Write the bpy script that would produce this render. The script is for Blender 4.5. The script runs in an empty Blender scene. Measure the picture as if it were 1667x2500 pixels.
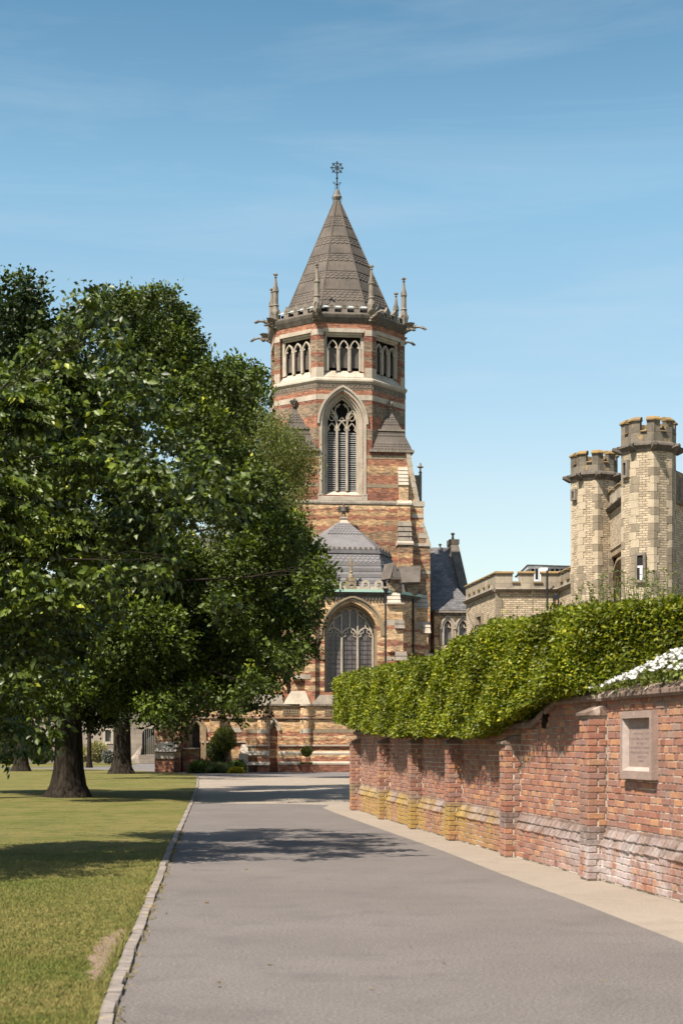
import bpy, math, random
import numpy as np
from mathutils import Matrix, Vector
R = math.radians
random.seed(7)
rng = np.random.default_rng(11)
SC = bpy.context.scene
COL = SC.collection
# ---------------------------------------------------------------- camera
F, HX, HY, CH = 3889.0, 833.5, 1815.0, 1.53      # focal length in photo pixels, principal column, horizon row, eye height
cam_d = bpy.data.cameras.new('camera')
cam = bpy.data.objects.new('camera', cam_d)
COL.objects.link(cam)
cam.location = (0, 0, CH)
cam.rotation_euler = (R(90), 0, 0)
cam_d.sensor_fit = 'HORIZONTAL'
cam_d.sensor_width = 24.0
cam_d.lens = F / 1667.0 * 24.0
cam_d.shift_y = (HY - 1250.0) / 1667.0
cam_d.clip_start = 0.1
cam_d.clip_end = 3000
cam_d.dof.use_dof = True
cam_d.dof.focus_distance = 75.0
cam_d.dof.aperture_fstop = 4.5
SC.camera = cam
# ---------------------------------------------------------------- sky, sun, exposure
SUN_AZ, SUN_EL = -43.0, 55.0                      # degrees left of straight behind the camera; height
sx, sy, sz = (math.sin(R(SUN_AZ)) * math.cos(R(SUN_EL)), -math.cos(R(SUN_AZ)) * math.cos(R(SUN_EL)), math.sin(R(SUN_EL)))
world = bpy.data.worlds.new('World')
SC.world = world
world.use_nodes = True
wn, wl = world.node_tree.nodes, world.node_tree.links
wn.clear()
w_out = wn.new('ShaderNodeOutputWorld')
w_bg = wn.new('ShaderNodeBackground')
w_sky = wn.new('ShaderNodeTexSky')
w_sky.sky_type = 'NISHITA'
w_sky.sun_disc = False
w_sky.sun_elevation = R(SUN_EL)
w_sky.sun_rotation = math.atan2(sx, sy)
w_sky.altitude = 0
w_sky.air_density = 1.0
w_sky.dust_density = 1.2
w_sky.ozone_density = 1.3
w_bg.inputs['Strength'].default_value = 0.050
# thin high cloud: noise stretched along the horizon, mixed into the sky all round
tc = wn.new('ShaderNodeTexCoord')
sep = wn.new('ShaderNodeSeparateXYZ')
wl.new(tc.outputs['Generated'], sep.inputs[0])
mp = wn.new('ShaderNodeMapping'); mp.inputs['Scale'].default_value = (1.3, 1.3, 11.0); mp.inputs['Rotation'].default_value = (0.0, R(-9), R(12))
wl.new(tc.outputs['Generated'], mp.inputs['Vector'])
nz = wn.new('ShaderNodeTexNoise'); nz.inputs['Scale'].default_value = 2.2; nz.inputs['Detail'].default_value = 7; nz.inputs['Roughness'].default_value = 0.62; nz.inputs['Distortion'].default_value = 0.6
wl.new(mp.outputs[0], nz.inputs['Vector'])
cr = wn.new('ShaderNodeMapRange'); cr.inputs[1].default_value = 0.44; cr.inputs[2].default_value = 0.80; cr.inputs[3].default_value = 0.0; cr.inputs[4].default_value = 0.17
wl.new(nz.outputs['Fac'], cr.inputs[0])
cm = wn.new('ShaderNodeMixRGB'); cm.inputs[2].default_value = (8.2, 8.5, 8.9, 1)
wl.new(cr.outputs[0], cm.inputs[0])
ct = wn.new('ShaderNodeMixRGB'); ct.blend_type = 'MULTIPLY'; ct.inputs[0].default_value = 1.0; 
rp = wn.new('ShaderNodeValToRGB')
for p_, c_ in ((0.0, (1.95, 1.78, 1.52)), (0.15, (2.00, 1.84, 1.56)), (0.33, (1.62, 1.98, 1.74)), (0.45, (0.82, 1.32, 1.31)), (1.0, (0.42, 0.66, 0.78))):
    el = rp.color_ramp.elements.new(p_); el.color = (*[x * 0.45 for x in c_], 1)
rp.color_ramp.elements.remove(rp.color_ramp.elements[0]); rp.color_ramp.elements.remove(rp.color_ramp.elements[-1])
wl.new(sep.outputs[2], rp.inputs[0])
rs_c = wn.new('ShaderNodeVectorMath'); rs_c.operation = 'SCALE'; rs_c.inputs['Scale'].default_value = 1.0 / 0.45
wl.new(rp.outputs[0], rs_c.inputs[0]); wl.new(rs_c.outputs[0], ct.inputs[2])
wl.new(w_sky.outputs[0], ct.inputs[1]); wl.new(ct.outputs[0], cm.inputs[1])
wl.new(cm.outputs[0], w_bg.inputs['Color'])
wl.new(w_bg.outputs[0], w_out.inputs[0])
sun_d = bpy.data.lights.new('sun', 'SUN')
sun_d.energy = 5.0
sun_d.angle = R(0.53)
sun_d.color = (1.0, 0.93, 0.83)
sun = bpy.data.objects.new('sun', sun_d)
COL.objects.link(sun)
sun.rotation_euler = Vector((sx, sy, sz)).to_track_quat('Z', 'Y').to_euler()
SC.view_settings.view_transform = 'Standard'
SC.view_settings.look = 'None'
SC.view_settings.exposure = 1.12
SC.view_settings.gamma = 1.0
SC.view_settings.use_curve_mapping = False
SC.render.engine = 'CYCLES'
SC.cycles.max_bounces = 6
SC.cycles.transparent_max_bounces = 8

# ---------------------------------------------------------------- helpers: geometry
ROOTM = {}

def wp(px, py, Y):
    return ((px - HX) / F * Y, Y, CH + (HY - py) / F * Y)

def gp(px, py):
    Y = CH * F / (py - HY)
    return ((px - HX) / F * Y, Y)

class MB:
    """collects faces; build() links them as one mesh object"""
    def __init__(s, M=None):
        s.v, s.f, s.M, s.pc = [], [], M, []
    def add(s, verts, faces):
        o = len(s.v)
        s.pc.append((len(s.v), len(s.f)))
        if s.M is not None:
            verts = [tuple(s.M @ Vector(p)) for p in verts]
        s.v += [tuple(p) for p in verts]
        s.f += [tuple(i + o for i in f) for f in faces]
    def hexa(s, b, t):                                # bottom ring, top ring
        n = len(b)
        fs = [tuple(range(n))[::-1], tuple(range(n, 2 * n))] + [(i, (i + 1) % n, n + (i + 1) % n, n + i) for i in range(n)]
        s.add(list(b) + list(t), fs)
    def box(s, x0, x1, y0, y1, z0, z1):
        s.hexa([(x0, y0, z0), (x1, y0, z0), (x1, y1, z0), (x0, y1, z0)], [(x0, y0, z1), (x1, y0, z1), (x1, y1, z1), (x0, y1, z1)])
    def frus(s, b, z0, t, z1):                        # b,t = (x0,x1,y0,y1)
        s.hexa([(b[0], b[2], z0), (b[1], b[2], z0), (b[1], b[3], z0), (b[0], b[3], z0)],
               [(t[0], t[2], z1), (t[1], t[2], z1), (t[1], t[3], z1), (t[0], t[3], z1)])
    def profile(s, pts, u0, u1):                      # (v,z) outline swept along u
        n = len(pts)
        s.add([(u0, p[0], p[1]) for p in pts] + [(u1, p[0], p[1]) for p in pts],
              [tuple(range(n)), tuple(range(n, 2 * n))[::-1]] + [(i, n + i, n + (i + 1) % n, (i + 1) % n) for i in range(n)])
    def uprofile(s, pts, v0, v1):                     # (u,z) outline swept along v
        n = len(pts)
        s.add([(p[0], v0, p[1]) for p in pts] + [(p[0], v1, p[1]) for p in pts],
              [tuple(range(n)), tuple(range(n, 2 * n))[::-1]] + [(i, n + i, n + (i + 1) % n, (i + 1) % n) for i in range(n)])
    def prism(s, poly, z0, z1):
        s.hexa([(p[0], p[1], z0) for p in poly], [(p[0], p[1], z1) for p in poly])
    def lathe(s, prof, n=12, c=(0, 0), rot=0.0):      # (r,z)
        vs, fs = [], []
        for r, z in prof:
            for k in range(n):
                a = rot + 2 * math.pi * k / n
                vs.append((c[0] + r * math.cos(a), c[1] + r * math.sin(a), z))
        for i in range(len(prof) - 1):
            for k in range(n):
                fs.append((i * n + k, i * n + (k + 1) % n, (i + 1) * n + (k + 1) % n, (i + 1) * n + k))
        fs.append(tuple(range(n))[::-1]); fs.append(tuple((len(prof) - 1) * n + k for k in range(n)))
        s.add(vs, fs)
    def tube(s, pts, rad, n=6):
        pts = [Vector(p) for p in pts]
        if not hasattr(rad, '__len__'):
            rad = [rad] * len(pts)
        vs, fs = [], []
        ref = None
        for i, p in enumerate(pts):
            d = (pts[min(i + 1, len(pts) - 1)] - pts[max(i - 1, 0)])
            if d.length < 1e-6: d = Vector((0, 0, 1))
            d.normalize()
            if ref is None:
                ref = Vector((1, 0, 0)) if abs(d.x) < 0.8 else Vector((0, 1, 0))
            a = d.cross(ref).normalized(); b = d.cross(a).normalized(); ref = b.cross(d).normalized() if False else ref
            for k in range(n):
                t = 2 * math.pi * k / n
                vs.append(tuple(p + (a * math.cos(t) + b * math.sin(t)) * rad[i]))
        for i in range(len(pts) - 1):
            for k in range(n):
                fs.append((i * n + k, i * n + (k + 1) % n, (i + 1) * n + (k + 1) % n, (i + 1) * n + k))
        fs.append(tuple(range(n))[::-1]); fs.append(tuple((len(pts) - 1) * n + k for k in range(n)))
        s.add(vs, fs)
    def ribbon(s, path, w, v0, v1, closed=False):     # bar following a (u,z) path, w wide, between v0 and v1
        n = len(path)
        L, Rr = [], []
        for i, p in enumerate(path):
            a = path[(i - 1) % n] if (closed or i > 0) else p
            b = path[(i + 1) % n] if (closed or i < n - 1) else p
            dx, dz = b[0] - a[0], b[1] - a[1]
            l = math.hypot(dx, dz) or 1
            nx, nzz = -dz / l * w / 2, dx / l * w / 2
            L.append((p[0] + nx, p[1] + nzz)); Rr.append((p[0] - nx, p[1] - nzz))
        vs = [(a[0], v0, a[1]) for a in L] + [(a[0], v0, a[1]) for a in Rr] + [(a[0], v1, a[1]) for a in L] + [(a[0], v1, a[1]) for a in Rr]
        fs = []
        for i in range(n if closed else n - 1):
            j = (i + 1) % n
            fs += [(i, n + i, n + j, j), (2 * n + i, 2 * n + j, 3 * n + j, 3 * n + i), (i, j, 2 * n + j, 2 * n + i), (n + i, 3 * n + i, 3 * n + j, n + j)]
        if not closed:
            fs += [(0, 2 * n, 3 * n, n), (n - 1, 2 * n - 1, 4 * n - 1, 3 * n - 1)]
        s.add(vs, fs)
    def build_each(s, name, mat, parent=None):
        """every piece added becomes an object of its own"""
        ends = s.pc[1:] + [(len(s.v), len(s.f))]
        for (v0, f0), (v1, f1) in zip(s.pc, ends):
            q = MB(); q.add(s.v[v0:v1], [tuple(i - v0 for i in f) for f in s.f[f0:f1]]); o = q.build(name, mat, parent)
        return o
    def build(s, name, mat, parent=None, smooth=False, rootinv=True):
        me = bpy.data.meshes.new(name)
        vs = s.v
        if parent is not None and rootinv:
            r = parent
            while r.parent: r = r.parent
            if r in ROOTM:
                Mi = ROOTM[r].inverted()
                vs = [tuple(Mi @ Vector(p)) for p in vs]
        me.from_pydata(vs, [], s.f)
        finish_mesh(me, mat, smooth)
        o = bpy.data.objects.new(name, me)
        COL.objects.link(o)
        if parent is not None: o.parent = parent
        return o

def finish_mesh(me, mat, smooth=False):
    me.validate(); me.update()
    import bmesh
    bm = bmesh.new(); bm.from_mesh(me)
    bmesh.ops.recalc_face_normals(bm, faces=bm.faces)
    bm.to_mesh(me); bm.free()
    uv = me.uv_layers.new(name='UVMap')
    dat = np.empty(len(me.loops) * 2, dtype=np.float32)
    for p in me.polygons:
        n = p.normal
        if abs(n.z) > 0.9:
            for li in p.loop_indices:
                c = me.vertices[me.loops[li].vertex_index].co
                dat[2 * li] = c.x; dat[2 * li + 1] = c.y
        else:
            l = math.hypot(n.x, n.y) or 1
            tx, ty = -n.y / l, n.x / l
            for li in p.loop_indices:
                c = me.vertices[me.loops[li].vertex_index].co
                dat[2 * li] = c.x * tx + c.y * ty; dat[2 * li + 1] = c.z / max(0.3, math.sqrt(1 - n.z * n.z))
    uv.data.foreach_set('uv', dat)
    if smooth:
        me.polygons.foreach_set('use_smooth', [True] * len(me.polygons))
    if mat is not None: me.materials.append(mat)

def tag(o, label=None, cat=None, group=None, kind=None):
    if label: o['label'] = label
    if cat: o['category'] = cat
    if group: o['group'] = group
    if kind: o['kind'] = kind
    return o

def thing(name, label, cat, loc=(0, 0, 0), rz=0.0, group=None):
    o = bpy.data.objects.new(name, None)
    COL.objects.link(o)
    o.location = loc; o.rotation_euler = (0, 0, rz); o.empty_display_size = 0.3
    ROOTM[o] = Matrix.Translation(Vector(loc)) @ Matrix.Rotation(rz, 4, 'Z')
    return tag(o, label, cat, group)

def inst(name, src, parent, M):
    """another object sharing src's mesh, placed by matrix M in the parent's frame"""
    o = bpy.data.objects.new(name, src)
    COL.objects.link(o)
    o.parent = parent
    o.matrix_local = M
    return o

def arch(u0, u1, zs, za, n=8):
    """pointed arch outline from (u0,zs) over the apex to (u1,zs)"""
    w, h = u1 - u0, za - zs
    if h < 0.01: return [(u0, zs), (u1, zs)]
    um = (u0 + u1) / 2
    r = (h * h + w * w / 4) / w
    pts = []
    c = u0 + r
    a1 = math.atan2(h, um - c)
    for i in range(n + 1):
        a = math.pi + (a1 - math.pi) * i / n
        pts.append((c + r * math.cos(a), zs + r * math.sin(a)))
    return pts + [(2 * um - p[0], p[1]) for p in pts[-2::-1]]

def panel(mb, u0, u1, z0, z1, ops, vf, vb):
    """wall face at v=vf with openings (ua,ub,zsill,zspring,zapex), reveals back to vb"""
    def quad(a, b, c, d): mb.add([(p[0], vf, p[1]) for p in (a, b, c, d)], [(0, 1, 2, 3)])
    cur = u0
    for ua, ub, zi, zs, za in sorted(ops):
        if ua > cur: quad((cur, z0), (ua, z0), (ua, z1), (cur, z1))
        if zi > z0: quad((ua, z0), (ub, z0), (ub, zi), (ua, zi))
        A = arch(ua, ub, zs, za)
        for p, q in zip(A[:-1], A[1:]):
            quad(p, q, (q[0], z1), (p[0], z1))
        loop = [(ua, zi)] + A + [(ub, zi)]
        for i in range(len(loop)):
            p, q = loop[i], loop[(i + 1) % len(loop)]
            mb.add([(p[0], vf, p[1]), (p[0], vb, p[1]), (q[0], vb, q[1]), (q[0], vf, q[1])], [(0, 1, 2, 3)])
        cur = ub
    if cur < u1: quad((cur, z0), (u1, z0), (u1, z1), (cur, z1))

# ---------------------------------------------------------------- helpers: materials
def nt_new(name, rough=0.85, spec=0.25):
    m = bpy.data.materials.new(name); m.use_nodes = True
    nt = m.node_tree
    b = nt.nodes['Principled BSDF']
    b.inputs['Roughness'].default_value = rough
    b.inputs['Specular IOR Level'].default_value = spec
    return m, nt, b

def N(nt, t, **kw):
    n = nt.nodes.new(t)
    for k, v in kw.items():
        if k.startswith('i_'):
            key = k[2:]
            key = int(key) if key.isdigit() else key.replace('_', ' ')
            n.inputs[key].default_value = v
        else: setattr(n, k, v)
    return n

def noise(nt, vec, scale, detail=4, rough=0.55):
    n = N(nt, 'ShaderNodeTexNoise', i_Scale=scale, i_Detail=detail, i_Roughness=rough)
    if vec is not None: nt.links.new(vec, n.inputs['Vector'])
    return n.outputs['Fac']

def rng_map(nt, s, a, b, c=0.0, d=1.0):
    n = N(nt, 'ShaderNodeMapRange'); n.inputs[1].default_value = a; n.inputs[2].default_value = b; n.inputs[3].default_value = c; n.inputs[4].default_value = d
    nt.links.new(s, n.inputs[0]); return n.outputs[0]

def mix(nt, fac, a, b, mode='MIX'):
    n = N(nt, 'ShaderNodeMixRGB', blend_type=mode)
    for i, x in ((0, fac), (1, a), (2, b)):
        if isinstance(x, (int, float)): n.inputs[i].default_value = x if i == 0 else (x, x, x, 1)
        elif isinstance(x, tuple): n.inputs[i].default_value = (*x, 1)
        else: nt.links.new(x, n.inputs[i])
    return n.outputs[0]

def bump(nt, b, h, strength=0.4, dist=0.02):
    n = N(nt, 'ShaderNodeBump', i_Strength=strength, i_Distance=dist)
    nt.links.new(h, n.inputs['Height']); nt.links.new(n.outputs[0], b.inputs['Normal'])

def ocoord(nt): return N(nt, 'ShaderNodeTexCoord').outputs['Object']
def wcoord(nt): return N(nt, 'ShaderNodeNewGeometry').outputs['Position']

def ramp(nt, s, stops, const=False):
    n = N(nt, 'ShaderNodeValToRGB'); cr = n.color_ramp
    if const: cr.interpolation = 'CONSTANT'
    while len(cr.elements) > 1: cr.elements.remove(cr.elements[-1])
    cr.elements[0].position = stops[0][0]; cr.elements[0].color = (*stops[0][1], 1)
    for p, c in stops[1:]:
        e = cr.elements.new(p); e.color = (*c, 1)
    nt.links.new(s, n.inputs[0]); return n.outputs[0]

def stone_mat(name, c, c2, scale=1.2, rough=0.9, streak=0.5, spots=None, b=0.3, blocks=None, grime=0.5):
    m, nt, bs = nt_new(name, rough)
    W = wcoord(nt)
    c, c2 = tuple(x * .62 for x in c), tuple(x * .62 for x in c2)
    big = rng_map(nt, noise(nt, W, scale, 5), 0.35, 0.68)
    col = mix(nt, big, c, c2)
    mpn = N(nt, 'ShaderNodeMapping'); mpn.inputs['Scale'].default_value = (4, 4, 0.5); nt.links.new(W, mpn.inputs[0])
    st = rng_map(nt, noise(nt, mpn.outputs[0], 1.3, 4), 0.5, 0.75, 0.0, streak)
    col = mix(nt, st, col, tuple(x * grime for x in c2))
    fine = noise(nt, W, 16, 5, 0.7)
    col = mix(nt, 0.55, col, rng_map(nt, fine, 0.25, 0.75, 0.55, 1.3), 'MULTIPLY')
    if spots:
        s2 = rng_map(nt, noise(nt, W, 3.3, 3), 0.60, 0.68)
        col = mix(nt, s2, col, spots)
    h = fine
    if blocks:
        uvn = N(nt, 'ShaderNodeUVMap').outputs[0]
        bt = N(nt, 'ShaderNodeTexBrick', i_Scale=1.0); bt.offset = 0.5
        bt.inputs['Brick Width'].default_value = blocks[0]; bt.inputs['Row Height'].default_value = blocks[1]; bt.inputs['Mortar Size'].default_value = blocks[2]
        bt.inputs['Color1'].default_value = (0.72, 0.72, 0.72, 1); bt.inputs['Color2'].default_value = (1.2, 1.2, 1.2, 1); bt.inputs['Mortar'].default_value = (*[blocks[3]] * 3, 1)
        bt.inputs['Mortar Smooth'].default_value = 0.3
        wob = N(nt, 'ShaderNodeVectorMath', operation='ADD')
        nzz = N(nt, 'ShaderNodeTexNoise', i_Scale=5.0); nt.links.new(uvn, nzz.inputs['Vector'])
        sc = N(nt, 'ShaderNodeVectorMath', operation='SCALE'); sc.inputs['Scale'].default_value = blocks[0] * 0.10
        nt.links.new(nzz.outputs['Color'], sc.inputs[0]); nt.links.new(uvn, wob.inputs[0]); nt.links.new(sc.outputs[0], wob.inputs[1])
        nt.links.new(wob.outputs[0], bt.inputs['Vector'])
        col = mix(nt, 1.0, col, bt.outputs['Color'], 'MULTIPLY')
        inv = N(nt, 'ShaderNodeMath', operation='SUBTRACT'); inv.inputs[0].default_value = 1.0; nt.links.new(bt.outputs['Fac'], inv.inputs[1])
        h = mix(nt, 0.75, h, inv.outputs[0])
    nt.links.new(col, bs.inputs['Base Color'])
    bump(nt, bs, h, b, 0.03)
    return m

def banded_mat(name, stops, zmax, gain=1.06):
    """brickwork whose courses change colour with height (stops: (z, colour))"""
    m, nt, bs = nt_new(name, 0.92, 0.15)
    O = ocoord(nt)
    sp = N(nt, 'ShaderNodeSeparateXYZ'); nt.links.new(O, sp.inputs[0])
    W = wcoord(nt)
    zn = rng_map(nt, sp.outputs[2], 0, zmax)
    jm = N(nt, 'ShaderNodeMapping'); jm.inputs['Scale'].default_value = (.9, .9, 3.5); nt.links.new(W, jm.inputs[0])
    jn = rng_map(nt, noise(nt, jm.outputs[0], 1.3, 3, .7), .3, .7, -0.13 / zmax, 0.13 / zmax)
    ja = N(nt, 'ShaderNodeMath', operation='ADD'); nt.links.new(zn, ja.inputs[0]); nt.links.new(jn, ja.inputs[1])
    band = ramp(nt, ja.outputs[0], [(max(0, z / zmax), tuple(x * gain for x in c)) for z, c in stops], True)
    uvn = N(nt, 'ShaderNodeUVMap').outputs[0]
    bt = N(nt, 'ShaderNodeTexBrick', i_Scale=1.0)
    bt.inputs['Brick Width'].default_value = 0.235; bt.inputs['Row Height'].default_value = 0.086; bt.inputs['Mortar Size'].default_value = 0.009
    bt.inputs['Color1'].default_value = (0.55, 0.55, 0.55, 1); bt.inputs['Color2'].default_value = (1.45, 1.35, 1.2, 1); bt.inputs['Mortar'].default_value = (1.2, 1.25, 1.3, 1)
    bt.inputs['Bias'].default_value = -0.1
    nt.links.new(uvn, bt.inputs['Vector'])
    patch = rng_map(nt, noise(nt, W, 0.9, 5, 0.6), 0.36, 0.66)
    col = mix(nt, patch, mix(nt, 1.0, band, (0.82, 0.80, 0.80), 'MULTIPLY'), mix(nt, 1.0, band, (1.18, 1.13, 1.05), 'MULTIPLY'))
    mpn = N(nt, 'ShaderNodeMapping'); mpn.inputs['Scale'].default_value = (2.2, 2.2, 9); nt.links.new(W, mpn.inputs[0])
    seg = rng_map(nt, noise(nt, mpn.outputs[0], 1.6, 2), 0.35, 0.65, 0.72, 1.25)
    col = mix(nt, 1.0, col, seg, 'MULTIPLY')
    grey = rng_map(nt, noise(nt, W, 2.3, 4, 0.65), 0.56, 0.72, 0, 0.55)
    col = mix(nt, grey, col, (0.15, 0.12, 0.09))
    col = mix(nt, 0.85, col, bt.outputs['Color'], 'MULTIPLY')
    hs = N(nt, 'ShaderNodeHueSaturation', i_Saturation=.97); nt.links.new(col, hs.inputs['Color']); col = hs.outputs[0]
    mpv = N(nt, 'ShaderNodeMapping'); mpv.inputs['Scale'].default_value = (2.6, 2.6, .22); nt.links.new(W, mpv.inputs[0])
    col = mix(nt, rng_map(nt, noise(nt, mpv.outputs[0], 1.0, 4, .6), .55, .75, 0, .26), col, (.085, .07, .058))
    nt.links.new(col, bs.inputs['Base Color'])
    bump(nt, bs, bt.outputs['Color'], 0.25, 0.01)
    return m

def plain_mat(name, c, rough=0.6, metal=0.0, spec=0.4, var=0.25, scale=6):
    m, nt, bs = nt_new(name, rough, spec)
    bs.inputs['Metallic'].default_value = metal
    c = tuple(x * .78 for x in c)
    f = noise(nt, wcoord(nt), scale, 4)
    nt.links.new(mix(nt, f, tuple(x * (1 - var) for x in c), tuple(x * (1 + var) for x in c)), bs.inputs['Base Color'])
    return m

def leaf_mat(name, c_dark, c_mid, c_bright, rough=0.5, spec=0.22, trans=0.28, hi=0.93, nv=(.75, 1.3, .7), lift=1.15):
    m, nt, bs = nt_new(name, rough, spec)
    at = N(nt, 'ShaderNodeAttribute', attribute_name='rnd')
    c_dark, c_mid, c_bright = [tuple(x * .86 for x in q) for q in (c_dark, c_mid, c_bright)]
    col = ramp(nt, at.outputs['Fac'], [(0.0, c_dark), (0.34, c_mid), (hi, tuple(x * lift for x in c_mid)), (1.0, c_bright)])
    n = rng_map(nt, noise(nt, wcoord(nt), nv[2], 3), 0.3, 0.7, nv[0], nv[1])
    col = mix(nt, 1.0, col, n, 'MULTIPLY')
    nt.links.new(col, bs.inputs['Base Color'])
    tr = N(nt, 'ShaderNodeBsdfTranslucent')
    nt.links.new(mix(nt, 1.0, col, (1.5, 1.6, 0.5), 'MULTIPLY'), tr.inputs['Color'])
    ms = N(nt, 'ShaderNodeMixShader'); ms.inputs[0].default_value = trans
    nt.links.new(bs.outputs[0], ms.inputs[1]); nt.links.new(tr.outputs[0], ms.inputs[2])
    nt.links.new(ms.outputs[0], nt.nodes['Material Output'].inputs['Surface'])
    return m

RED, RED2 = (0.180, 0.080, 0.053), (0.240, 0.110, 0.068)
BUFF, BUFF2 = (0.340, 0.220, 0.118), (0.420, 0.290, 0.168)
GREY, BRN = (0.178, 0.134, 0.095), (0.215, 0.142, 0.088)
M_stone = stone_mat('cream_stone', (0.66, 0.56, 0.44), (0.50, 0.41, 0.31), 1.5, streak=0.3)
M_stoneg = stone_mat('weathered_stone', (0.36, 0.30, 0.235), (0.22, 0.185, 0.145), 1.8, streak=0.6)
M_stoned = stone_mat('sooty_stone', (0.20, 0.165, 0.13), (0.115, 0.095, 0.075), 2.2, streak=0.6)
M_scale = stone_mat('roof_tile_stone', (0.185, 0.150, 0.122), (0.125, 0.103, 0.085), 0.9, streak=0.4, spots=None)
M_slate = stone_mat('grey_slate', (0.245, 0.225, 0.22), (0.19, 0.17, 0.165), 0.8, rough=0.7, streak=0.3)
M_slate2 = stone_mat('blue_slate', (0.20, 0.185, 0.18), (0.125, 0.115, 0.112), 0.8, rough=0.6, streak=0.3, blocks=(0.34, 0.22, 0.012, 0.35))
M_iron = plain_mat('painted_iron', (0.015, 0.017, 0.02), 0.5)
M_copper = plain_mat('verdigris_copper', (0.36, 0.52, 0.42), 0.7, var=0.2)
M_glass, _nt, _b = nt_new('leaded_glass', 0.25, 0.5)
_f = noise(_nt, wcoord(_nt), 4.0, 5, 0.7)
_nt.links.new(mix(_nt, rng_map(_nt, _f, 0.35, 0.7), (0.055, 0.045, 0.045), (0.13, 0.11, 0.105)), _b.inputs['Base Color'])
M_net = stone_mat('dusty_pane', (0.20, 0.165, 0.135), (0.12, 0.10, 0.085), 1.6, rough=0.4, streak=0.7)
M_dark = plain_mat('dark_interior', (0.012, 0.011, 0.011), 0.9)
M_slat = plain_mat('weathered_louvre_board', (0.34, 0.32, 0.30), 0.8, var=0.35)
M_lead = plain_mat('lead_flashing', (0.40, 0.43, 0.40), 0.6)
M_white = plain_mat('white_paint', (0.80, 0.80, 0.79), 0.5, var=0.03)
M_wood = plain_mat('old_oak', (0.05, 0.042, 0.036), 0.8, var=0.4, scale=12)
# ================================================================ THE CHAPEL
CA = R(6.5)
CO = (-0.266, 94.81)
cC, cS = math.cos(CA), math.sin(CA)

def cp(px, py, v):
    """point of the chapel's own frame (u, z) seen at photo pixel (px,py) on the plane v"""
    k = (px - HX) / F
    u = (k * (CO[1] + v * cC) - CO[0] + v * cS) / (cC - k * cS)
    Y = CO[1] + u * cS + v * cC
    return u, CH + (HY - py) / F * Y

chapel = thing('chapel', 'banded red brick and stone chapel with an octagonal belfry and steep tiled spire', 'chapel', (CO[0], CO[1], 0), CA)
ROOTM[chapel] = Matrix.Identity(4)                # its parts are written in its own frame
AP = 3.83                                          # apothem of the octagon
SD = 2 * AP * math.tan(R(22.5))                    # side
VF = -AP
def zt(y): return cp(839, y, VF)[1]
def zstops(lst, v):
    out = [(0.0, lst[-1][1])]
    L = [(cp(839, y, v)[1], c) for y, c in lst]    # colour c starts at y and goes down to the next y
    zs = [l[0] for l in L]
    for i in range(len(L) - 1, -1, -1):
        zl = zs[i + 1] if i + 1 < len(L) else 0.0
        if zl > 0: out.append((zl, L[i][1]))
    return out
M_up = banded_mat('tower_brick', zstops([(700, RED2), (816, RED), (832, GREY), (862, RED), (872, GREY), (887, RED2), (930, GREY), (950, RED2), (976, RED), (987, GREY),
    (1016, RED2), (1048, GREY), (1079, RED), (1119, RED2), (1138, BUFF), (1155, BRN), (1164, RED2), (1189, RED2), (1206, RED), (1228, BUFF2), (1244, RED2), (1251, BUFF)], VF), 36)
M_lo = banded_mat('tower_base_brick', zstops([(1200, BUFF2), (1244, RED2), (1251, BUFF), (1262, RED2), (1270, BUFF), (1283, RED2), (1298, BRN), (1325, RED), (1331, BRN), (1350, RED), (1356, BUFF),
    (1365, RED2), (1377, BUFF), (1390, BRN), (1412, RED), (1418, BRN), (1450, RED2), (1462, BRN), (1484, BUFF), (1500, RED2), (1508, BUFF), (1560, RED2), (1568, BUFF), (1600, RED2), (1612, BUFF), (1650, RED)], VF), 20)
VA = -8.9                                          # front plane of the apse
M_ap = banded_mat('apse_brick', zstops([(1400, GREY), (1464, BUFF2), (1500, BUFF), (1532, RED2), (1540, BUFF2), (1568, RED2), (1578, BUFF2), (1592, RED2), (1603, BUFF), (1614, RED2), (1624, BUFF2),
    (1642, RED2), (1652, BUFF2), (1664, RED), (1674, BUFF2), (1688, RED2), (1722, BUFF2), (1750, RED2), (1760, BUFF2), (1772, BUFF), (1790, RED2), (1799, BUFF2), (1806, RED2), (1812, BUFF), (1816, RED2),
    (1832, BUFF), (1845, BUFF2), (1851, RED2), (1866, RED)], VA), 14, 1.15)

def octM(k): return Matrix.Rotation(R(45 * k), 4, 'Z')
tower = MB(); t_wall = None
Z_SILL, Z_CORN, Z_STR, Z_EAVE = zt(927), zt(785), zt(1228), zt(1100)
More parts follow.
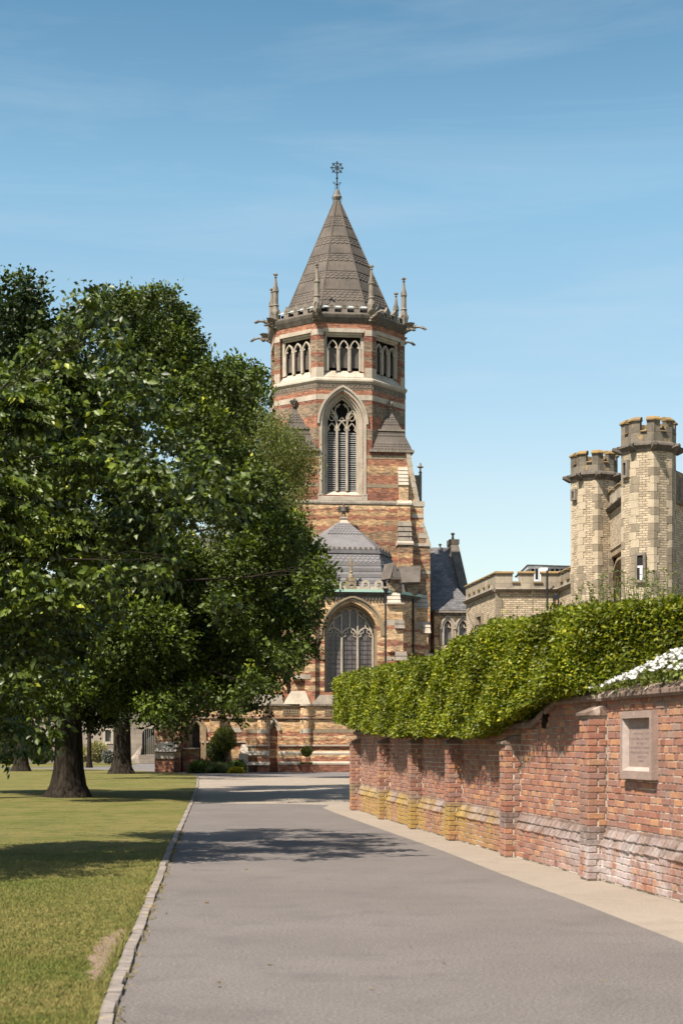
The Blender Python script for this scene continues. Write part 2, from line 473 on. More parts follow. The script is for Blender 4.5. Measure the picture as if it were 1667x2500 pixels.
# --- belfry stage, one window to a face
wz0, wz1 = zt(921), zt(806)
bel = MB()
for k in range(8):
    bel.M = octM(k)
    panel(bel, -SD / 2, SD / 2, Z_SILL, Z_CORN, [(-1.17, 1.13, wz0, wz1, wz1)], -AP, -AP + 0.32)
bel.build('belfry_wall', M_up, chapel)
for k in range(8):
    MK = octM(k)
    fr = MB(MK)
    s0, s1 = zt(904), zt(818)
    # lintel mouldings, corner blocks, sloping sill
    for a, b, d in ((wz1 - 0.10, wz1, 0.02), (wz1 - 0.24, wz1 - 0.10, 0.13), (wz1 - 0.33, wz1 - 0.24, 0.20)):
        fr.box(-1.17 + d * .5, 1.13 - d * .5, -AP + d - 0.03, -AP + 0.33, a, b)
    for sg in (-1, 1):
        c0, c1 = sorted((sg * SD / 2 * 0.999, sg * (SD / 2) - sg * 0.40))
        fr.box(c0, c1, -AP - 0.012, -AP + 0.2, zt(818), zt(804))
        fr.box(c0, c1, -AP - 0.012, -AP + 0.2, zt(922), zt(897))
        fr.box(*sorted((sg * 1.15 - .02, sg * 0.97 - .02)), -AP + 0.20, -AP + 0.33, s0, s1)
    fr.box(-SD / 2 + .4, SD / 2 - .4, -AP - 0.010, -AP + 0.1, wz1, wz1 + 0.12)
    fr.profile([(-AP - 0.02, Z_SILL), (-AP - 0.02, zt(920)), (-AP + 0.34, zt(902)), (-AP + 0.34, Z_SILL)], -1.19, 1.15)
    fo = fr.build('belfry_frame', M_stone, chapel)
    tr = MB(MK)
    lz0, lsp, lza, lt = zt(903), zt(850), zt(828), zt(817)
    cols = [-0.97, -0.33, 0.31, 0.95]
    ops = [(cols[i] + 0.05, cols[i + 1] - 0.05, lz0, lsp, lza) for i in range(3)]
    for (a, b, zi, zs, za) in ops:
        tr.ribbon([(a, zi)] + arch(a, b, zs, za) + [(b, zi)], 0.07, -AP + 0.19, -AP + 0.34)
        m = (a + b) / 2
        for sg in (-1, 1):                          # cusps
            tr.add([(m + sg * 0.27, -AP + .22, zs + .02), (m + sg * .10, -AP + .25, zs + .10), (m + sg * 0.24, -AP + .22, zs + .26)], [(0, 1, 2)])
    for c in cols:
        tr.lathe([(0.05, lz0), (0.05, lsp), (0.065, lsp), (0.065, lsp + .05), (0.04, lsp + .06)], 6, (c, -AP + 0.22))
    tr.box(-0.97, 0.95, -AP + 0.21, -AP + .34, lt - .07, lt)
    tr.build('tracery', M_stone, fo)
    pn = MB(MK)
    for (a, b, zi, zs, za) in ops:
        pn.box(a, b, -AP + 0.42, -AP + 0.44, zi + 0.22, zt(845))
    pn.build('window_screen', M_net, fo)
    dk = MB(MK); dk.box(-1.17, 1.13, -AP + 0.60, -AP + 0.62, zt(921), wz1); dk.build('belfry_interior', M_dark, fo)
# --- string courses, cornice
def oct_ring(mb, prof, k_rot=22.5):
    c = 1 / math.cos(R(22.5))
    mb.lathe([(r * c, z) for r, z in prof], 8, (0, 0), R(k_rot))
s = MB()
oct_ring(s, [(AP - .3, Z_SILL - .20), (AP + .05, Z_SILL - .20), (AP + .14, Z_SILL - .08), (AP + .13, Z_SILL + .02), (AP - .02, Z_SILL + .16), (AP - .3, Z_SILL + .16)])
s.build('string_course', M_stone, chapel)
s = MB()
zc = Z_CORN
oct_ring(s, [(AP - .3, zc - .05), (AP + .03, zc - .05), (AP + .10, zc + .10), (AP + .16, zc + .22), (AP + .20, zc + .36), (AP + .20, zc + .42), (AP + .10, zc + .48), (AP - .3, zc + .48)])
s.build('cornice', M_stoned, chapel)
ZP = zc + 0.48                                     # parapet walk
# --- octagon below the belfry and square stage
o = MB()
for k in range(1, 8):
    o.M = octM(k)
    panel(o, -SD / 2, SD / 2, Z_EAVE - 1.0, Z_SILL - .2, [], -AP - .03, -AP)
o.M = None
AWX = -0.10
aw = (AWX - 1.16, AWX + 1.16, zt(1209), zt(1035), zt(958))
panel(o, -SD / 2 - .012, SD / 2 + .012, Z_STR, Z_SILL - .2, [aw], VF - .03, VF + 0.8)
for sg in (-1, 1):
    panel(o, *sorted((sg * SD / 2 * 1.007, sg * AP)), Z_STR, Z_EAVE, [], VF - .03, VF)
o.add([(AP, -AP - .03, Z_STR), (AP, AP, Z_STR), (AP, AP, Z_EAVE), (AP, -AP - .03, Z_EAVE)], [(0, 1, 2, 3)])
o.add([(-AP, -AP - .03, Z_STR), (-AP, AP, Z_STR), (-AP, AP, Z_EAVE), (-AP, -AP - .03, Z_EAVE)], [(0, 1, 2, 3)])
o.build('tower_wall', M_up, chapel)
dk = MB(); dk.box(-2, 1.8, VF + .9, VF + .95, zt(1215), zt(940)); dk.build('tower_interior', M_dark, chapel)
# stone bands of the tower
def band(mb, y0, y1, u0, u1, v, t=0.018, skip=None):
    z1, z0 = zt(y0), zt(y1)
    for a, b in ([(u0, u1)] if skip is None else [(u0, skip[0]), (skip[1], u1)]):
        mb.box(a, b, v - t, v + .1, z0, z1)
for k in range(-2, 3):
    sb = MB(octM(k))
    if k == 0: band(sb, 963.5, 976, -SD / 2, SD / 2, VF - .03, .012, (AWX - .72, AWX + .72))
    else: band(sb, 963.5, 976, -SD / 2, SD / 2, VF - .03, .012)
    sb.build_each('stone_band', M_stone, chapel)
sb = MB()
band(sb, 1110, 1119, -AP, AP, VF - .03, .012, (AWX - 1.36, AWX + 1.36)); 
sb.build_each('stone_band', stone_mat('buff_stone', (0.45, 0.34, 0.21), (0.33, 0.25, 0.165), 1.4), chapel)
M_bst = bpy.data.materials['buff_stone']
sb = MB(); band(sb, 1180, 1189, -AP, AP, VF - .03, .012, (AWX - 1.36, AWX + 1.36)); sb.build_each('stone_band', M_bst, chapel)
# carved quatrefoil band
for k in range(-2, 3):
    MK = octM(k)
    q = MB(MK); z1, z0 = zt(936), zt(949.5)
    q.box(-SD / 2 + .02, SD / 2 - .02, VF - .035, VF, z0 - .05, z0); q.box(-SD / 2 + .02, SD / 2 - .02, VF - .035, VF, z1 - .04, z1)
    n = 12
    for i in range(n + 1):
        u = -SD / 2 + .05 + (SD - .1) * i / n
        q.box(u - .018, u + .018, VF - .06, VF, z0, z1 - .04)
        if i < n:
            um = u + (SD - .1) / n / 2; zm = (z0 + z1) / 2
            q.ribbon([(um + .085 * math.cos(t * math.pi / 3), zm + .09 * math.sin(t * math.pi / 3)) for t in range(6)], .03, VF - .055, VF - .02, True)
    q.build('carved_frieze', M_stoneg, chapel)
# --- big louvred window
w = MB()
zs = zt(1035)
for i, (d, vv, wd) in enumerate(((0.30, -.12, .12), (0.16, -.04, .16), (0.02, .06, .14), (-.10, .20, .12), (-.22, .38, .12))):
    a, b = AWX - 1.13 - d + .02, AWX + 1.13 + d - .02
    za = zt(958) + d * 1.15
    zlow = zt(1209) if i else zs
    w.ribbon(([(a, zlow)] if i else []) + arch(a, b, zs, za, 10) + ([(b, zlow)] if i else []), wd, VF + vv - .03, VF + vv + .16)
w.box(AWX - 1.45, AWX - 1.26, VF - .06, VF, zs - .04, zs + .05)
w.box(AWX + 1.26, AWX + 1.45, VF - .06, VF, zs - .04, zs + .05)
w.profile([(VF - .06, zt(1222)), (VF - .06, zt(1213)), (VF + .55, zt(1196)), (VF + .55, zt(1222))], AWX - 1.14, AWX + 1.14)
w.box(AWX - 1.42, AWX - 1.14, VF - .05, VF, zt(1222), zt(1205)); w.box(AWX + 1.14, AWX + 1.42, VF - .05, VF, zt(1222), zt(1205))
win = w.build('louvred_window', M_stone, chapel)
t = MB()
uL, uR = AWX - .86, AWX + .86
wl3 = (uR - uL) / 3
v0, v1 = VF + .40, VF + .56
zl = zt(1051)
for i in (1, 2):
    u = uL + wl3 * i
    t.box(u - .06, u + .06, v0 - .03, v1, zt(1196), zl + .05)
for i in range(3):
    a, b = uL + wl3 * i + .06, uL + wl3 * (i + 1) - .06
    hp = [0.50, .60, .50][i]
    t.ribbon(arch(a - .03, b + .03, zl, zl + hp, 6), .06, v0, v1)
    m = (a + b) / 2
    for sg in (-1, 1):
        t.ribbon([(m + sg * .24, zl + .05), (m + sg * .13, zl + .13), (m + sg * .20, zl + .26)], .045, v0 + .02, v1 - .03)
    if i != 1:
        t.ribbon([(m + .20 * math.cos(x) * .9, zl + .86 + .22 * math.sin(x)) for x in [R(20 + 36 * j) for j in range(10)]], .05, v0 + .02, v1, True)
# sweeping curves beside the centre rose
for sg in (-1, 1):
    uu = AWX + sg * wl3 / 2
    t.ribbon([(uu, zl), (uu + sg * .01, zl + .45), (uu + sg * .06, zl + .78), (uu + sg * .19, zl + 1.10), (uu + sg * .36, zl + 1.36)], .10, v0, v1)
    t.ribbon([(uu, zl + .62), (uu - sg * .03, zl + .86), (uu + sg * .08, zl + 1.05), (uu + sg * .1, zl + 1.25), (uu + sg * .0, zl + 1.48), (uu - sg * .2, zl + 1.6)], .07, v0, v1)
    t.ribbon([(uu + sg * .33, zl + .95), (uu + sg * .10, zl + .72), (uu + sg * .30, zl + .62)], .05, v0, v1)
t.ribbon([(AWX - .48, zl + .80), (AWX - .30, zl + .68), (AWX, zl + .63), (AWX + .30, zl + .68), (AWX + .48, zl + .80)], .07, v0, v1)
for j in range(5):
    a0 = R(90 + 72 * j + 36)
    t.ribbon([(AWX + .50 * math.cos(a0 - .25), zl + 1.17 + .48 * math.sin(a0 - .25)), (AWX + .33 * math.cos(a0), zl + 1.17 + .33 * math.sin(a0)), (AWX + .50 * math.cos(a0 + .25), zl + 1.17 + .48 * math.sin(a0 + .25))], .05, v0, v1)
t.build('tracery', M_stone, win)
sl = MB(); sl.hexa([(-.29, -.10, -.045), (.29, -.10, -.045), (.29, .14, .07), (-.29, .14, .07)], [(-.29, -.10, -.008), (.29, -.10, -.008), (.29, .14, .107), (-.29, .14, .107)])
slm = bpy.data.meshes.new('slat'); slm.from_pydata(sl.v, [], sl.f); finish_mesh(slm, M_slat)
nsl = 27
for i in range(3):
    um = uL + wl3 * (i + .5)
    for j in range(nsl):
        z = zt(1192) + (zl - .05 - zt(1192)) * j / (nsl - 1)
        inst('slat', slm, win, Matrix.Translation((um, VF + .62 + random.uniform(-.01, .01), z + random.uniform(-.006, .006))) @ Matrix.Diagonal((wl3 / .58, 1, 1, 1)))
# --- lower string, its sill block, square edges
def sq_string(y, d, mat, h=.14, vA=AP):
    m = MB(); z = zt(y)
    m.profile([(-vA - .02, z - h), (-vA - d, z - h * .5), (-vA - d, z + .02), (-vA - .02, z + .17), (-vA + .1, z + .17), (-vA + .1, z - h)], -vA - .1, vA + .1)
    m.profile([(-vA - .02, z - h), (-vA - d, z - h * .5), (-vA - d, z + .02), (-vA - .02, z + .17), (-vA + .1, z + .17), (-vA + .1, z - h)], -vA - .1, vA + .1) if False else None
    m.build('string_course', mat, chapel)
sq_string(1228, .15, M_stoneg)
# --- corner broaches
for sg in (-1, 1):
    for bk in (-1, 1):
        if bk == 1 and sg == 1: continue
        def bx(ua, ub, va, vb):
            a, b = sorted((sg * ua, sg * ub)); c, d = sorted((-bk * 1.0 * va, -bk * 1.0 * vb)) if False else sorted((va * (-1 if bk == -1 else 1), vb * (-1 if bk == -1 else 1)))
            return (a, b, c, d)
        m = MB()
        e0, e1, e2 = zt(1098), zt(1047), zt(1038)
        m.box(*bx(1.42, AP + .18, 1.42, AP + .18), e0 - .10, e0 + .04)
        m.build('broach_eave', M_stoneg, chapel)
        m = MB()
        m.frus(bx(1.60, AP + .08, 1.60, AP + .08), e0 + .04, bx(2.02, 3.44, 2.02, 3.44), e1)
        m.build('broach_roof', M_scale, chapel)
        m = MB(); m.box(*bx(1.98, 3.54, 1.98, 3.54), e1, e1 + .10); m.build('broach_eave', M_stoneg, chapel)
        m = MB()
        m.frus(bx(2.08, 3.40, 2.08, 3.40), e1 + .10, bx(2.70, 2.84, 2.70, 2.84), zt(993))
        m.build('broach_roof', M_scale, chapel)
        c = (sg * 2.77, (-1 if bk == -1 else 1) * 2.77)
        m = MB(); z = zt(993)
        m.lathe([(.08, z - .05), (.07, z + .12), (.17, z + .16), (.17, z + .2), (.07, z + .22), (.06, z + .32), (.10, z + .40)], 8, c)
        for a in range(4):
            x, y = math.cos(a * math.pi / 2 + .4), math.sin(a * math.pi / 2 + .4)
            m.tube([(c[0], c[1], z + .28), (c[0] + .16 * x, c[1] + .16 * y, z + .34), (c[0] + .24 * x, c[1] + .24 * y, z + .46), (c[0] + .17 * x, c[1] + .17 * y, z + .52)], [.06, .07, .08, .05], 5)
        m.lathe([(.03, z + .3), (.12, z + .48), (.13, z + .55), (.05, z + .66)], 6, c)
        m.build('finial', M_stoned if sg < 0 else M_stoneg, chapel)
# --- parapet of little pierced gablets with lead-lined openings between
def scale_rows(mb, quad, rows, cols, tt=.02, jit=.15):
    """fish-scale tiles on the quad (bl, br, tr, tl)"""
    bl, br, trr, tl = [Vector(p) for p in quad]
    nrm = (br - bl).cross(tl - bl).normalized()
    for r in range(rows):
        f0, f1 = r / rows, (r + 1.45) / rows
        a, b = bl.lerp(tl, f0), br.lerp(trr, f0)
        c, d = bl.lerp(tl, min(f1, 1.0)), br.lerp(trr, min(f1, 1.0))
        n = max(2, int(cols * (b - a).length / (br - bl).length))
        off = .5 if r % 2 else 0
        for i in range(-1 if off else 0, n):
            x0, x1 = (i + off) / n, (i + 1 + off) / n
            x0c, x1c = max(0, x0), min(1, x1)
            if x1c - x0c < .2 / n: continue
            P = []
            for fx, lift in ((0, .42), (.18, .16), (.5, 0), (.82, .16), (1, .42)):
                x = min(1, max(0, x0 + (x1 - x0) * fx)); p = a.lerp(b, x); q = c.lerp(d, x)
                P.append(p.lerp(q, lift) + nrm * (tt + random.uniform(0, tt * jit)))
            T0, T1 = c.lerp(d, x0c) + nrm * .002, c.lerp(d, x1c) + nrm * .002
            vs = [tuple(p) for p in P] + [tuple(T1), tuple(T0)]
            base = [tuple(p - nrm * tt) for p in P]
            k = len(vs)
            mb.add(vs + base, [tuple(range(7))] + [(j, k + j, k + j + 1, j + 1) for j in range(4)])
NG = 4
for k in range(8):
    MK = octM(k)
    Pm = MB(MK); H = .50
    vp0, vp1 = -AP + .02, -AP + .22
    half = (AP - .02) * math.tan(R(22.5))
    Pm.box(-half, half, vp0, vp1, ZP, ZP + .08)
    pitch = (2 * half - .25) / (NG + .0)
    for i in range(NG + 1):
        u = -half + .125 + pitch * i
        wd = .17 if 0 < i < NG else .13
        a, b = max(-half, u - wd), min(half, u + wd)
        Pm.uprofile([(a, ZP + .08), (b, ZP + .08), (b, ZP + .40), (b + .05, ZP + .46), (u + .05, ZP + .66), (u, ZP + .74), (u - .05, ZP + .66), (a - .05, ZP + .46), (a, ZP + .40)], vp0, vp1)
        Pm.ribbon([(u + .08 * math.cos(R(60 * j + 90)), ZP + .40 + .09 * math.sin(R(60 * j + 90))) for j in range(6)], .025, vp0 - .025, vp0, True)
    Pm.build('parapet', M_stoneg, chapel)
    Ld = MB(MK); Dk = MB(MK)
    for i in range(NG):
        u = -half + .125 + pitch * (i + .5)
        w2 = pitch / 2 - .16
        Ld.hexa([(u - w2 - .02, vp0 - .03, ZP + .33), (u + w2 + .02, vp0 - .03, ZP + .33), (u + w2 + .02, vp1, ZP + .46), (u - w2 - .02, vp1, ZP + .46)],
                [(u - w2 - .02, vp0 - .03, ZP + .36), (u + w2 + .02, vp0 - .03, ZP + .36), (u + w2 + .02, vp1, ZP + .49), (u - w2 - .02, vp1, ZP + .49)])
    Dk.box(-half + .2, half - .2, vp1 + .12, vp1 + .14, ZP, ZP + .36)  # dark sheet added so the gaps between gablets look shaded
    Ld.build_each('lead_flashing', M_lead, chapel); Dk.build('parapet_shade_sheet', M_dark, chapel)
# pinnacles and gargoyles at the eight corners
RC = AP / math.cos(R(22.5))
def pinnacle_mesh(h=2.35):
    m = MB()
    q = [(.20, -.1), (.20, .55), (.15, .80), (.145, 1.30), (.17, 1.33), (.17, 1.38), (.135, 1.40)]
    m.lathe([(.24, -.5), (.24, .45), (.20, .60), (.165, .78), (.165, .82), (.20, .84), (.20, .88), (.155, .92), (.15, 1.62), (.19, 1.66), (.19, 1.72), (.14, 1.76), (.06, 2.42), (.055, 2.48), (.09, 2.5), (.09, 2.53), (.05, 2.55), (.04, 2.62), (.07, 2.66), (.07, 2.72), (.02, 2.78)], 8, (0, 0), R(22.5))
    for a in range(4):
        x, y = math.cos(a * math.pi / 2), math.sin(a * math.pi / 2)
        m.tube([(0, 0, 2.62), (.10 * x, .10 * y, 2.66), (.14 * x, .14 * y, 2.72)], [.04, .045, .03], 5)
        m.add([(x * .15 - y * .11, y * .15 + x * .11, 1.74), (x * .15 + y * .11, y * .15 - x * .11, 1.74), (x * .13, y * .13, 2.02)], [(0, 1, 2)])
        m.M = Matrix.Rotation(a * math.pi / 2, 4, 'Z')
        m.ribbon(arch(-.09, .09, .30, .52, 4), .03, -.26, -.2)
        m.M = None
    me = bpy.data.meshes.new('pinnacle'); me.from_pydata(m.v, [], m.f); finish_mesh(me, M_stoneg); return me
def gargoyle_mesh():
    """winged beast leaning out along -y, neck stretched"""
    m = MB()
    m.tube([(0, .35, 0), (0, .0, .02), (0, -.35, .06), (0, -.62, .10)], [.17, .20, .16, .11], 8)          # body
    m.tube([(0, -.55, .12), (0, -.80, .17), (0, -1.05, .14), (0, -1.22, .09)], [.10, .085, .075, .085], 7)  # neck
    m.tube([(0, -1.15, .13), (0, -1.30, .12), (0, -1.46, .04), (0, -1.56, .0)], [.075, .095, .07, .035], 7)   # head and snout
    m.tube([(0, -1.24, .02), (0, -1.38, -.05), (0, -1.48, -.08)], [.05, .045, .02], 5)                        # open jaw
    for sg in (-1, 1):
        m.tube([(sg * .05, -1.22, .18), (sg * .10, -1.14, .27)], [.03, .01], 4)                            # ears
        m.tube([(sg * .15, -.25, -.02), (sg * .20, -.48, -.10), (sg * .17, -.62, -.02)], [.08, .06, .04], 5)  # forelegs
        m.tube([(sg * .16, .15, -.05), (sg * .22, -.05, -.14), (sg * .18, -.2, -.1)], [.10, .07, .05], 5)
        sh = (sg * .13, -.42, .16)
        tips = [(sg * .30, -.62, .42), (sg * .40, -.30, .44), (sg * .42, .02, .38), (sg * .36, .32, .26)]
        for tp in tips:
            m.tube([sh, tuple(sh[i] * .5 + tp[i] * .5 + (0, 0, .05)[i] for i in range(3)), tp], [.035, .03, .015], 4)
        m.add([sh] + tips + [(sg * .18, .3, .12)], [(0, 1, 2), (0, 2, 3), (0, 3, 4), (0, 4, 5)])
    me = bpy.data.meshes.new('gargoyle'); me.from_pydata(m.v, [], m.f); finish_mesh(me, M_stoneg); return me
PM, GM = pinnacle_mesh(), gargoyle_mesh()
ZPIN = ZP + .08
for k in range(8):
    a = R(-90 - 22.5 + 45 * k)
    x, y = math.cos(a), math.sin(a)
    inst('pinnacle', PM, chapel, Matrix.Translation((x * (RC - .06), y * (RC - .06), ZPIN)) @ Matrix.Rotation(a + R(90), 4, 'Z'))
    inst('gargoyle', GM, chapel, Matrix.Translation((x * (RC + .18), y * (RC + .18), ZP - .20)) @ Matrix.Rotation(a + R(90), 4, 'Z') @ Matrix.Rotation(R([4, -3, 6, 0, 2, -6, 3, 1][k]), 4, 'X') @ Matrix.Scale(.74, 4))
# --- spire
ZA = CH + (HY - 492) / F * CO[1]
RB = 3.30
ZB = ZP + .12
sp = MB(); oct_ring(sp, [(RB, ZB), (0.17, ZA)]); spire = sp.build('spire', M_scale, chapel)
def sp_r(z): return RB + (0.17 - RB) * (z - ZB) / (ZA - ZB)
def zsp(y): return CH + (HY - y) / F * (CO[1] - 2.2)
T = math.tan(R(22.5))
rib = MB()
for k in range(8):
    a = R(-90 - 22.5 + 45 * k)
    rib.tube([(RB / math.cos(R(22.5)) * math.cos(a), RB / math.cos(R(22.5)) * math.sin(a), ZB), (.17 * math.cos(a) / math.cos(R(22.5)), .17 * math.sin(a) / math.cos(R(22.5)), ZA)], .05, 5)
rib.build_each('hip_roll', M_scale, spire)
for (yt, yb, rows) in ((505, 533, 4), (562.5, 583, 3), (611, 632, 3), (660, 681, 3), (712, 742, 4)):
    z1, z0 = zsp(yt), zsp(yb)
    for k in range(-2, 3):
        mb = MB(octM(k))
        r0, r1 = sp_r(z0), sp_r(z1)
        scale_rows(mb, [(-r0 * T, -r0, z0), (r0 * T, -r0, z0), (r1 * T, -r1, z1), (-r1 * T, -r1, z1)], rows, max(4, int(2 * r0 * T / .26)), .03)
        mb.box(-r1 * T, r1 * T, -r1 - .03, -r1 + .1, z1 - .01, z1 + .04)
        tag(mb.build('fish_scale_tiles', M_scale, spire), kind='stuff')
# broach tiles
for sg in (-1, 1):
    e0, e1 = zt(1098) + .04, zt(1047)
    def brq(b0, b1, t0, t1, z0, z1, vf0, vf1):
        return [(sg * b0, vf0, z0), (sg * b1, vf0, z0), (sg * t1, vf1, z1), (sg * t0, vf1, z1)] if sg > 0 else [(sg * b1, vf0, z0), (sg * b0, vf0, z0), (sg * t0, vf1, z1), (sg * t1, vf1, z1)]
    q = brq(1.60, AP + .08, 2.02, 3.44, e0, e1, -AP - .08, -3.44)
    A = [Vector(p) for p in q]
    for f0, f1, rws in ((0, .42, 3), (.72, 1, 2)):
        mb = MB(); scale_rows(mb, [A[0].lerp(A[3], f0), A[1].lerp(A[2], f0), A[1].lerp(A[2], f1), A[0].lerp(A[3], f1)], rws, 12, .03)
        tag(mb.build('fish_scale_tiles', M_scale, chapel), kind='stuff')
    A = [Vector(p) for p in brq(2.08, 3.40, 2.70, 2.84, e1 + .1, zt(993), -3.40, -2.84)]
    mb = MB(); scale_rows(mb, [A[0].lerp(A[3], .25), A[1].lerp(A[2], .25), A[1].lerp(A[2], .8), A[0].lerp(A[3], .8)], 4, 5, .03)
    tag(mb.build('fish_scale_tiles', M_scale, chapel), kind='stuff')
m = MB(); m.lathe([(.19, ZA - .15), (.18, ZA + .05), (.27, ZA + .24), (.27, ZA + .29), (.19, ZA + .38), (.12, ZA + .68), (.05, ZA + .72)], 8, (0, 0), R(22.5)); m.build('spire_cap', M_stoneg, chapel)
zx = lambda y: CH + (HY - y) / F * CO[1]
x = MB()
x.tube([(0, 0, ZA + .65), (0, 0, zx(398))], .045, 6)
for y0 in (449, 434): x.lathe([(.02, zx(y0) - .04), (.10, zx(y0)), (.02, zx(y0) + .04)], 6)
hc, hr = zx(409), .29
x.ribbon([(hr * math.cos(R(20 * j)), hc + hr * math.sin(R(20 * j))) for j in range(18)], .045, -.02, .02, True)
for j in range(8):
    a = R(45 * j)
    x.ribbon([(.07 * math.cos(a), hc + .07 * math.sin(a)), (.40 * math.cos(a), hc + .40 * math.sin(a))], .05, -.02, .02)
    for sg in (-.2, .2): x.ribbon([(.38 * math.cos(a), hc + .38 * math.sin(a)), (.35 * math.cos(a + sg), hc + .35 * math.sin(a + sg))], .02, -.01, .01)
x.ribbon([(.07 * math.cos(R(45 * j)), hc + .07 * math.sin(R(45 * j))) for j in range(8)], .03, -.02, .02, True)
for sg in (-1, 1):
    x.ribbon([(sg * (.17 + (.02 + .06 * j / 10) * math.cos(j * .75)), zx(446) + (.02 + .06 * j / 10) * math.sin(j * .75)) for j in range(11)] + [(sg * .08, zx(450))], .022, -.01, .01)
    x.tube([(sg * .10, 0, zx(449)), (sg * .12, 0, ZA + .66), (sg * .30, 0, ZA + .25), (sg * .24, 0, ZA)], .012, 4)
x.build('wheel_cross', M_iron, chapel)
# --- lower tower stage, angle buttresses on the right
b0 = MB()
zb = zt(1228) - .14
b0.box(-AP - .10, AP + .10, -AP - .12, AP, 0, zb)
b0.build('tower_base_wall', M_lo, chapel)
def cu(px, v=VF): return cp(px, 1300, v)[0]
def buttress(name, pts, v0, v1, mat):              # (u,z) silhouette outline swept in v
    m = MB(); m.uprofile(pts, v0, v1); return m.build(name, mat, chapel)
uE = AP + .10
side = MB()
side.uprofile([(AP - .2, Z_EAVE - .10), (cu(1001), Z_EAVE - .12), (cu(1008), zt(1160)), (cu(1021), zt(1216)), (cu(1022), zt(1226)), (AP - .2, zt(1226))], VF - .10, VF + 1.3)
side.uprofile([(AP - .2, zb), (cu(1032), zb), (cu(1033), zt(1272)), (cu(1037), zt(1287)), (cu(1048), zt(1325)), (AP - .2, zt(1325))], VF - .16, VF + 1.3)
side.uprofile([(AP - .2, zt(1332)), (cu(1048.5), zt(1332)), (cu(1048.5), 0), (AP - .2, 0)], VF - .18, VF + 1.5)
side_b = side.build('side_buttress', M_lo, chapel)
# weathering quoins along the slope
cq = MB()
for (ya, yb, ua, ub, wd) in ((1100, 1117, 999, 1003, 10), (1117, 1135, 1002, 1006, 11), (1135, 1155, 1005, 1009, 9), (1155, 1172, 1009, 1013, 8), (1172, 1188, 1012, 1016, 12), (1188, 1204, 1016, 1019, 9), (1204, 1221, 1019, 1022, 8)):
    cq = MB(); cq.hexa([(cu(ub - wd), VF - .13, zt(yb)), (cu(ub + 1), VF - .13, zt(yb)), (cu(ub + 1), VF + 1.32, zt(yb)), (cu(ub - wd), VF + 1.32, zt(yb))],
            [(cu(ua - wd), VF - .13, zt(ya) - .015), (cu(ua + .5), VF - .13, zt(ya) - .015), (cu(ua + .5), VF + 1.32, zt(ya) - .015), (cu(ua - wd), VF + 1.32, zt(ya) - .015)])
    cq.build('weathering_stone', M_stone, side_b)
for (ya, yb, ua, ub, wd) in ((1274, 1286, 1032.5, 1037, 13), (1286, 1299, 1037, 1041, 9), (1299, 1312, 1041, 1045, 24), (1312, 1325, 1045, 1049, 10)):
    cq = MB(); cq.hexa([(cu(ub - wd), VF - .18, zt(yb)), (cu(ub + 1), VF - .18, zt(yb)), (cu(ub + 1), VF + 1.32, zt(yb)), (cu(ub - wd), VF + 1.32, zt(yb))],
            [(cu(ub - wd), VF - .18, zt(ya) - .015), (cu(ua + .5), VF - .18, zt(ya) - .015), (cu(ua + .5), VF + 1.32, zt(ya) - .015), (cu(ub - wd), VF + 1.32, zt(ya) - .015)])
    cq.build('weathering_stone', M_stone, side_b)
cq = MB()
cq.box(cu(1001), cu(1050), VF - .24, VF + 1.4, zt(1332), zt(1325)); cq.box(cu(1001), cu(1035), VF - .2, VF + 1.35, zb, zt(1222))
cq.box(cu(1028), cu(1048.6), VF - .2, VF, zt(1400), zt(1393)); cq.box(cu(1003), cu(1033), VF - .18, VF, zt(1262), zt(1254))
cq.build_each('string_course', M_stone, side_b)
fb = MB()
D1, D2, D3 = .38, .62, .95
fb.profile([(VF, zt(1226)), (VF - D1, zt(1226)), (VF - D1, zt(1184)), (VF - .02, zt(1137)), (VF, zt(1137))], cu(973), cu(994))
fb.profile([(VF, zb), (VF - D2, zb), (VF - D2, zt(1326)), (VF - D2, zt(1322)), (VF - D2, zb)], cu(969), cu(999)) if False else None
fb.box(cu(969), cu(998), VF - D1 - .12, VF, zt(1273), zb)
fb.profile([(VF, zt(1273)), (VF - D1 - .12, zt(1273)), (VF - D2 - .1, zt(1324)), (VF, zt(1324))], cu(969), cu(999))
fb.box(cu(968), cu(1001), VF - D3, VF, 0, zt(1332))
front_b = fb.build('front_buttress', M_lo, chapel)
for i in range(5):
    f0, f1 = i / 5, (i + 1) / 5
    ya, yb = 1137 + 47 * f0, 1137 + 47 * f1
    m = MB(); va, vb = VF - .04 - (D1 - .02) * f0, VF - .06 - (D1 - .02) * f1
    m.hexa([(cu(971), vb - .02, zt(yb)), (cu(995), vb - .02, zt(yb)), (cu(995), VF, zt(yb)), (cu(971), VF, zt(yb))], [(cu(971), va - .01, zt(ya) - .02), (cu(995), va - .01, zt(ya) - .02), (cu(995), VF, zt(ya) - .02), (cu(971), VF, zt(ya) - .02)])
    m.build('weathering_stone', M_stone, front_b)
for i in range(4):
    f0, f1 = i / 4, (i + 1) / 4
    ya, yb = 1273 + 50 * f0, 1273 + 50 * f1
    m = MB(); va, vb = VF - D1 - .12 - .22 * f0, VF - D1 - .15 - .22 * f1
    m.hexa([(cu(968), vb - .03, zt(yb)), (cu(1001), vb - .03, zt(yb)), (cu(1001), VF, zt(yb)), (cu(968), VF, zt(yb))], [(cu(969), va - .01, zt(ya) - .02), (cu(1000), va - .01, zt(ya) - .02), (cu(1000), VF, zt(ya) - .02), (cu(969), VF, zt(ya) - .02)])
    m.build('weathering_stone', M_stoneg, front_b)
m = MB()
m.profile([(VF, zt(1233)), (VF - .55, zt(1233)), (VF - .55, zt(1229)), (VF - .36, zt(1221)), (VF, zt(1221))], cu(967), cu(1002))
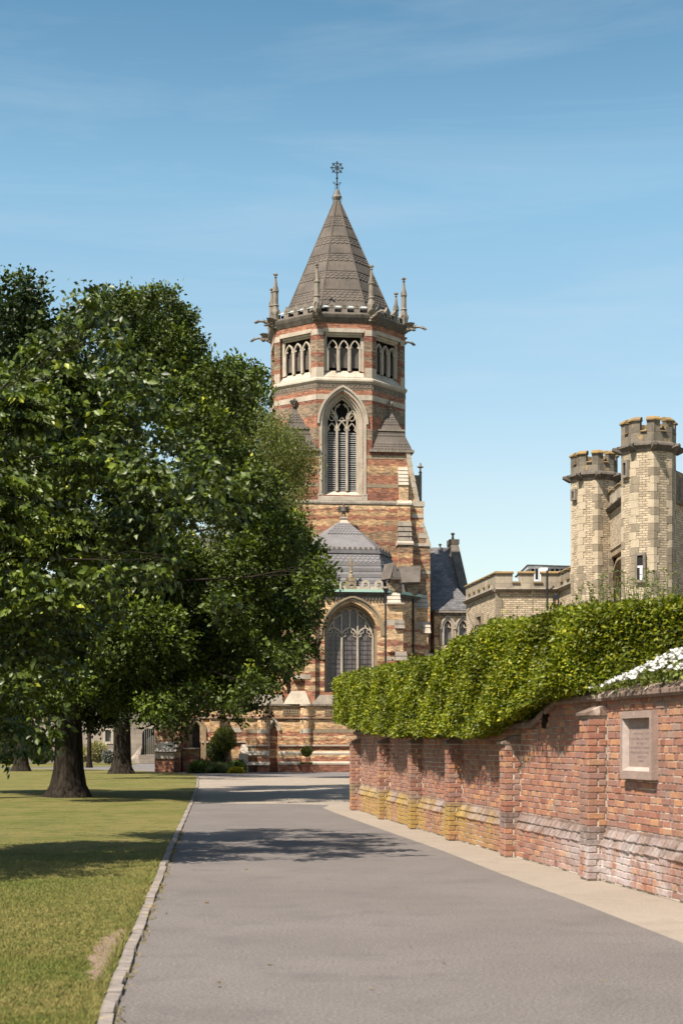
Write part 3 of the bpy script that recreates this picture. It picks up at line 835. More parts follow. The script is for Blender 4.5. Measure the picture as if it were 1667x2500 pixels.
m.profile([(VF, zt(1333)), (VF - 1.02, zt(1333)), (VF - 1.02, zt(1328)), (VF - .7, zt(1322)), (VF, zt(1322))], cu(965), cu(1003))
m.build_each('string_course', M_stone, front_b)
# post and gablet beyond the side buttress
m = MB(); v = VF + 1.6
def cz(y, v): return cp(1000, y, v)[1]
pu = cp(1026, 1200, v)[0]
m.box(pu - .07, pu + .07, v - .07, v + .07, cz(1240, v), cz(1156, v)); m.lathe([(.05, cz(1156, v)), (.11, cz(1153, v)), (.05, cz(1149, v)), (.05, cz(1143, v)), (.12, cz(1139, v)), (.05, cz(1133, v)), (.03, cz(1129, v))], 6, (pu, v))
for sg in (-1, 1): m.tube([(pu, v, cz(1142, v)), (pu + sg * .18, v, cz(1139, v))], [.05, .04], 5)
m.uprofile([(pu - .45, cz(1160, v)), (pu, cz(1160, v)), (pu, cz(1210, v)), (pu - .12, cz(1209, v))], v - .05, v + .6)
m.build('buttress_finial', M_stoneg, chapel)
# ---------------------------------------------------------------- apse in front of the tower
def au(px, v=VA): return cp(px, 1700, v)[0]
def az(py, v=VA, px=850): return cp(px, py, v)[1]
uA0, uA1 = au(768), au(946)                        # front face corners
zg = az(1443)
ap = MB()
wL, wR = au(792), au(922)
aw2 = (wL, wR, az(1690), az(1552), az(1470))
panel(ap, uA0, uA1, 0, zg, [aw2], VA, VA + .9)
vS = VA + 2.6                                      # canted sides
uS0, uS1 = au(768) - 1.1, cp(1022, 1700, vS)[0]
for a, b in (((uA1, VA), (uS1, vS)), ((uA0, VA), (uS0, vS))):
    ap.add([(a[0], a[1], 0), (b[0], b[1], 0), (b[0], b[1], zg), (a[0], a[1], zg)], [(0, 1, 2, 3)])
    ap.add([(b[0], b[1], 0), (b[0], VF, 0), (b[0], VF, zg), (b[0], b[1], zg)], [(0, 1, 2, 3)])
ap.build('apse_wall', M_ap, chapel)
# dark eaves course, gutter, parapet
m = MB()
def eave_poly(d): return [(uS0 - d, VF), (uS0 - d, vS - d * .6), (uA0 - d * .4, VA - d), (uA1 + d * .4, VA - d), (uS1 + d, vS - d * .6), (uS1 + d, VF)]
for d, a, b in ((.03, 1459, 1452), (.10, 1452, 1446)):
    m.prism(eave_poly(d), az(a), az(b))
for i in range(22):
    u = uA0 + (uA1 - uA0) * (i + .5) / 22
    m.box(u - .045, u + .045, VA - .07, VA, az(1466), az(1459))
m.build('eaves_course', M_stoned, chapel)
m = MB(); m.prism(eave_poly(.20), az(1446), az(1439.5)); m.build('gutter', M_copper, chapel)
vg = VA + .06
pz0, pz1, pz2 = az(1439.5), az(1428), az(1404)
m = MB(); m.prism(eave_poly(-.02), pz0, pz0 + .06); m.box(uA0, uA1, vg, vg + .2, pz0, az(1431)); m.build('parapet', M_stone, chapel)
def gablet(px, w, y1, hole):
    m = MB(); u = au(px, vg); a, b = u - w, u + w
    out = [(a, pz0 + .06)] + arch(a, b, az((y1 + 1432) / 2, vg), az(y1, vg), 5) + [(b, pz0 + .06)]
    n = len(out)
    inn = [(u + (p[0] - u) * .45, pz0 + .15 + (p[1] - pz0 - .1) * .55) for p in out]
    for i in range(n):
        j = (i + 1) % n
        for vv in (vg - .03, vg + .22): m.add([(out[i][0], vv, out[i][1]), (out[j][0], vv, out[j][1]), (inn[j][0], vv, inn[j][1]), (inn[i][0], vv, inn[i][1])], [(0, 1, 2, 3)])
        m.add([(out[i][0], vg - .03, out[i][1]), (out[j][0], vg - .03, out[j][1]), (out[j][0], vg + .22, out[j][1]), (out[i][0], vg + .22, out[i][1])], [(0, 1, 2, 3)])
        m.add([(inn[i][0], vg - .03, inn[i][1]), (inn[j][0], vg - .03, inn[j][1]), (inn[j][0], vg + .22, inn[j][1]), (inn[i][0], vg + .22, inn[i][1])], [(0, 1, 2, 3)])
    m.build('pierced_gablet', M_stone, chapel)
for px in (789, 823, 892, 925): gablet(px, .22, 1416, 0)
m = MB(); u = au(857.5, vg)
zc1 = az(1430, vg)
m.ribbon([(u + .165 * math.cos(R(30 * j)), zc1 + .165 * math.sin(R(30 * j))) for j in range(12)], .12, vg - .03, vg + .22, True)
m.uprofile([(u - .30, pz0), (u + .30, pz0), (u + .30, pz0 + .1), (u - .30, pz0 + .1)], vg - .05, vg + .2)
for sg in (-1, 1): m.box(*sorted((u + sg * .17, u + sg * .27)), vg - .02, vg + .2, pz0, az(1412, vg))
m.box(u - .27, u + .27, vg - .02, vg + .2, az(1419, vg), az(1410, vg))
m.lathe([(.14, az(1410, vg)), (.12, az(1403, vg)), (.07, az(1400, vg)), (.11, az(1397, vg)), (.06, az(1394, vg)), (.05, az(1361, vg))], 6, (u, vg + .09))
m.box(u - .26, u + .26, vg + .04, vg + .14, az(1380.5, vg), az(1376.5, vg))
m.build('gable_cross', M_bst, chapel)
# great window: stepped arch mouldings, mullions, tracery, leaded glass
w = MB()
zsp_ = az(1552)
uo0, uo1 = au(785), au(939)
for i, (px0, px1, ya, wd, vv) in enumerate(((783, 938, 1457, .10, -.10), (787, 933, 1462, .17, -.03), (791, 928, 1468, .12, .12), (794, 924, 1474, .14, .28), (797, 919, 1482, .10, .46))):
    a, b = au(px0), au(px1)
    zlow = az(1688) if i > 1 else az(1552)
    pth = arch(a, b, zsp_, az(ya), 12)
    if i > 1: pth = [(a, zlow)] + pth + [(b, zlow)]
    w.ribbon(pth, wd, VA + vv, VA + vv + .22)
w.profile([(VA - .12, az(1722)), (VA - .12, az(1718)), (VA + .5, az(1690)), (VA + .5, az(1722))], au(786), au(930))
gw = w.build('great_window', M_bst, chapel)
t = MB(); v0, v1 = VA + .52, VA + .70
c3 = [au(798), au(836.5), au(875.5), au(913)]
zsl = az(1555)
for i in range(4):
    t.box(c3[i] - .05, c3[i] + .05, v0 - .03, v1, az(1690), zsl)
for i in range(3):
    a, b = c3[i], c3[i + 1]
    t.ribbon(arch(a, b, zsl, az(1531), 7), .08, v0, v1)
    mm = (a + b) / 2
    for sg in (-1, 1):
        t.ribbon([(mm + sg * .37, zsl + .02), (mm + sg * .22, zsl + .08), (mm + sg * .26, zsl + .26)], .05, v0 + .02, v1 - .04)
        t.ribbon([(mm + sg * .26, zsl + .22), (mm + sg * .10, zsl + .26), (mm + sg * .10, zsl + .42)], .04, v0 + .02, v1 - .04)
for px, yt in ((836.5, 1488), (875.5, 1488), (856.5, 1486), (817, 1500), (895, 1500)):
    u = au(px); yb = 1533 if px in (856.5, 817, 895) else 1555
    t.box(u - .04, u + .04, v0, v1, az(yb), az(yt))
    for sg in (-1, 1): t.ribbon([(u, az(yt + 8)), (u + sg * .10, az(yt)), (u + sg * .16, az(yt - 2))], .05, v0, v1)
for sg, pa, pb in ((1, 836.5, 801), (-1, 875.5, 911)):
    t.ribbon([(au(pa), az(1497)), (au((pa + pb) / 2), az(1510)), (au(pb), az(1540))], .07, v0, v1)
t.build('tracery', M_stone, gw)
g = MB()
for i in range(3):
    g.box(c3[i] + .05, c3[i + 1] - .05, v0 + .10, v0 + .12, az(1690), az(1548))
g.build_each('leaded_glass', M_glass, gw)
g = MB(); g.box(wL, wR, v0 + .13, v0 + .15, az(1550), az(1466)); g.build_each('leaded_glass', M_glass, gw)
g = MB()
for i in range(3):
    for j in range(12):
        z = az(1688) + j * .25
        if z < az(1560): g.box(c3[i] + .05, c3[i + 1] - .05, v0 + .085, v0 + .10, z, z + .012)
    for q in (.33, .66):
        u = c3[i] + (c3[i + 1] - c3[i]) * q; g.box(u - .008, u + .008, v0 + .085, v0 + .10, az(1688), az(1552))
g.build_each('saddle_bar', M_iron, gw)
# --- apse roofs: steep slate slope, crested kerb, hipped cap with beast
zk0, zk1 = cp(850, 1351, VA + 1.5)[1], cp(850, 1341, VA + 1.5)[1]
vK, vK2 = VA + 1.5, VA + 3.5
uK0, uK1 = cp(757, 1345, vK)[0], cp(925, 1345, vK)[0]
uK2 = cp(953, 1350, vK2)[0]; uK3 = uK0 - (uK2 - uK1)
low = [(uS0 + .2, VF - .05), (uS0 + .2, vS), (uA0 + .15, VA + .3), (uA1 - .12, VA + .3), (uS1 - .25, vS), (uS1 - .25, VF - .05)]
top = [(uK3, VF - .05), (uK3, vK2), (uK0, vK), (uK1, vK), (uK2, vK2), (uK2, VF - .05)]
zl0 = az(1436)
m = MB(); m.hexa([(p[0], p[1], zl0) for p in low], [(p[0], p[1], zk0) for p in top]); m.build('roof', M_slate, chapel)
# slate courses on the steep slope
mb = MB()
Lq = [Vector((low[2][0], low[2][1], zl0)), Vector((low[3][0], low[3][1], zl0)), Vector((uK1, vK, zk0)), Vector((uK0, vK, zk0))]
scale_rows(mb, [Lq[0].lerp(Lq[3], .66), Lq[1].lerp(Lq[2], .66), Lq[1].lerp(Lq[2], .985), Lq[0].lerp(Lq[3], .985)], 4, 14, .03)
for f in (.16, .33, .5, .66):
    a, b = Lq[0].lerp(Lq[3], f), Lq[1].lerp(Lq[2], f)
    mb.hexa([tuple(a + Vector((0, -.035, -.02))), tuple(b + Vector((0, -.035, -.02))), tuple(b + Vector((0, .03, -.02))), tuple(a + Vector((0, .03, -.02)))],
            [tuple(a + Vector((0, -.01, .16))), tuple(b + Vector((0, -.01, .16))), tuple(b + Vector((0, .05, .16))), tuple(a + Vector((0, .05, .16)))])
tag(mb.build('slate_tiles', M_slate, chapel), kind='stuff')
mb = MB()
a0, a1, b0_, b1_ = Vector((low[3][0], low[3][1], zl0)), Vector((low[4][0], low[4][1], zl0)), Vector((uK1, vK, zk0)), Vector((uK2, vK2, zk0))
scale_rows(mb, [a0.lerp(b0_, .66), a1.lerp(b1_, .66), a1.lerp(b1_, .985), a0.lerp(b0_, .985)], 4, 9, .03)
tag(mb.build('slate_tiles', M_slate, chapel), kind='stuff')
def grow(P, d):
    cx = sum(p[0] for p in P) / len(P); cy = P[0][1]
    return [(p[0] + (d if p[0] > cx else -d), p[1] - (d if p[1] < cy - .1 else 0)) for p in P]
m = MB(); m.prism(grow(top, .09), zk0, zk0 + .09); m.prism(grow(top, .04), zk0 + .09, zk1); 
m.build('roof_kerb', M_slate, chapel)
def crest(a, b, n):
    for i in range(n):
        m = MB(); f0, f1 = (i + .18) / n, (i + .82) / n
        p, q = (a[0] + (b[0] - a[0]) * f0, a[1] + (b[1] - a[1]) * f0), (a[0] + (b[0] - a[0]) * f1, a[1] + (b[1] - a[1]) * f1)
        m.hexa([(p[0], p[1] - .05, zk1), (q[0], q[1] - .05, zk1), (q[0], q[1] + .06, zk1), (p[0], p[1] + .06, zk1)], [(p[0] * .85 + q[0] * .15, p[1] - .02, zk1 + .13), (q[0] * .85 + p[0] * .15, q[1] - .02, zk1 + .13), (q[0] * .85 + p[0] * .15, q[1] + .06, zk1 + .13), (p[0] * .85 + q[0] * .15, p[1] + .06, zk1 + .13)])
        m.build('cresting_tile', M_scale, chapel)
crest((uK0, vK), (uK1, vK), 13); crest((uK1, vK), (uK2, vK2), 4)
vX = VF - .5
uX = cp(838, 1270, vX)[0]; zX = cp(838, 1270, vX)[1]
g2 = grow(top, -.02)
cap = MB(); cap.hexa([(p[0], p[1], zk1 - .02) for p in g2], [(uX + .12 * (1 if i > 2 else -1), vX + (.2 if i in (0, 5) else (-.05 if i in (1, 4) else -.12)), zX) for i in range(6)])
cap.build('cap_roof', M_slate, chapel)
mb = MB()
A = [Vector((uK0, vK, zk1)), Vector((uK1, vK, zk1)), Vector((uX + .12, vX - .12, zX)), Vector((uX - .12, vX - .12, zX))]
scale_rows(mb, [A[0].lerp(A[3], .5), A[1].lerp(A[2], .5), A[1].lerp(A[2], .9), A[0].lerp(A[3], .9)], 5, 11, .025)
tag(mb.build('slate_tiles', M_slate, chapel), kind='stuff')
m = MB(); c = (uX, vX - .15)
m.frus((c[0] - .33, c[0] + .33, c[1] - .33, c[1] + .3), zX - .28, (c[0] - .12, c[0] + .12, c[1] - .12, c[1] + .12), zX + .05)
m.box(c[0] - .2, c[0] + .2, c[1] - .2, c[1] + .2, zX + .05, zX + .15)
zz = zX + .15
m.build('beast_pedestal', M_stone, chapel)
m = MB()
for sg in (-1, 1):
    m.tube([(c[0] + sg * .08, c[1], zz), (c[0] + sg * .08, c[1], zz + .16), (c[0] + sg * .05, c[1] - .02, zz + .28)], [.03, .035, .07], 5)
m.tube([(c[0], c[1], zz + .18), (c[0], c[1] - .02, zz + .34), (c[0], c[1], zz + .56), (c[0], c[1], zz + .66)], [.07, .17, .14, .07], 8)
m.tube([(c[0], c[1], zz + .6), (c[0] + .02, c[1] - .02, zz + .74), (c[0] + .08, c[1] - .12, zz + .76)], [.08, .07, .02], 6)
for sg in (-1, 1):
    for j in range(5):
        a = R(55 - 28 * j)
        m.tube([(c[0] + sg * .10, c[1] + .05, zz + .48), (c[0] + sg * (.12 + .18 * math.cos(a)), c[1] + .05, zz + .46 + .18 * math.sin(a)), (c[0] + sg * (.10 + .30 * math.cos(a)), c[1] + .07, zz + .44 + .26 * math.sin(a))], [.05, .05, .02], 4)
m.build('winged_beast', M_stoned, chapel)
# --- buttress right of the great window
def stage_buttress(cx0, cx1, v, stages, capz, depth, name='buttress'):
    """stages: (y_top, y_bottom, extra projection) each ending in sloped stones"""
    b = MB()
    for yt, yb, pr in stages:
        b.box(cp(cx0, yt, v)[0], cp(cx1, yt, v)[0], v - pr, v + depth, az(yb, v), az(yt, v))
    o = b.build(name, M_ap, chapel)
    return o
vB = VA - .25
bo = stage_buttress(946, 983, vB, [(1420, 1445, -.28), (1472, 1513, .0), (1530, 1592, .14)], 0, 2.2)
m = MB(); m.box(cp(944, 1500, vB)[0], cp(965, 1500, vB)[0], vB - .02, vB + 1, 0, az(1476)); m.build('buttress_flank', M_ap, bo)
bb = MB(); bb.box(cp(964, 1600, vB)[0], cp(990, 1600, vB)[0], vB - .30, vB + 2.4, 0, az(1614)); bb.build('buttress_base', M_ap, bo)
def wstones(px0, px1, y0, y1, n, v, pr0, pr1, par, mat=M_stone, dp=1.0):
    for i in range(n):
        f0, f1 = i / n, (i + 1) / n
        m = MB(); ya, yb = y0 + (y1 - y0) * f0, y0 + (y1 - y0) * f1
        pa, pb = pr0 + (pr1 - pr0) * f0, pr0 + (pr1 - pr0) * f1
        a, b = cp(px0, ya, v)[0], cp(px1, ya, v)[0]
        m.hexa([(a, v - pb - .03, az(yb, v)), (b, v - pb - .03, az(yb, v)), (b, v + dp, az(yb, v)), (a, v + dp, az(yb, v))],
               [(a + .02, v - pa, az(ya, v) - .012), (b - .02, v - pa, az(ya, v) - .012), (b - .02, v + dp, az(ya, v) - .012), (a + .02, v + dp, az(ya, v) - .012)])
        m.build('weathering_stone', mat, par)
wstones(945, 978, 1443, 1471, 3, vB, -.28, .10, bo)
wstones(962, 987, 1511, 1534, 2, vB, .02, .24, bo, M_stoneg)
wstones(963, 992, 1590, 1613, 2, vB, .14, .40, bo, M_stoneg)
m = MB(); m.box(cp(943, 1475, vB)[0], cp(986, 1475, vB)[0], vB - .18, vB + 1.2, az(1475, vB), az(1471, vB)); m.box(cp(944, 1520, vB)[0], cp(963, 1520, vB)[0], vB - .03, vB + .5, az(1526, vB), az(1512, vB)); m.box(cp(944, 1520, vB)[0], cp(963, 1520, vB)[0], vB - .03, vB + .5, az(1612, vB), az(1603, vB)); m.build_each('string_course', M_stone, bo)
vB2 = VA + 2.4
b2 = stage_buttress(1013, 1044, vB2, [(1440, 1462, -.2), (1482, 1517, .0), (1535, 1600, .12)], 0, 1.6)
m = MB(); m.box(cp(1013, 1600, vB2)[0], cp(1050, 1600, vB2)[0], vB2 - .15, vB2 + 1.6, 0, az(1600, vB2)); m.build('buttress_base', M_ap, b2)
wstones(1014, 1045, 1448, 1480, 3, vB2, -.22, .12, b2)
wstones(1030, 1050, 1516, 1545, 2, vB2, .0, .2, b2)
wstones(1034, 1057, 1594, 1625, 2, vB2, .1, .5, b2)
m = MB(); m.box(cp(1012, 1480, vB2)[0], cp(1045, 1480, vB2)[0], vB2 - .16, vB2 + 1.2, az(1485, vB2), az(1481, vB2)); m.box(cp(1012, 1520, vB2)[0], cp(1031, 1520, vB2)[0], vB2 - .03, vB2 + .5, az(1535, vB2), az(1517, vB2)); m.build_each('string_course', M_stone, b2)
# stone-roofed gablets above
def cpt(px, py, v):
    u, z = cp(px, py, v); return (u, v, z)
m = MB()
g0 = [cpt(929, 1416, VA + .3), cpt(953, 1412, VA - .35), cpt(963, 1372, VA + .0), cpt(938, 1378, VA + .9)]
m.add(g0 + [(p[0] + .02, p[1] + .12, p[2] - .08) for p in g0], [(0, 1, 2, 3), (7, 6, 5, 4), (0, 4, 5, 1), (1, 5, 6, 2), (2, 6, 7, 3), (3, 7, 4, 0)])
g1 = [cpt(957, 1408, VA - .30), cpt(975, 1411, VA - .28), cpt(963, 1374, VA - .1)]
m.add(g1 + [(p[0], p[1] + .6, p[2]) for p in g1], [(0, 1, 2), (5, 4, 3), (0, 3, 4, 1), (1, 4, 5, 2), (2, 5, 3, 0)])
m.box(cp(952, 1412, VA)[0], cp(976, 1412, VA)[0], VA - .36, VA + .5, az(1415), az(1410))
m.build('gablet_roof', M_scale, chapel)
m = MB()
g0 = [cpt(982, 1422, VA + 1.3), cpt(1025, 1421, VA + 1.3), cpt(1027, 1382, VA + 2.4), cpt(972, 1383, VA + 2.4)]
m.add(g0 + [(p[0], p[1] + .16, p[2] - .10) for p in g0], [(0, 1, 2, 3), (7, 6, 5, 4), (0, 4, 5, 1), (1, 5, 6, 2), (2, 6, 7, 3), (3, 7, 4, 0)])
for i in range(9):
    p = cpt(1003 + i * 2.8, 1382, VA + 2.42); m.box(p[0] - .02, p[0] + .02, p[1] - .04, p[1] + .04, p[2] - .05, p[2] + .05)
m.build('gablet_roof', M_scale, chapel)
m = MB(); m.box(cp(995, 1430, VA + 1.6)[0], cp(1020, 1430, VA + 1.6)[0], VA + 1.6, VA + 3, zg, az(1424, VA + 1.5)); m.box(cp(952, 1415, VA)[0], cp(978, 1415, VA)[0], VA - .02, VA + 1.4, zg, az(1414)); m.build_each('gablet_wall', M_ap, chapel)
for px, v, y0 in ((941, VA - .12, 1437), (1009, VA + 2.0, 1448)):
    m = MB(); u = cp(px, 1500, v)[0]
    m.tube([(u, v, 0.1), (u, v, az(y0, v))], .05, 8)
    m.frus((u - .09, u + .09, v - .09, v + .09), az(y0 + 8, v), (u - .16, u + .16, v - .14, v + .14), az(y0 - 1, v))
    for yy in (1520, 1580, 1640): m.lathe([(.07, az(yy, v)), (.07, az(yy - 3, v))], 8, (u, v))
    m.build('drainpipe', M_iron, chapel)
# ---------------------------------------------------------------- battered plinth of the chapel seen along the drive
VP = VA - .35
z1722, z1752, z1820 = az(1722, VP), az(1752, VP), az(1820, VP)
pl = MB()
dop = (cp(658, 1800, VP)[0], cp(678, 1800, VP)[0], 0.0, az(1784, VP), az(1764, VP))
uP0, uP1 = cp(600, 1800, VP)[0], cp(880, 1800, VP)[0]
panel(pl, uP0, uP1 + 2.6, 0, az(1724, VP), [dop], VP, VP + .35)
pl.box(uP0, uP1 + 2.6, VP + .36, VP + .6, 0, az(1724, VP)) 
pl.build('plinth_wall', M_ap, chapel)
def hc(px, y0, y1, r, v=VP):                      # half-round buttress
    m = MB(); u = cp(px, 1800, v)[0]; m.lathe([(r, az(y0, v)), (r, az(y1, v))], 16, (u, v + .05)); return m
u642, u746 = 642, 746
for px, pw in ((642, .30), (746, .30)):
    m = hc(px, 1888, 1724, .31); m.build('round_buttress', M_ap, chapel)
# string courses and plinth bands of stone
def pband(name, y0, y1, pr, a=None, b=None, v=None, mat=M_stone, slope=0.0):
    v = VP if v is None else v
    m = MB()
    ua = cp(a, 1800, v)[0] if a else uP0; ub = cp(b, 1800, v)[0] if b else uP1 + 2.6
    m.profile([(v + .1, az(y1, v)), (v - pr, az(y1, v)), (v - pr, az(y0 + (y1 - y0) * .4, v)), (v - pr * (1 - slope), az(y0, v)), (v + .1, az(y0, v))], ua, ub)
    return m.build(name, mat, chapel)
for a_, b_ in ((None, None),):
    pband('string_course', 1720, 1724, .12, a_, b_, mat=M_stoneg)
    pband('string_course', 1752, 1755, .09, a_, b_, mat=M_bst)
for a_, b_ in ((600, 657), (679, None)):
    pband('string_course', 1818.5, 1822.5, .10, a_, b_)
    pband('plinth_band', 1835, 1843, .16, a_, b_, slope=.5)
    pband('plinth_band', 1859.5, 1867, .30, a_, b_, slope=.5)
m = MB()
for a_, b_ in ((600, 657), (679, 900)):
    m.box(cp(a_, 1800, VP)[0], cp(b_, 1800, VP)[0], VP - .15, VP + .1, az(1860, VP), az(1843, VP))
    m.box(cp(a_, 1800, VP)[0], cp(b_, 1800, VP)[0], VP - .28, VP + .1, 0, az(1867, VP))
m.build_each('plinth_course', M_ap, chapel)
for a_, b_ in ((600, 657), (732, 760)):
    for yy, yb, rr in ((1720, 1724, .40), (1752, 1755, .37), (1780, 1791, .316), (1818.5, 1822.5, .38)):
        px = 642 if a_ == 600 else 746
        if yy == 1818.5 and px == 746: pass
        m = hc(px, yb, yy, rr); m.build_each('stone_band', M_stone, chapel)
m = MB(); m.frus((cp(626, 1, VP)[0], cp(656, 1, VP)[0], VP - .58, VP), 0, (cp(627, 1, VP)[0], cp(656, 1, VP)[0], VP - .52, VP), az(1868, VP)); m.build_each('plinth_course', M_ap, chapel)
m = MB(); m.frus((cp(627, 1, VP)[0], cp(656, 1, VP)[0], VP - .46, VP), az(1861, VP), (cp(627, 1, VP)[0], cp(656, 1, VP)[0], VP - .40, VP), az(1842, VP)); m.build_each('plinth_course', M_ap, chapel)
m = MB(); m.frus((cp(597, 1, VP)[0], cp(657, 1, VP)[0], VP - .62, VP), az(1868, VP), (cp(598, 1, VP)[0], cp(657, 1, VP)[0], VP - .46, VP), az(1860, VP)); m.frus((cp(597, 1, VP)[0], cp(656, 1, VP)[0], VP - .46, VP), az(1844, VP), (cp(603, 1, VP)[0], cp(656, 1, VP)[0], VP - .34, VP), az(1834, VP)); m.build_each('plinth_band', M_stone, chapel)
m = MB(); m.box(cp(603, 1, VP)[0], cp(626, 1, VP)[0], VP - .05, VP, az(1834, VP), az(1822, VP)); m.box(cp(603, 1, VP)[0], cp(657, 1, VP)[0], VP - .03, VP, az(1791, VP), az(1780, VP)); m.box(cp(760, 1, VP)[0], cp(862, 1, VP)[0], VP - .01, VP, az(1790, VP), az(1780, VP)); m.build_each('stone_band', M_bst, chapel)
# door hood and frieze squares
m = MB()
for d, w_, vv in ((.10, .12, -.06), (.0, .10, .04)):
    m.ribbon([(dop[0] - d, dop[3])] + arch(dop[0] - d, dop[1] + d, dop[3], dop[4] + d * 1.4, 6), w_, VP + vv - .03, VP + vv + .12)
m.box(dop[0] - .14, dop[0], VP - .04, VP + .3, 0, dop[3])
m.build('door_arch', M_stone, chapel)
m = MB(); m.box(dop[0], dop[1], VP + .30, VP + .34, 0, dop[4]); m.build('passage_back', M_ap, chapel)
for (p0, p1) in ((691, 730), (793, 838)):
    m = MB(); n = 6 if p0 == 691 else 7
    za_, zb_ = az(1745, VP), az(1731, VP)
    m.box(cp(p0, 1, VP)[0], cp(p1, 1, VP)[0], VP - .03, VP, za_ - .05, za_); m.box(cp(p0, 1, VP)[0], cp(p1, 1, VP)[0], VP - .03, VP, zb_, zb_ + .05)
    for i in range(n + 1):
        u = cp(p0 + (p1 - p0) * i / n, 1, VP)[0]; m.box(u - .015, u + .015, VP - .05, VP, za_, zb_)
        if i < n:
            um, zm = cp(p0 + (p1 - p0) * (i + .5) / n, 1, VP)[0], (za_ + zb_) / 2
            m.ribbon([(um + .055 * math.cos(R(60 * j)), zm + .10 * math.sin(R(60 * j))) for j in range(6)], .03, VP - .05, VP - .01, True)
    m.build('carved_frieze', M_bst, chapel)
# sloped stone shoulder above the string, turning round the left buttress
m = MB()
def shoulder(p0, p1, yt, v, pr, mat=M_stoneg):
    m = MB(); a, b = cp(p0, 1, v)[0], cp(p1, 1, v)[0]
    m.profile([(v + .3, az(1720, v)), (v - .05, az(1720, v)), (v + pr, az(yt, v)), (v + pr + .3, az(yt, v))], a, b)
    m.build('sloped_offset', mat, chapel)
shoulder(763, 960, 1697, VP, .33); shoulder(600, 691, 1696, VP, .40)
m = MB(); a, b = cp(692, 1, VP)[0], cp(757, 1, VP)[0]
m.hexa([(a, VP - .12, az(1720, VP)), (b, VP - .25, az(1720, VP)), (b, VP + .5, az(1720, VP)), (a, VP + .5, az(1720, VP))], [(cp(712, 1, VP)[0], VP + .15, az(1688, VP)), (cp(746, 1, VP)[0], VP + .05, az(1688, VP)), (cp(746, 1, VP)[0], VP + .5, az(1688, VP)), (cp(712, 1, VP)[0], VP + .5, az(1688, VP))])
m.build('sloped_offset', M_stone, chapel)
# left buttress of the apse and the nave bay behind the trees
m = MB(); m.box(cp(746, 1, VA)[0] - .05, cp(768, 1, VA)[0], VA - .25, VA + 1, az(1722), az(1440)); m.box(cp(714, 1, VA)[0], cp(748, 1, VA)[0], VA + .0, VA + 1.2, az(1722), az(1500)); m.build('buttress', M_ap, chapel)
for y0, y1 in ((1514, 1527), (1603, 1612), (1648, 1659), (1600, 1606)):
    m = MB(); m.box(cp(713.5, 1, VA)[0], cp(757, 1, VA)[0], VA - .27, VA + .1, az(y1), az(y0)); m.build_each('stone_band', M_stone, chapel)
VN = VA + 1.2
m = MB()
nw = (cp(700, 1, VN)[0], cp(711, 1, VN)[0], az(1695, VN), az(1560, VN), az(1530, VN))
nw2 = (cp(560, 1, VN)[0], cp(640, 1, VN)[0], az(1690, VN), az(1560, VN), az(1480, VN))
panel(m, cp(380, 1, VN)[0], cp(746, 1, VN)[0], 0, az(1440, VN), [nw, nw2], VN, VN + .5)
m.box(cp(380, 1, VN)[0], cp(746, 1, VN)[0], VN + .52, VN + 8, 0, az(1440, VN))
m.build('nave_wall', M_ap, chapel)
m = MB(); m.box(nw[0], nw[1], VN + .40, VN + .42, nw[2], nw[4]); m.box(nw2[0], nw2[1], VN + .40, VN + .42, nw2[2], nw2[4]); m.build_each('leaded_glass', M_glass, chapel)
m = MB()
a, b = cp(376, 1, VN)[0], cp(746, 1, VN)[0]
m.hexa([(a, VN - .3, az(1442, VN)), (b, VN - .3, az(1442, VN)), (b, VN + 8, az(1442, VN)), (a, VN + 8, az(1442, VN))], [(a, VN + 3.8, az(1290, VN)), (b, VN + 3.8, az(1290, VN)), (b, VN + 4.2, az(1290, VN)), (a, VN + 4.2, az(1290, VN))])
m.build('roof', M_slate2, chapel)
# side porch wing with the small pointed door, left of the topiary
VD = VA - .1
m = MB()
dd = (cp(467.5, 1, VD)[0], cp(490.5, 1, VD)[0], 0.0, az(1783, VD), az(1765, VD))
panel(m, cp(441, 1, VD)[0], uP0 + .02, 0, az(1724, VD), [dd], VD, VD + .4)
m.box(cp(441, 1, VD)[0], uP0, VD + .42, VD + 1, 0, az(1724, VD))
m.box(cp(512, 1, VD)[0], cp(535, 1, VD)[0], VD - .55, VD, 0, az(1724, VD)); m.box(cp(512, 1, VD)[0] - .05, cp(535, 1, VD)[0] + .05, VD - .05, VD + 1.3, az(1724, VD), az(1660, VD))
m.box(cp(378, 1, VD)[0], cp(441, 1, VD)[0], VD - .9, VD + .9, 0, az(1724, VD))
m.build('porch_wall', M_ap, chapel)
m = MB(); m.box(dd[0], dd[1], VD + .36, VD + .40, 0, dd[4]); m.build('door', M_wood, chapel)
m = MB()
for d, w_, vv in ((.22, .10, -.06), (.10, .14, .0), (-.01, .08, .12)): m.ribbon([(dd[0] - d, 0.3)] + arch(dd[0] - d, dd[1] + d, dd[3], dd[4] + d * 1.3, 7) + [(dd[1] + d, 0.3)], w_, VD + vv - .03, VD + vv + .12)
m.build('door_arch', M_bst, chapel)
m = MB()
for a_, b_, y0, y1, pr in ((441, 600, 1720, 1724, .12), (441, 600, 1752, 1755, .09), (492, 600, 1810, 1814, .09)):
    m.box(cp(a_, 1, VD)[0], cp(b_, 1, VD)[0], VD - pr, VD + .1, az(y1, VD), az(y0, VD))
m.box(cp(511, 1, VD)[0], cp(536, 1, VD)[0], VD - .66, VD - .1, az(1724, VD), az(1720, VD)); m.box(cp(511, 1, VD)[0], cp(536, 1, VD)[0], VD - .63, VD - .1, az(1755, VD), az(1752, VD))
m.box(cp(492, 1, VD)[0], cp(512, 1, VD)[0], VD - .02, VD + .1, az(1789, VD), az(1777, VD)); m.box(cp(536, 1, VD)[0], cp(590, 1, VD)[0], VD - .02, VD + .1, az(1789, VD), az(1777, VD))
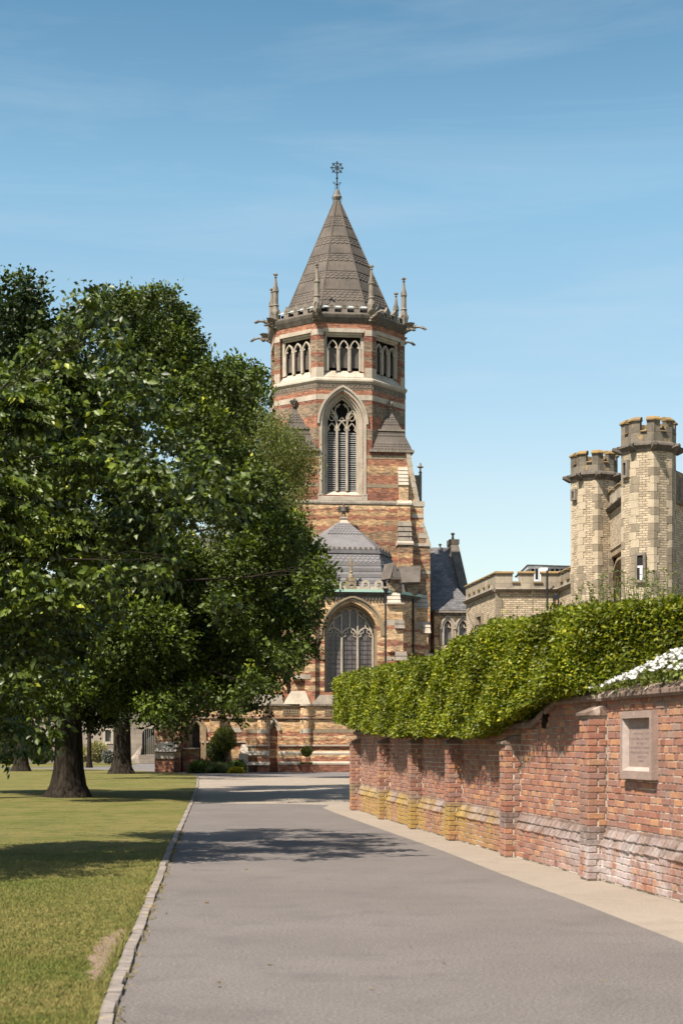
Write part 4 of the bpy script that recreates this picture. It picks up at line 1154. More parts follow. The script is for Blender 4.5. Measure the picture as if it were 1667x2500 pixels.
m.build_each('string_course', M_stone, chapel)
shoulder(441, 600, 1698, VD, .4)
m = MB()
m.frus((cp(584, 1, VD)[0], cp(604, 1, VD)[0], VD - .7, VD), az(1840, VD), (cp(589, 1, VD)[0], cp(604, 1, VD)[0], VD - .3, VD), az(1818, VD)); m.box(cp(582, 1, VD)[0], cp(604, 1, VD)[0], VD - .8, VD, 0, az(1840, VD)); m.build_each('plinth_band', M_stone, chapel)
# porch pier base left of the low wall
VQ = VD - 1.0
m = MB()
m.box(cp(381, 1, VQ)[0], cp(424, 1, VQ)[0], VQ - .25, VQ + 1, 0, az(1846, VQ)); m.build('pier_base', M_ap, chapel)
m = MB()
m.frus((cp(381, 1, VQ)[0] - .05, cp(424, 1, VQ)[0] + .05, VQ - .32, VQ + .8), az(1852, VQ), (cp(382, 1, VQ)[0], cp(424, 1, VQ)[0], VQ - .25, VQ + .8), az(1838, VQ))
m.frus((cp(380, 1, VQ)[0] - .05, cp(424, 1, VQ)[0] + .1, VQ - .38, VQ + .8), az(1836, VQ), (cp(385, 1, VQ)[0], cp(441, 1, VQ)[0], VQ - .05, VQ + .8), az(1812, VQ))
m.build_each('plinth_band', M_stone, chapel)
# ---------------------------------------------------------------- slate-roofed ranges right of the tower
VR = 5.5
def rz(py, v=VR): return cp(1090, py, v)[1]
def ru(px, v=VR): return cp(px, 1400, v)[0]
m = MB()                                            # back gabled roof, ridge along u
m.profile([(VR + .5, rz(1480)), (VR + 1.0, rz(1445, VR + 1)), (VR + 4.5, rz(1337, VR + 4.5)), (VR + 8, rz(1445, VR + 1)), (VR + 8, rz(1480))], ru(1030), cp(1103, 1400, VR + 4)[0])
m.build('roof', M_slate2, chapel)
m = MB()
ugl = cp(1100, 1400, VR + 4)[0]
pr = [(VR + .2, rz(1440, VR + 1)), (VR + .9, rz(1430, VR + 1)), (VR + 4.5, rz(1318, VR + 4.5)), (VR + 5, rz(1318, VR + 4.5)), (VR + 8.5, rz(1430, VR + 1)), (VR + 8.5, 0), (VR + .2, 0)]
m.profile(pr, ugl, ugl + .55)
m.box(ugl - .05, ugl + .6, VR + 4.1, VR + 5.2, rz(1330, VR + 4.5), rz(1318, VR + 4.5)); m.lathe([(.10, rz(1318, VR + 4.5)), (.07, rz(1306, VR + 4.5)), (.16, rz(1303, VR + 4.5)), (.10, rz(1300, VR + 4.5))], 6, (ugl + .25, VR + 4.6))
m.box(ugl, ugl + .75, VR - .3, VR + 1.2, rz(1450, VR), rz(1440, VR))
m.build('gable_parapet', M_stoned, chapel)
u_ = cp(1074, 1335, VR + 4.5)[0]; m = MB(); m.lathe([(.08, rz(1340, VR + 4.5)), (.06, rz(1332, VR + 4.5)), (.14, rz(1330, VR + 4.5)), (.08, rz(1328, VR + 4.5))], 6, (u_, VR + 4.5)); m.build('ridge_finial', M_stoneg, chapel)
m = MB()                                            # lower vestry with hipped roof
a, b = ru(1053, -3.4), ru(1200, -3.4)
ue, vE = ru(1058, -3.4), -3.4
zE = rz(1490, vE)
ax_u, ax_z = cp(1074, 1392, -.6)
m.hexa([(a, vE - .1, zE), (cp(1163, 1, vE)[0], vE - .1, zE), (cp(1165, 1, vE)[0], 2.4, zE), (a, 2.4, zE)], [(ax_u - .45, -.7, ax_z), (ax_u + .12, -.7, ax_z), (ax_u + .12, -.4, ax_z), (ax_u - .45, -.4, ax_z)])
m.build('roof', M_slate2, chapel)
m = MB()
vv = vE + .15
wins = [(cp(1083.5, 1, vv)[0], cp(1101.5, 1, vv)[0], rz(1576, vv), rz(1532, vv), rz(1516, vv)), (cp(1120, 1, vv)[0], cp(1139, 1, vv)[0], rz(1576, vv), rz(1532, vv), rz(1516, vv))]
panel(m, cp(1060, 1, vv)[0], cp(1200, 1, vv)[0], 0, rz(1492, vv), wins, vv, vv + .3)
m.add([(cp(1060, 1, vv)[0], vv, 0), (cp(1060, 1, vv)[0], vv + 5, 0), (cp(1060, 1, vv)[0], vv + 5, rz(1492, vv)), (cp(1060, 1, vv)[0], vv, rz(1492, vv))], [(0, 1, 2, 3)])
m.build('vestry_wall', M_ap, chapel)
m = MB()
a, b = cp(1059, 1, vv)[0], cp(1200, 1, vv)[0]
m.profile([(vv, rz(1492, vv)), (vv - .25, rz(1497, vv)), (vv - .25, rz(1493, vv)), (vv - .12, rz(1486, vv)), (vv, rz(1486, vv))], a, b)
m.box(a, b, vv - .10, vv, rz(1503, vv), rz(1500, vv))
for i in range(9):
    u = cp(1067 + 14.5 * i, 1, vv)[0]; m.tube([(u, vv, rz(1499, vv)), (u, vv - .2, rz(1499, vv))], .06, 6)
m.build('eaves_cornice', M_stoneg, chapel)
for (wa, wb, zi, zs_, za_) in wins:
    m = MB()
    m.ribbon([(wa - .06, zi)] + arch(wa - .06, wb + .06, zs_, za_ + .1, 6) + [(wb + .06, zi)], .12, vv - .05, vv + .12)
    m.ribbon(arch(wa - .20, wb + .20, zs_ - .05, za_ + .28, 6), .12, vv - .10, vv + .05)
    m.ribbon([(wa + .02, zs_), (wa + .14, zs_ + .02), ((wa + wb) / 2 - .05, zs_ + .22)], .08, vv + .05, vv + .2); m.ribbon([(wb - .02, zs_), (wb - .14, zs_ + .02), ((wa + wb) / 2 + .05, zs_ + .22)], .08, vv + .05, vv + .2)
    m.lathe([(.06, zi), (.06, zs_ - .15), (.11, zs_ - .1), (.11, zs_ - .02)], 8, (wa - .22, vv - .04)); m.lathe([(.06, zi), (.06, zs_ - .15), (.11, zs_ - .1), (.11, zs_ - .02)], 8, (wb + .22, vv - .04))
    m.profile([(vv - .12, zi - .25), (vv - .12, zi - .08), (vv + .2, zi), (vv + .2, zi - .25)], wa - .35, wb + .35)
    wo = m.build('lancet_window', M_stone, chapel)
    g = MB(); g.box(wa, wb, vv + .2, vv + .22, zi, za_); g.build_each('leaded_glass', M_glass, wo)
    g = MB(); nn = 7
    for i in range(-10, 16):
        for sg in (-1, 1):
            x0 = wa + i * .085
            pts = []
            for tt in np.linspace(0, 1, 30):
                uu = x0 + sg * tt * 1.1; zz_ = zi + tt * 1.3 * 1.0
                if wa < uu < wb and zz_ < zs_ + .1: pts.append((uu, zz_))
            if len(pts) > 1: g.ribbon([pts[0], pts[-1]], .012, vv + .185, vv + .20)
    g.build('glazing_lattice', M_lead, wo)
m = MB(); m.box(cp(1050, 1, VF + 3)[0], cp(1067, 1, VF + 3)[0], VF + 2, VF + 4, 0, cp(1060, 1530, VF + 3)[1]); m.build('link_wall', M_lo, chapel)
m = MB(); u = cp(1064, 1, VF + 1.9)[0]; m.tube([(u, VF + 1.9, 0), (u, VF + 1.9, cp(1064, 1538, VF + 1.9)[1])], .06, 6); m.build('drainpipe', M_iron, chapel)
# ================================================================ CASTELLATED STONE HOUSE
M_rub = stone_mat('coursed_yellow_stone', (0.72, 0.57, 0.395), (0.58, 0.45, 0.30), 1.1, streak=0.25, b=0.8, blocks=(0.26, 0.092, 0.012, 0.45), grime=.55)
M_quo1 = stone_mat('pale_quoin', (0.68, 0.55, 0.39), (0.56, 0.45, 0.31), 1.5, streak=.2)
M_quo2 = stone_mat('grey_quoin', (0.40, 0.32, 0.225), (0.30, 0.24, 0.17), 1.5, streak=.3)
M_par = stone_mat('parapet_ashlar', (0.31, 0.255, 0.19), (0.20, 0.165, 0.125), 1.6, streak=.6, spots=(0.30, 0.20, 0.09), blocks=(0.75, 0.36, 0.012, 0.6))
M_par2 = stone_mat('buff_parapet_ashlar', (0.52, 0.43, 0.32), (0.40, 0.33, 0.24), 1.4, streak=.4, blocks=(0.8, 0.4, 0.01, 0.7))
M_cop = stone_mat('lichened_coping', (0.40, 0.25, 0.09), (0.24, 0.18, 0.11), 2.0, streak=.2)
house = thing('castellated_house', 'yellow stone house with two octagonal battlemented turrets and a low battlemented wing behind the hedge', 'house', (11, 64, 0))
def wz(y, Y): return CH + (HY - y) / F * Y
def turret(cx, Y, r, yt, ysill, yc, slit=False, nm=0):
    t = MB()
    ztop, zsil, zcor = wz(yt, Y - r), wz(ysill, Y - r), wz(yc, Y - r)
    rr = r
    body = [(rr * math.cos(R(-90 + 45 * k)) + cx, rr * math.sin(R(-90 + 45 * k)) + Y) for k in range(8)]
    t.prism(body, 0, zcor)
    to = t.build('turret', M_rub, house)
    # cornice with carved corner bosses
    m = MB(); c = (cx, Y)
    m.lathe([(rr - .1, zcor - .12), (rr + .03, zcor - .12), (rr + .10, zcor + .02), (rr + .17, zcor + .10), (rr + .14, zcor + .18), (rr + .02, zcor + .26), (rr - .1, zcor + .26)], 8, c, R(-90))
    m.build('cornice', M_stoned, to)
    for k in range(-2, 3):
        a = R(-90 + 45 * k); x, y = math.cos(a), math.sin(a)
        m = MB(); m.tube([(cx + x * (rr), Y + y * rr, zcor - .02), (cx + x * (rr + .18), Y + y * (rr + .18), zcor + .06), (cx + x * (rr + .36), Y + y * (rr + .36), zcor + .10)], [.14, .13, .07], 6)
        m.tube([(cx + x * (rr + .15) - y * .12, Y + y * (rr + .15) + x * .12, zcor + .14), (cx + x * (rr + .15) + y * .12, Y + y * (rr + .15) - x * .12, zcor + .14)], [.06, .06], 5)
        m.build('carved_boss', M_stoned, to)
    # parapet drum and corner merlons
    ro, ri = rr + .02, rr - .20
    def pt(q, k): a = R(-90 + 45 * k); return (cx + q * math.cos(a), Y + q * math.sin(a))
    m = MB()
    O = [pt(ro, k) for k in range(8)]; I = [pt(ri, k) for k in range(8)]
    for k in range(8):
        j = (k + 1) % 8
        m.hexa([(*O[k], zcor + .2), (*O[j], zcor + .2), (*I[j], zcor + .2), (*I[k], zcor + .2)], [(*O[k], zsil), (*O[j], zsil), (*I[j], zsil), (*I[k], zsil)])
    m.build('parapet', M_par, to)
    for k in range(8):
        def md(P, j, f): return (P[k][0] + (P[j][0] - P[k][0]) * f, P[k][1] + (P[j][1] - P[k][1]) * f)
        f = .34
        a, b = (k - 1) % 8, (k + 1) % 8
        poly = [md(O, a, f), O[k], md(O, b, f), md(I, b, f), I[k], md(I, a, f)]
        m = MB(); m.prism(poly, zsil, ztop - .16); me_ = m.build('merlon', M_par, to)
        O2 = [pt(ro + .07, q) for q in range(8)]; I2 = [pt(ri - .05, q) for q in range(8)]; O3 = [pt(ro - .08, q) for q in range(8)]
        def md2(P, j, f): return (P[k][0] + (P[j][0] - P[k][0]) * f, P[k][1] + (P[j][1] - P[k][1]) * f)
        f2 = .37
        lo = [md2(O2, a, f2), O2[k], md2(O2, b, f2), md2(I2, b, f2), I2[k], md2(I2, a, f2)]
        hi = [md2(O3, a, f2), O3[k], md2(O3, b, f2), md2(I2, b, f2), I2[k], md2(I2, a, f2)]
        m = MB(); m.prism(lo, ztop - .16, ztop - .11); m.hexa([(*p, ztop - .11) for p in lo], [(*p, ztop) for p in hi]); m.build('coping', M_cop, to)
        # embrasure sill
        q0, q1, q2, q3 = md(O2, b, .36), md(O2, b, .64), md(I2, b, .64), md(I2, b, .36)
        m = MB(); m.hexa([(*q0, zsil), (*q1, zsil), (*q2, zsil), (*q3, zsil)], [(*q0, zsil + .03), (*q1, zsil + .03), (q2[0], q2[1], zsil + .14), (q3[0], q3[1], zsil + .14)]); m.build('embrasure_sill', M_cop, to)
    # quoins wrapping each visible corner
    def wrap(hl, hr, h, mat):
        m = MB(); e = .014
        c0 = Vector((0, 0, 0)); 
        dl = Vector((math.cos(R(180 - 22.5)), math.sin(R(180 - 22.5)), 0)); dr = Vector((math.cos(R(22.5)), math.sin(R(22.5)), 0))
        P = [dl * hl, c0, dr * hr]
        out = [P[0] + Vector((-e * .4, -e, 0)), Vector((0, -e * 1.1, 0)), P[2] + Vector((e * .4, -e, 0))]
        inn = [P[0] + Vector((.02, .05, 0)), Vector((0, .05, 0)), P[2] + Vector((-.02, .05, 0))]
        ring = [tuple(x) for x in out + inn[::-1]]
        m.hexa([(x[0], x[1], 0) for x in ring], [(x[0], x[1], h) for x in ring])
        me = bpy.data.meshes.new('quoin'); me.from_pydata(m.v, [], m.f); finish_mesh(me, mat); return me
    rs = random.Random(31 + nm)
    hq = .30
    kinds = [wrap(a_, b_, hq - .012, mt) for (a_, b_) in ((.24, .13), (.13, .24), (.22, .22)) for mt in (M_quo1, M_quo2)]
    n = int((zcor - .15 - 4.5) / hq)
    Mi = ROOTM[house].inverted()
    for k in range(-2, 3):
        a = R(-90 + 45 * k)
        for i in range(n):
            z = zcor - .14 - (i + 1) * hq
            hi_ = i < n * .45
            dark = rs.random() < (.28 if hi_ else .72)
            ki = kinds[(i % 2) * 2 + (1 if dark else 0)] if rs.random() < .8 else kinds[4 + (1 if dark else 0)]
            inst('quoin', ki, to, Mi @ Matrix.Translation((cx + rr * math.cos(a), Y + rr * math.sin(a), z)) @ Matrix.Rotation(a + R(90), 4, 'Z'))
    return to, zcor
T1X, T1Y, T1R = (1583 - HX) / F * 61, 61.0, 1.035
T2X, T2Y, T2R = (1450 - HX) / F * 68, 68.0, .985
t1, zc1 = turret(T1X, T1Y, T1R, 1014, 1052, 1092, nm=1)
t2, zc2 = turret(T2X, T2Y, T2R, 1097, 1128, 1163, nm=2)
def slitwin(par, px0, px1, y0, y1, Y, ang, mat=M_stoneg, sash=False):
    """narrow window with a stone surround, facing the camera side; Y is its distance"""
    x0, x1 = (px0 - HX) / F * Y, (px1 - HX) / F * Y
    cx, w = (x0 + x1) / 2, (x1 - x0) / 2 / math.cos(R(ang))
    z0, z1 = wz(y1, Y), wz(y0, Y)
    M = Matrix.Translation((cx, Y, 0)) @ Matrix.Rotation(R(ang), 4, 'Z')
    m = MB(M); b = .10
    for q in ((-w - b, -w, z0 - b, z1 + b), (w, w + b, z0 - b, z1 + b), (-w, w, z1, z1 + b), (-w, w, z0 - b, z0)): m.box(q[0], q[1], -.05, .2, q[2], q[3])
    fo = m.build('window', mat, par)
    m = MB(M); m.box(-w, w, .0, .02, z0, z1); m.build('pane', M_dark, fo)
    if sash:
        m = MB(M)
        m.box(-w * .1, w * .6, -.02, 0, z0, z0 + (z1 - z0) * .55); m.box(-w, w, -.02, 0, z0 + (z1 - z0) * .50, z0 + (z1 - z0) * .58); m.box(w * .55, w * .8, -.02, 0, z0, z1 * 1 - .4)
        m.build('sash', M_white, fo)
fa = T1R * math.cos(R(22.5))
Yw = T1Y - fa * math.cos(R(22.5)) - .0
slitwin(t1, 1556, 1569, 1356, 1416, Yw - .02, -22.5, sash=True)
slitwin(t1, 1523.5, 1528, 1130, 1160, T1Y - T1R * .38, -67.5)
slitwin(t2, 1398, 1401.5, 1200, 1216, T2Y - T2R * .38, -67.5)
# wall between the turrets with a pointed gateway window
a = Vector((T2X + .55, T2Y - .3, 0)); b = Vector((T1X - .35, T1Y + .6, 0))
L = (b - a).length; ang = math.atan2(b.y - a.y, b.x - a.x)
MW = Matrix.Translation(a) @ Matrix.Rotation(ang, 4, 'Z')
def along(px):                                      # position along that wall seen at photo column px
    k = (px - HX) / F; d = (b - a) / L
    return (k * a.y - a.x) / (d.x - k * d.y)
def ynear(px): s_ = along(px); return (a + (b - a) / L * s_).y
zpt, zpc = wz(1213, ynear(1472)), wz(1262, ynear(1472))
m = MB(MW)
s0, s1 = along(1482), along(1521) + .5
zt_, zb_ = wz(1348, ynear(1484)), 4.0
panel(m, 0, L, 0, zpc, [(s0, s1, zb_, zt_, zt_)], 0, .7)
gw_ = m.build('gatehouse_wall', M_rub, house)
m = MB(MW); m.profile([(.02, zpc - .1), (-.10, zpc - .06), (-.22, zpc + .05), (-.10, zpc + .16), (.02, zpc + .18)], -.1, L); m.build('cornice', M_stoned, house)
m = MB(MW); m.box(0, L, -.04, .22, zpc + .16, zpt - .42); m.build('parapet', M_par2, house)
for i in range(4):
    s_ = L * (i + .12) / 4; e_ = s_ + L / 4 * .66
    m = MB(MW); m.box(s_, e_, -.04, .22, zpt - .42, zpt - .1); m.build('merlon', M_par2, house)
    m = MB(MW); m.profile([(-.10, zpt - .1), (-.10, zpt - .05), (.05, zpt + .02), (.26, zpt + .02), (.26, zpt - .1)], s_ - .05, e_ + .05); m.build('coping', M_cop, house)
    m = MB(MW); m.box(s_ + .7, s_ + .95, -.06, -.02, zpt - .95, zpt - .62); m.build('arrow_loop', M_dark, house)
m = MB(MW)
m.box(s0 - .02, s0 + .25, .02, .5, zb_, zt_); m.box(s0, s1, .05, .5, zt_ - .28, zt_); m.box(s0, s1, .3, .5, zt_ - .6, zt_ - .28)
for i in range(3): m.ribbon([(s0 + .25, zb_)] + arch(s0 + .25 + i * .12, s1 - .1, zt_ - 2.2, zt_ - .5 - i * .1, 8), .10, .1 + i * .1, .25 + i * .1)
m.build('gateway_moulding', M_bst, house)
m = MB(MW); m.box(s0, s1, .62, .66, 0, zt_); m.build('gateway_shadow', M_dark, house)
# range running back from the right turret
c0 = Vector((T1X + T1R * .80, T1Y - .15, 0)); dr = Vector((.5, .87, 0))
MR = Matrix.Translation(c0) @ Matrix.Rotation(math.atan2(.87, .5), 4, 'Z')
zr = wz(1145, 61)
m = MB(MR); m.box(0, 14, 0, .9, 0, zr - 1.2); m.build('range_wall', M_rub, house)
m = MB(MR); m.profile([(.02, zr - 1.3), (-.12, zr - 1.25), (-.12, zr - 1.15), (.02, zr - 1.1)], 0, 14); m.box(0, 14, -.03, .3, zr - 1.1, zr); m.build('parapet', M_par, house)
# low wing
YW = 72.0
XWL, XWR = (1210 - HX) / F * YW, (1366 - HX) / F * YW
zwt, zws, zwc = wz(1395, YW), wz(1422, YW), wz(1441, YW)
YL_ = 78.3; XL_ = (1138 - HX) / F * YL_
P = [Vector((XL_, YL_, 0)), Vector((XWL, YW, 0)), Vector((XWR, YW, 0)), Vector((T2X - .5, T2Y - .35, 0))]
def run(p, q, mer, mwin=None, zc=zwc):
    d = q - p; Ln = d.length; M = Matrix.Translation(p) @ Matrix.Rotation(math.atan2(d.y, d.x), 4, 'Z')
    m = MB(M); panel(m, 0, Ln, 0, zc, mwin or [], 0, .35); m.build('wing_wall', M_rub, house)
    m = MB(M); m.profile([(.02, zc - .10), (-.08, zc - .08), (-.20, zc + .03), (-.10, zc + .10), (.02, zc + .12)], -.03, Ln + .03); m.build('cornice', M_stoneg, house)
    m = MB(M); m.box(.0, Ln, -.03, .28, zc + .10, zws); m.build('parapet', M_par2, house)
    for (f0, f1) in mer:
        m = MB(M); m.box(f0, f1, -.028, .278, zws, zwt - .10); m.build('merlon', M_par2, house)
        m = MB(M); m.profile([(-.10, zwt - .10), (-.10, zwt - .06), (-.02, zwt), (.28, zwt), (.34, zwt - .10)], f0 - .05, f1 + .05); m.build('coping', M_cop, house)
    cuts = sorted(mer)
    for (x0, x1), (y0, y1) in zip(cuts[:-1], cuts[1:]):
        m = MB(M); m.profile([(-.09, zws - .05), (-.09, zws + .02), (.28, zws + .07), (.28, zws - .05)], x1 - .03, y0 + .03); m.build('embrasure_sill', M_cop, house)
    return M
Ls = (P[1] - P[0]).length
g_ = Ls / 6.0
dY_ = (1169 - 0)
def sl(px):
    k = (px - HX) / F; d = (P[1] - P[0]) / Ls
    return (k * P[0].y - P[0].x) / (d.x - k * d.y)
wside = [(sl(1166), sl(1178), wz(1560, 74), wz(1503, 74.5), wz(1503, 74.5))]
MS = run(P[0], P[1], [(i * g_ + .0, i * g_ + g_ * .72) for i in range(5)] + [(5 * g_, Ls + .02)], wside)
m = MB(MS); m.box(wside[0][0] - .05, wside[0][1] + .05, -.08, .04, wside[0][3], wside[0][3] + .16); m.box(wside[0][0], wside[0][0] + .12, -.02, .1, wside[0][2], wside[0][3]); m.box(wside[0][0], wside[0][1], .3, .33, wside[0][2], wside[0][3]); m.box(wside[0][0] - .14, wside[0][0], -.10, .0, wside[0][3] - .55, wside[0][3] + .12); m.box(wside[0][1], wside[0][1] + .2, -.10, .0, wside[0][3] - .55, wside[0][3] + .12); m.build('window', M_quo2, house)
def fx(px): return (px - HX) / F * YW - XWL
MF = run(P[1], P[2], [(fx(1210), fx(1251)), (fx(1267), fx(1303)), (fx(1322), fx(1367))])
run(P[2], P[3], [(0.0, .35), (.8, 1.5), (2.0, 2.7), (3.2, (P[3] - P[2]).length)])
m = MB(); m.prism([(XWL + .1, YW + .3), (XWR, YW + .3), (XWR + 3, 80), (XL_ + .3, 80)], zwc, zwc + .2); m.build('flat_roof', M_lead, house)
rq = random.Random(3)
i = 0; z = zwc - .12
while z > 3.0:
    h = .34; wd = .36 if i % 2 else .2
    m = MB(); m.box(XWL - .012, XWL + wd, YW - .012, YW + .1, z - h + .01, z); m.build('quoin', M_quo2 if rq.random() < .7 else M_quo1, house)
    z -= h; i += 1
# vent pipe, lantern and wire brackets on the wing
m = MB(); xx = (1335.5 - HX) / F * 71.6; m.tube([(xx, 71.6, 2.0), (xx, 71.6, wz(1393, 71.6))], .048, 8); m.lathe([(.06, wz(1440, 71.6)), (.06, wz(1436, 71.6))], 8, (xx, 71.6)); m.build('vent_pipe', M_iron, house)
m = MB(); xx = (1357 - HX) / F * 71.5; zz = wz(1455, 71.5)
m.box(xx - .13, xx + .13, 71.4, 71.7, zz - .16, zz + .03); m.tube([(xx + .12, 71.6, zz), (xx + .12, 71.6, 2)], .035, 6); m.lathe([(.11, zz + .03), (.05, zz + .09)], 6, (xx, 71.55)); m.build('rain_hopper', M_iron, house)
m = MB(MS); s_ = sl(1158); z_ = wz(1490, 75)
m.tube([(s_, -.05, z_ - .7), (s_, -.35, z_), (s_ + .9, -.35, z_ + .15), (s_ + .5, -.1, z_ + .5), (s_, -.35, z_)], .012, 4); m.build('wire_bracket', M_iron, house)
# white rooftop dormer range behind the wing
Yd = 84.0
def dx(px): return (px - HX) / F * Yd
m = MB(); m.hexa([(dx(1286), Yd - .2, wz(1381, Yd)), (dx(1420), Yd - .2, wz(1385, Yd)), (dx(1420), Yd + 6, wz(1385, Yd)), (dx(1286), Yd + 6, wz(1381, Yd))], [(dx(1286), Yd - .2, wz(1379, Yd)), (dx(1420), Yd - .2, wz(1383, Yd)), (dx(1420), Yd + 6, wz(1383, Yd)), (dx(1286), Yd + 6, wz(1379, Yd))])
m.hexa([(dx(1300), Yd + .4, wz(1380, Yd)), (dx(1420), Yd + .4, wz(1383, Yd)), (dx(1420), Yd + 6, wz(1383, Yd)), (dx(1300), Yd + 6, wz(1380, Yd))], [(dx(1334), Yd + 2.5, wz(1371, Yd)), (dx(1420), Yd + 2.5, wz(1374, Yd)), (dx(1420), Yd + 4, wz(1374, Yd)), (dx(1334), Yd + 4, wz(1371, Yd))])
dr_ = thing('rooftop_dormer', 'white painted rooftop dormer with a low slate roof behind the battlements', 'dormer', (dx(1330), Yd, zwc - 1))
m.build('roof', M_slate2, dr_)
m = MB(); m.box(dx(1288), dx(1420), Yd, Yd + 5, wz(1388, Yd), wz(1381.5, Yd)); m.box(dx(1296), dx(1420), Yd + .25, Yd + 5, zwc - 1, wz(1386, Yd)); m.build('fascia', M_white, dr_)
for px in range(1296, 1400, 12):
    m = MB(); m.box(dx(px + 2), dx(px + 9), Yd + .22, Yd + .26, wz(1397, Yd), wz(1388.5, Yd)); m.build('pane', M_dark, dr_)
m = MB(); m.box(dx(1303.5), dx(1322), Yd - 2.5, Yd + 1, zwc - 1, wz(1388.5, Yd - 2)); m.build('side_light', M_white, dr_)
m = MB(); m.box((1307 - HX) / F * (Yd - 2.55), (1313.5 - HX) / F * (Yd - 2.55), Yd - 2.54, Yd - 2.5, wz(1415, Yd - 2.5), wz(1391, Yd - 2.5)); m.build('pane', M_dark, dr_)

# ================================================================ GREY RANGE, LOW WALL, STEPS at the far left
M_ash = stone_mat('pale_ashlar', (0.42, 0.34, 0.27), (0.33, 0.27, 0.21), 1.0, streak=.3, blocks=(0.9, 0.38, 0.012, 0.75))
YG = 124.0
def gx(px, Y=YG): return (px - HX) / F * Y
gr = thing('school_range', 'pale stone range with a planked double door and latticed window behind the trees', 'building', (gx(250), YG, 0))
dzb = wz(1843, YG)
op = [(gx(256), gx(272), wz(1812, YG), wz(1782, YG), wz(1782, YG)), (gx(347), gx(386), dzb, wz(1795, YG), wz(1778, YG))]
op = [(gx(178), gx(192), wz(1812, YG), wz(1782, YG), wz(1782, YG))] + op
m = MB(); panel(m, gx(-300), gx(440), 0, 9, op, YG, YG + .5); m.build('wall', M_ash, gr)
m = MB(); m.hexa([(gx(-300), YG - .3, 9), (gx(440), YG - .3, 9), (gx(440), YG + 8, 9), (gx(-300), YG + 8, 9)], [(gx(-300), YG + 4, 13), (gx(440), YG + 4, 13), (gx(440), YG + 4.2, 13), (gx(-300), YG + 4.2, 13)]); m.build('roof', M_slate2, gr)
for (a_, b_, z0, z1, _) in op[:2]:
    m = MB(); 
    for q in ((a_ - .15, a_ + .03, z0 - .15, z1 + .15), (b_ - .03, b_ + .15, z0 - .15, z1 + .15), (a_, b_, z1 - .03, z1 + .15), (a_, b_, z0 - .15, z0 + .03)): m.box(q[0], q[1], YG - .04, YG + .2, q[2], q[3])
    f_ = m.build('window', M_stone, gr)
    m = MB(); m.box(a_, b_, YG + .3, YG + .32, z0, z1); m.build('pane', M_glass, f_)
    m = MB()
    for k in range(-3, 8):
        for sg in (-1, 1):
            x0 = a_ + k * .14
            pts = [(x0 + sg * t_ * .6, z0 + t_ * (z1 - z0)) for t_ in np.linspace(0, 1, 20) if a_ < x0 + sg * t_ * .6 < b_]
            if len(pts) > 1: m.ribbon([pts[0], pts[-1]], .02, YG + .27, YG + .29)
    m.build('lattice', M_lead, f_)
m = MB()
a_, b_ = op[2][0], op[2][1]
for i in range(8):
    m = MB(); w_ = (b_ - a_) / 8; m.box(a_ + i * w_ + .012, a_ + (i + 1) * w_ - .012, YG + .30 + (i % 2) * .01, YG + .36, dzb, wz(1779, YG)); m.build('plank', M_wood, gr)
st = thing('stone_steps', 'three wide pale stone steps up to the planked double door', 'steps', (gx(362, 120), 120, 0))
for i in range(3):
    m = MB(); m.box(gx(340 - 2 * i, 120), gx(384, 120), 119.6 + i * .45, YG, i * dzb / 3 + .001, (i + 1) * dzb / 3); m.build('step', M_ash, st)
m = MB(); m.hexa([(gx(318, 121), 121, 0), (gx(340, 121), 121, 0), (gx(340, 124), 123.9, 0), (gx(318, 124), 123.9, 0)], [(gx(320, 121), 121.4, wz(1850, 121)), (gx(344, 121), 121.4, wz(1822, 121)), (gx(344, 124), 123.9, wz(1822, 124)), (gx(320, 124), 123.9, wz(1850, 124))]); m.build('step_flank', M_ash, st)
M_redw = banded_mat('garden_brick', [(0, RED), (0.9, BRN)], 3)
YB = 84.2
lw = thing('low_brick_wall', 'low red brick wall with stone coping round the steps by the small pointed door', 'wall', (gx(455, YB), YB, 0))
zl_ = wz(1826.5, YB)
m = MB(); m.box(gx(424, YB), gx(436, YB), YB - .3, YB + 1.2, 0, zl_ - .06); m.box(gx(446, YB), gx(486, YB), YB - .05, YB + .25, 0, zl_ - .06); m.box(gx(436, YB), gx(446, YB), YB + .9, YB + 1.2, 0, zl_ - .06); m.build('brickwork', M_redw, lw)
m = MB(); m.box(gx(423, YB), gx(487, YB), YB - .34, YB + .3, zl_ - .06, zl_); m.build('coping', M_stoneg, lw)

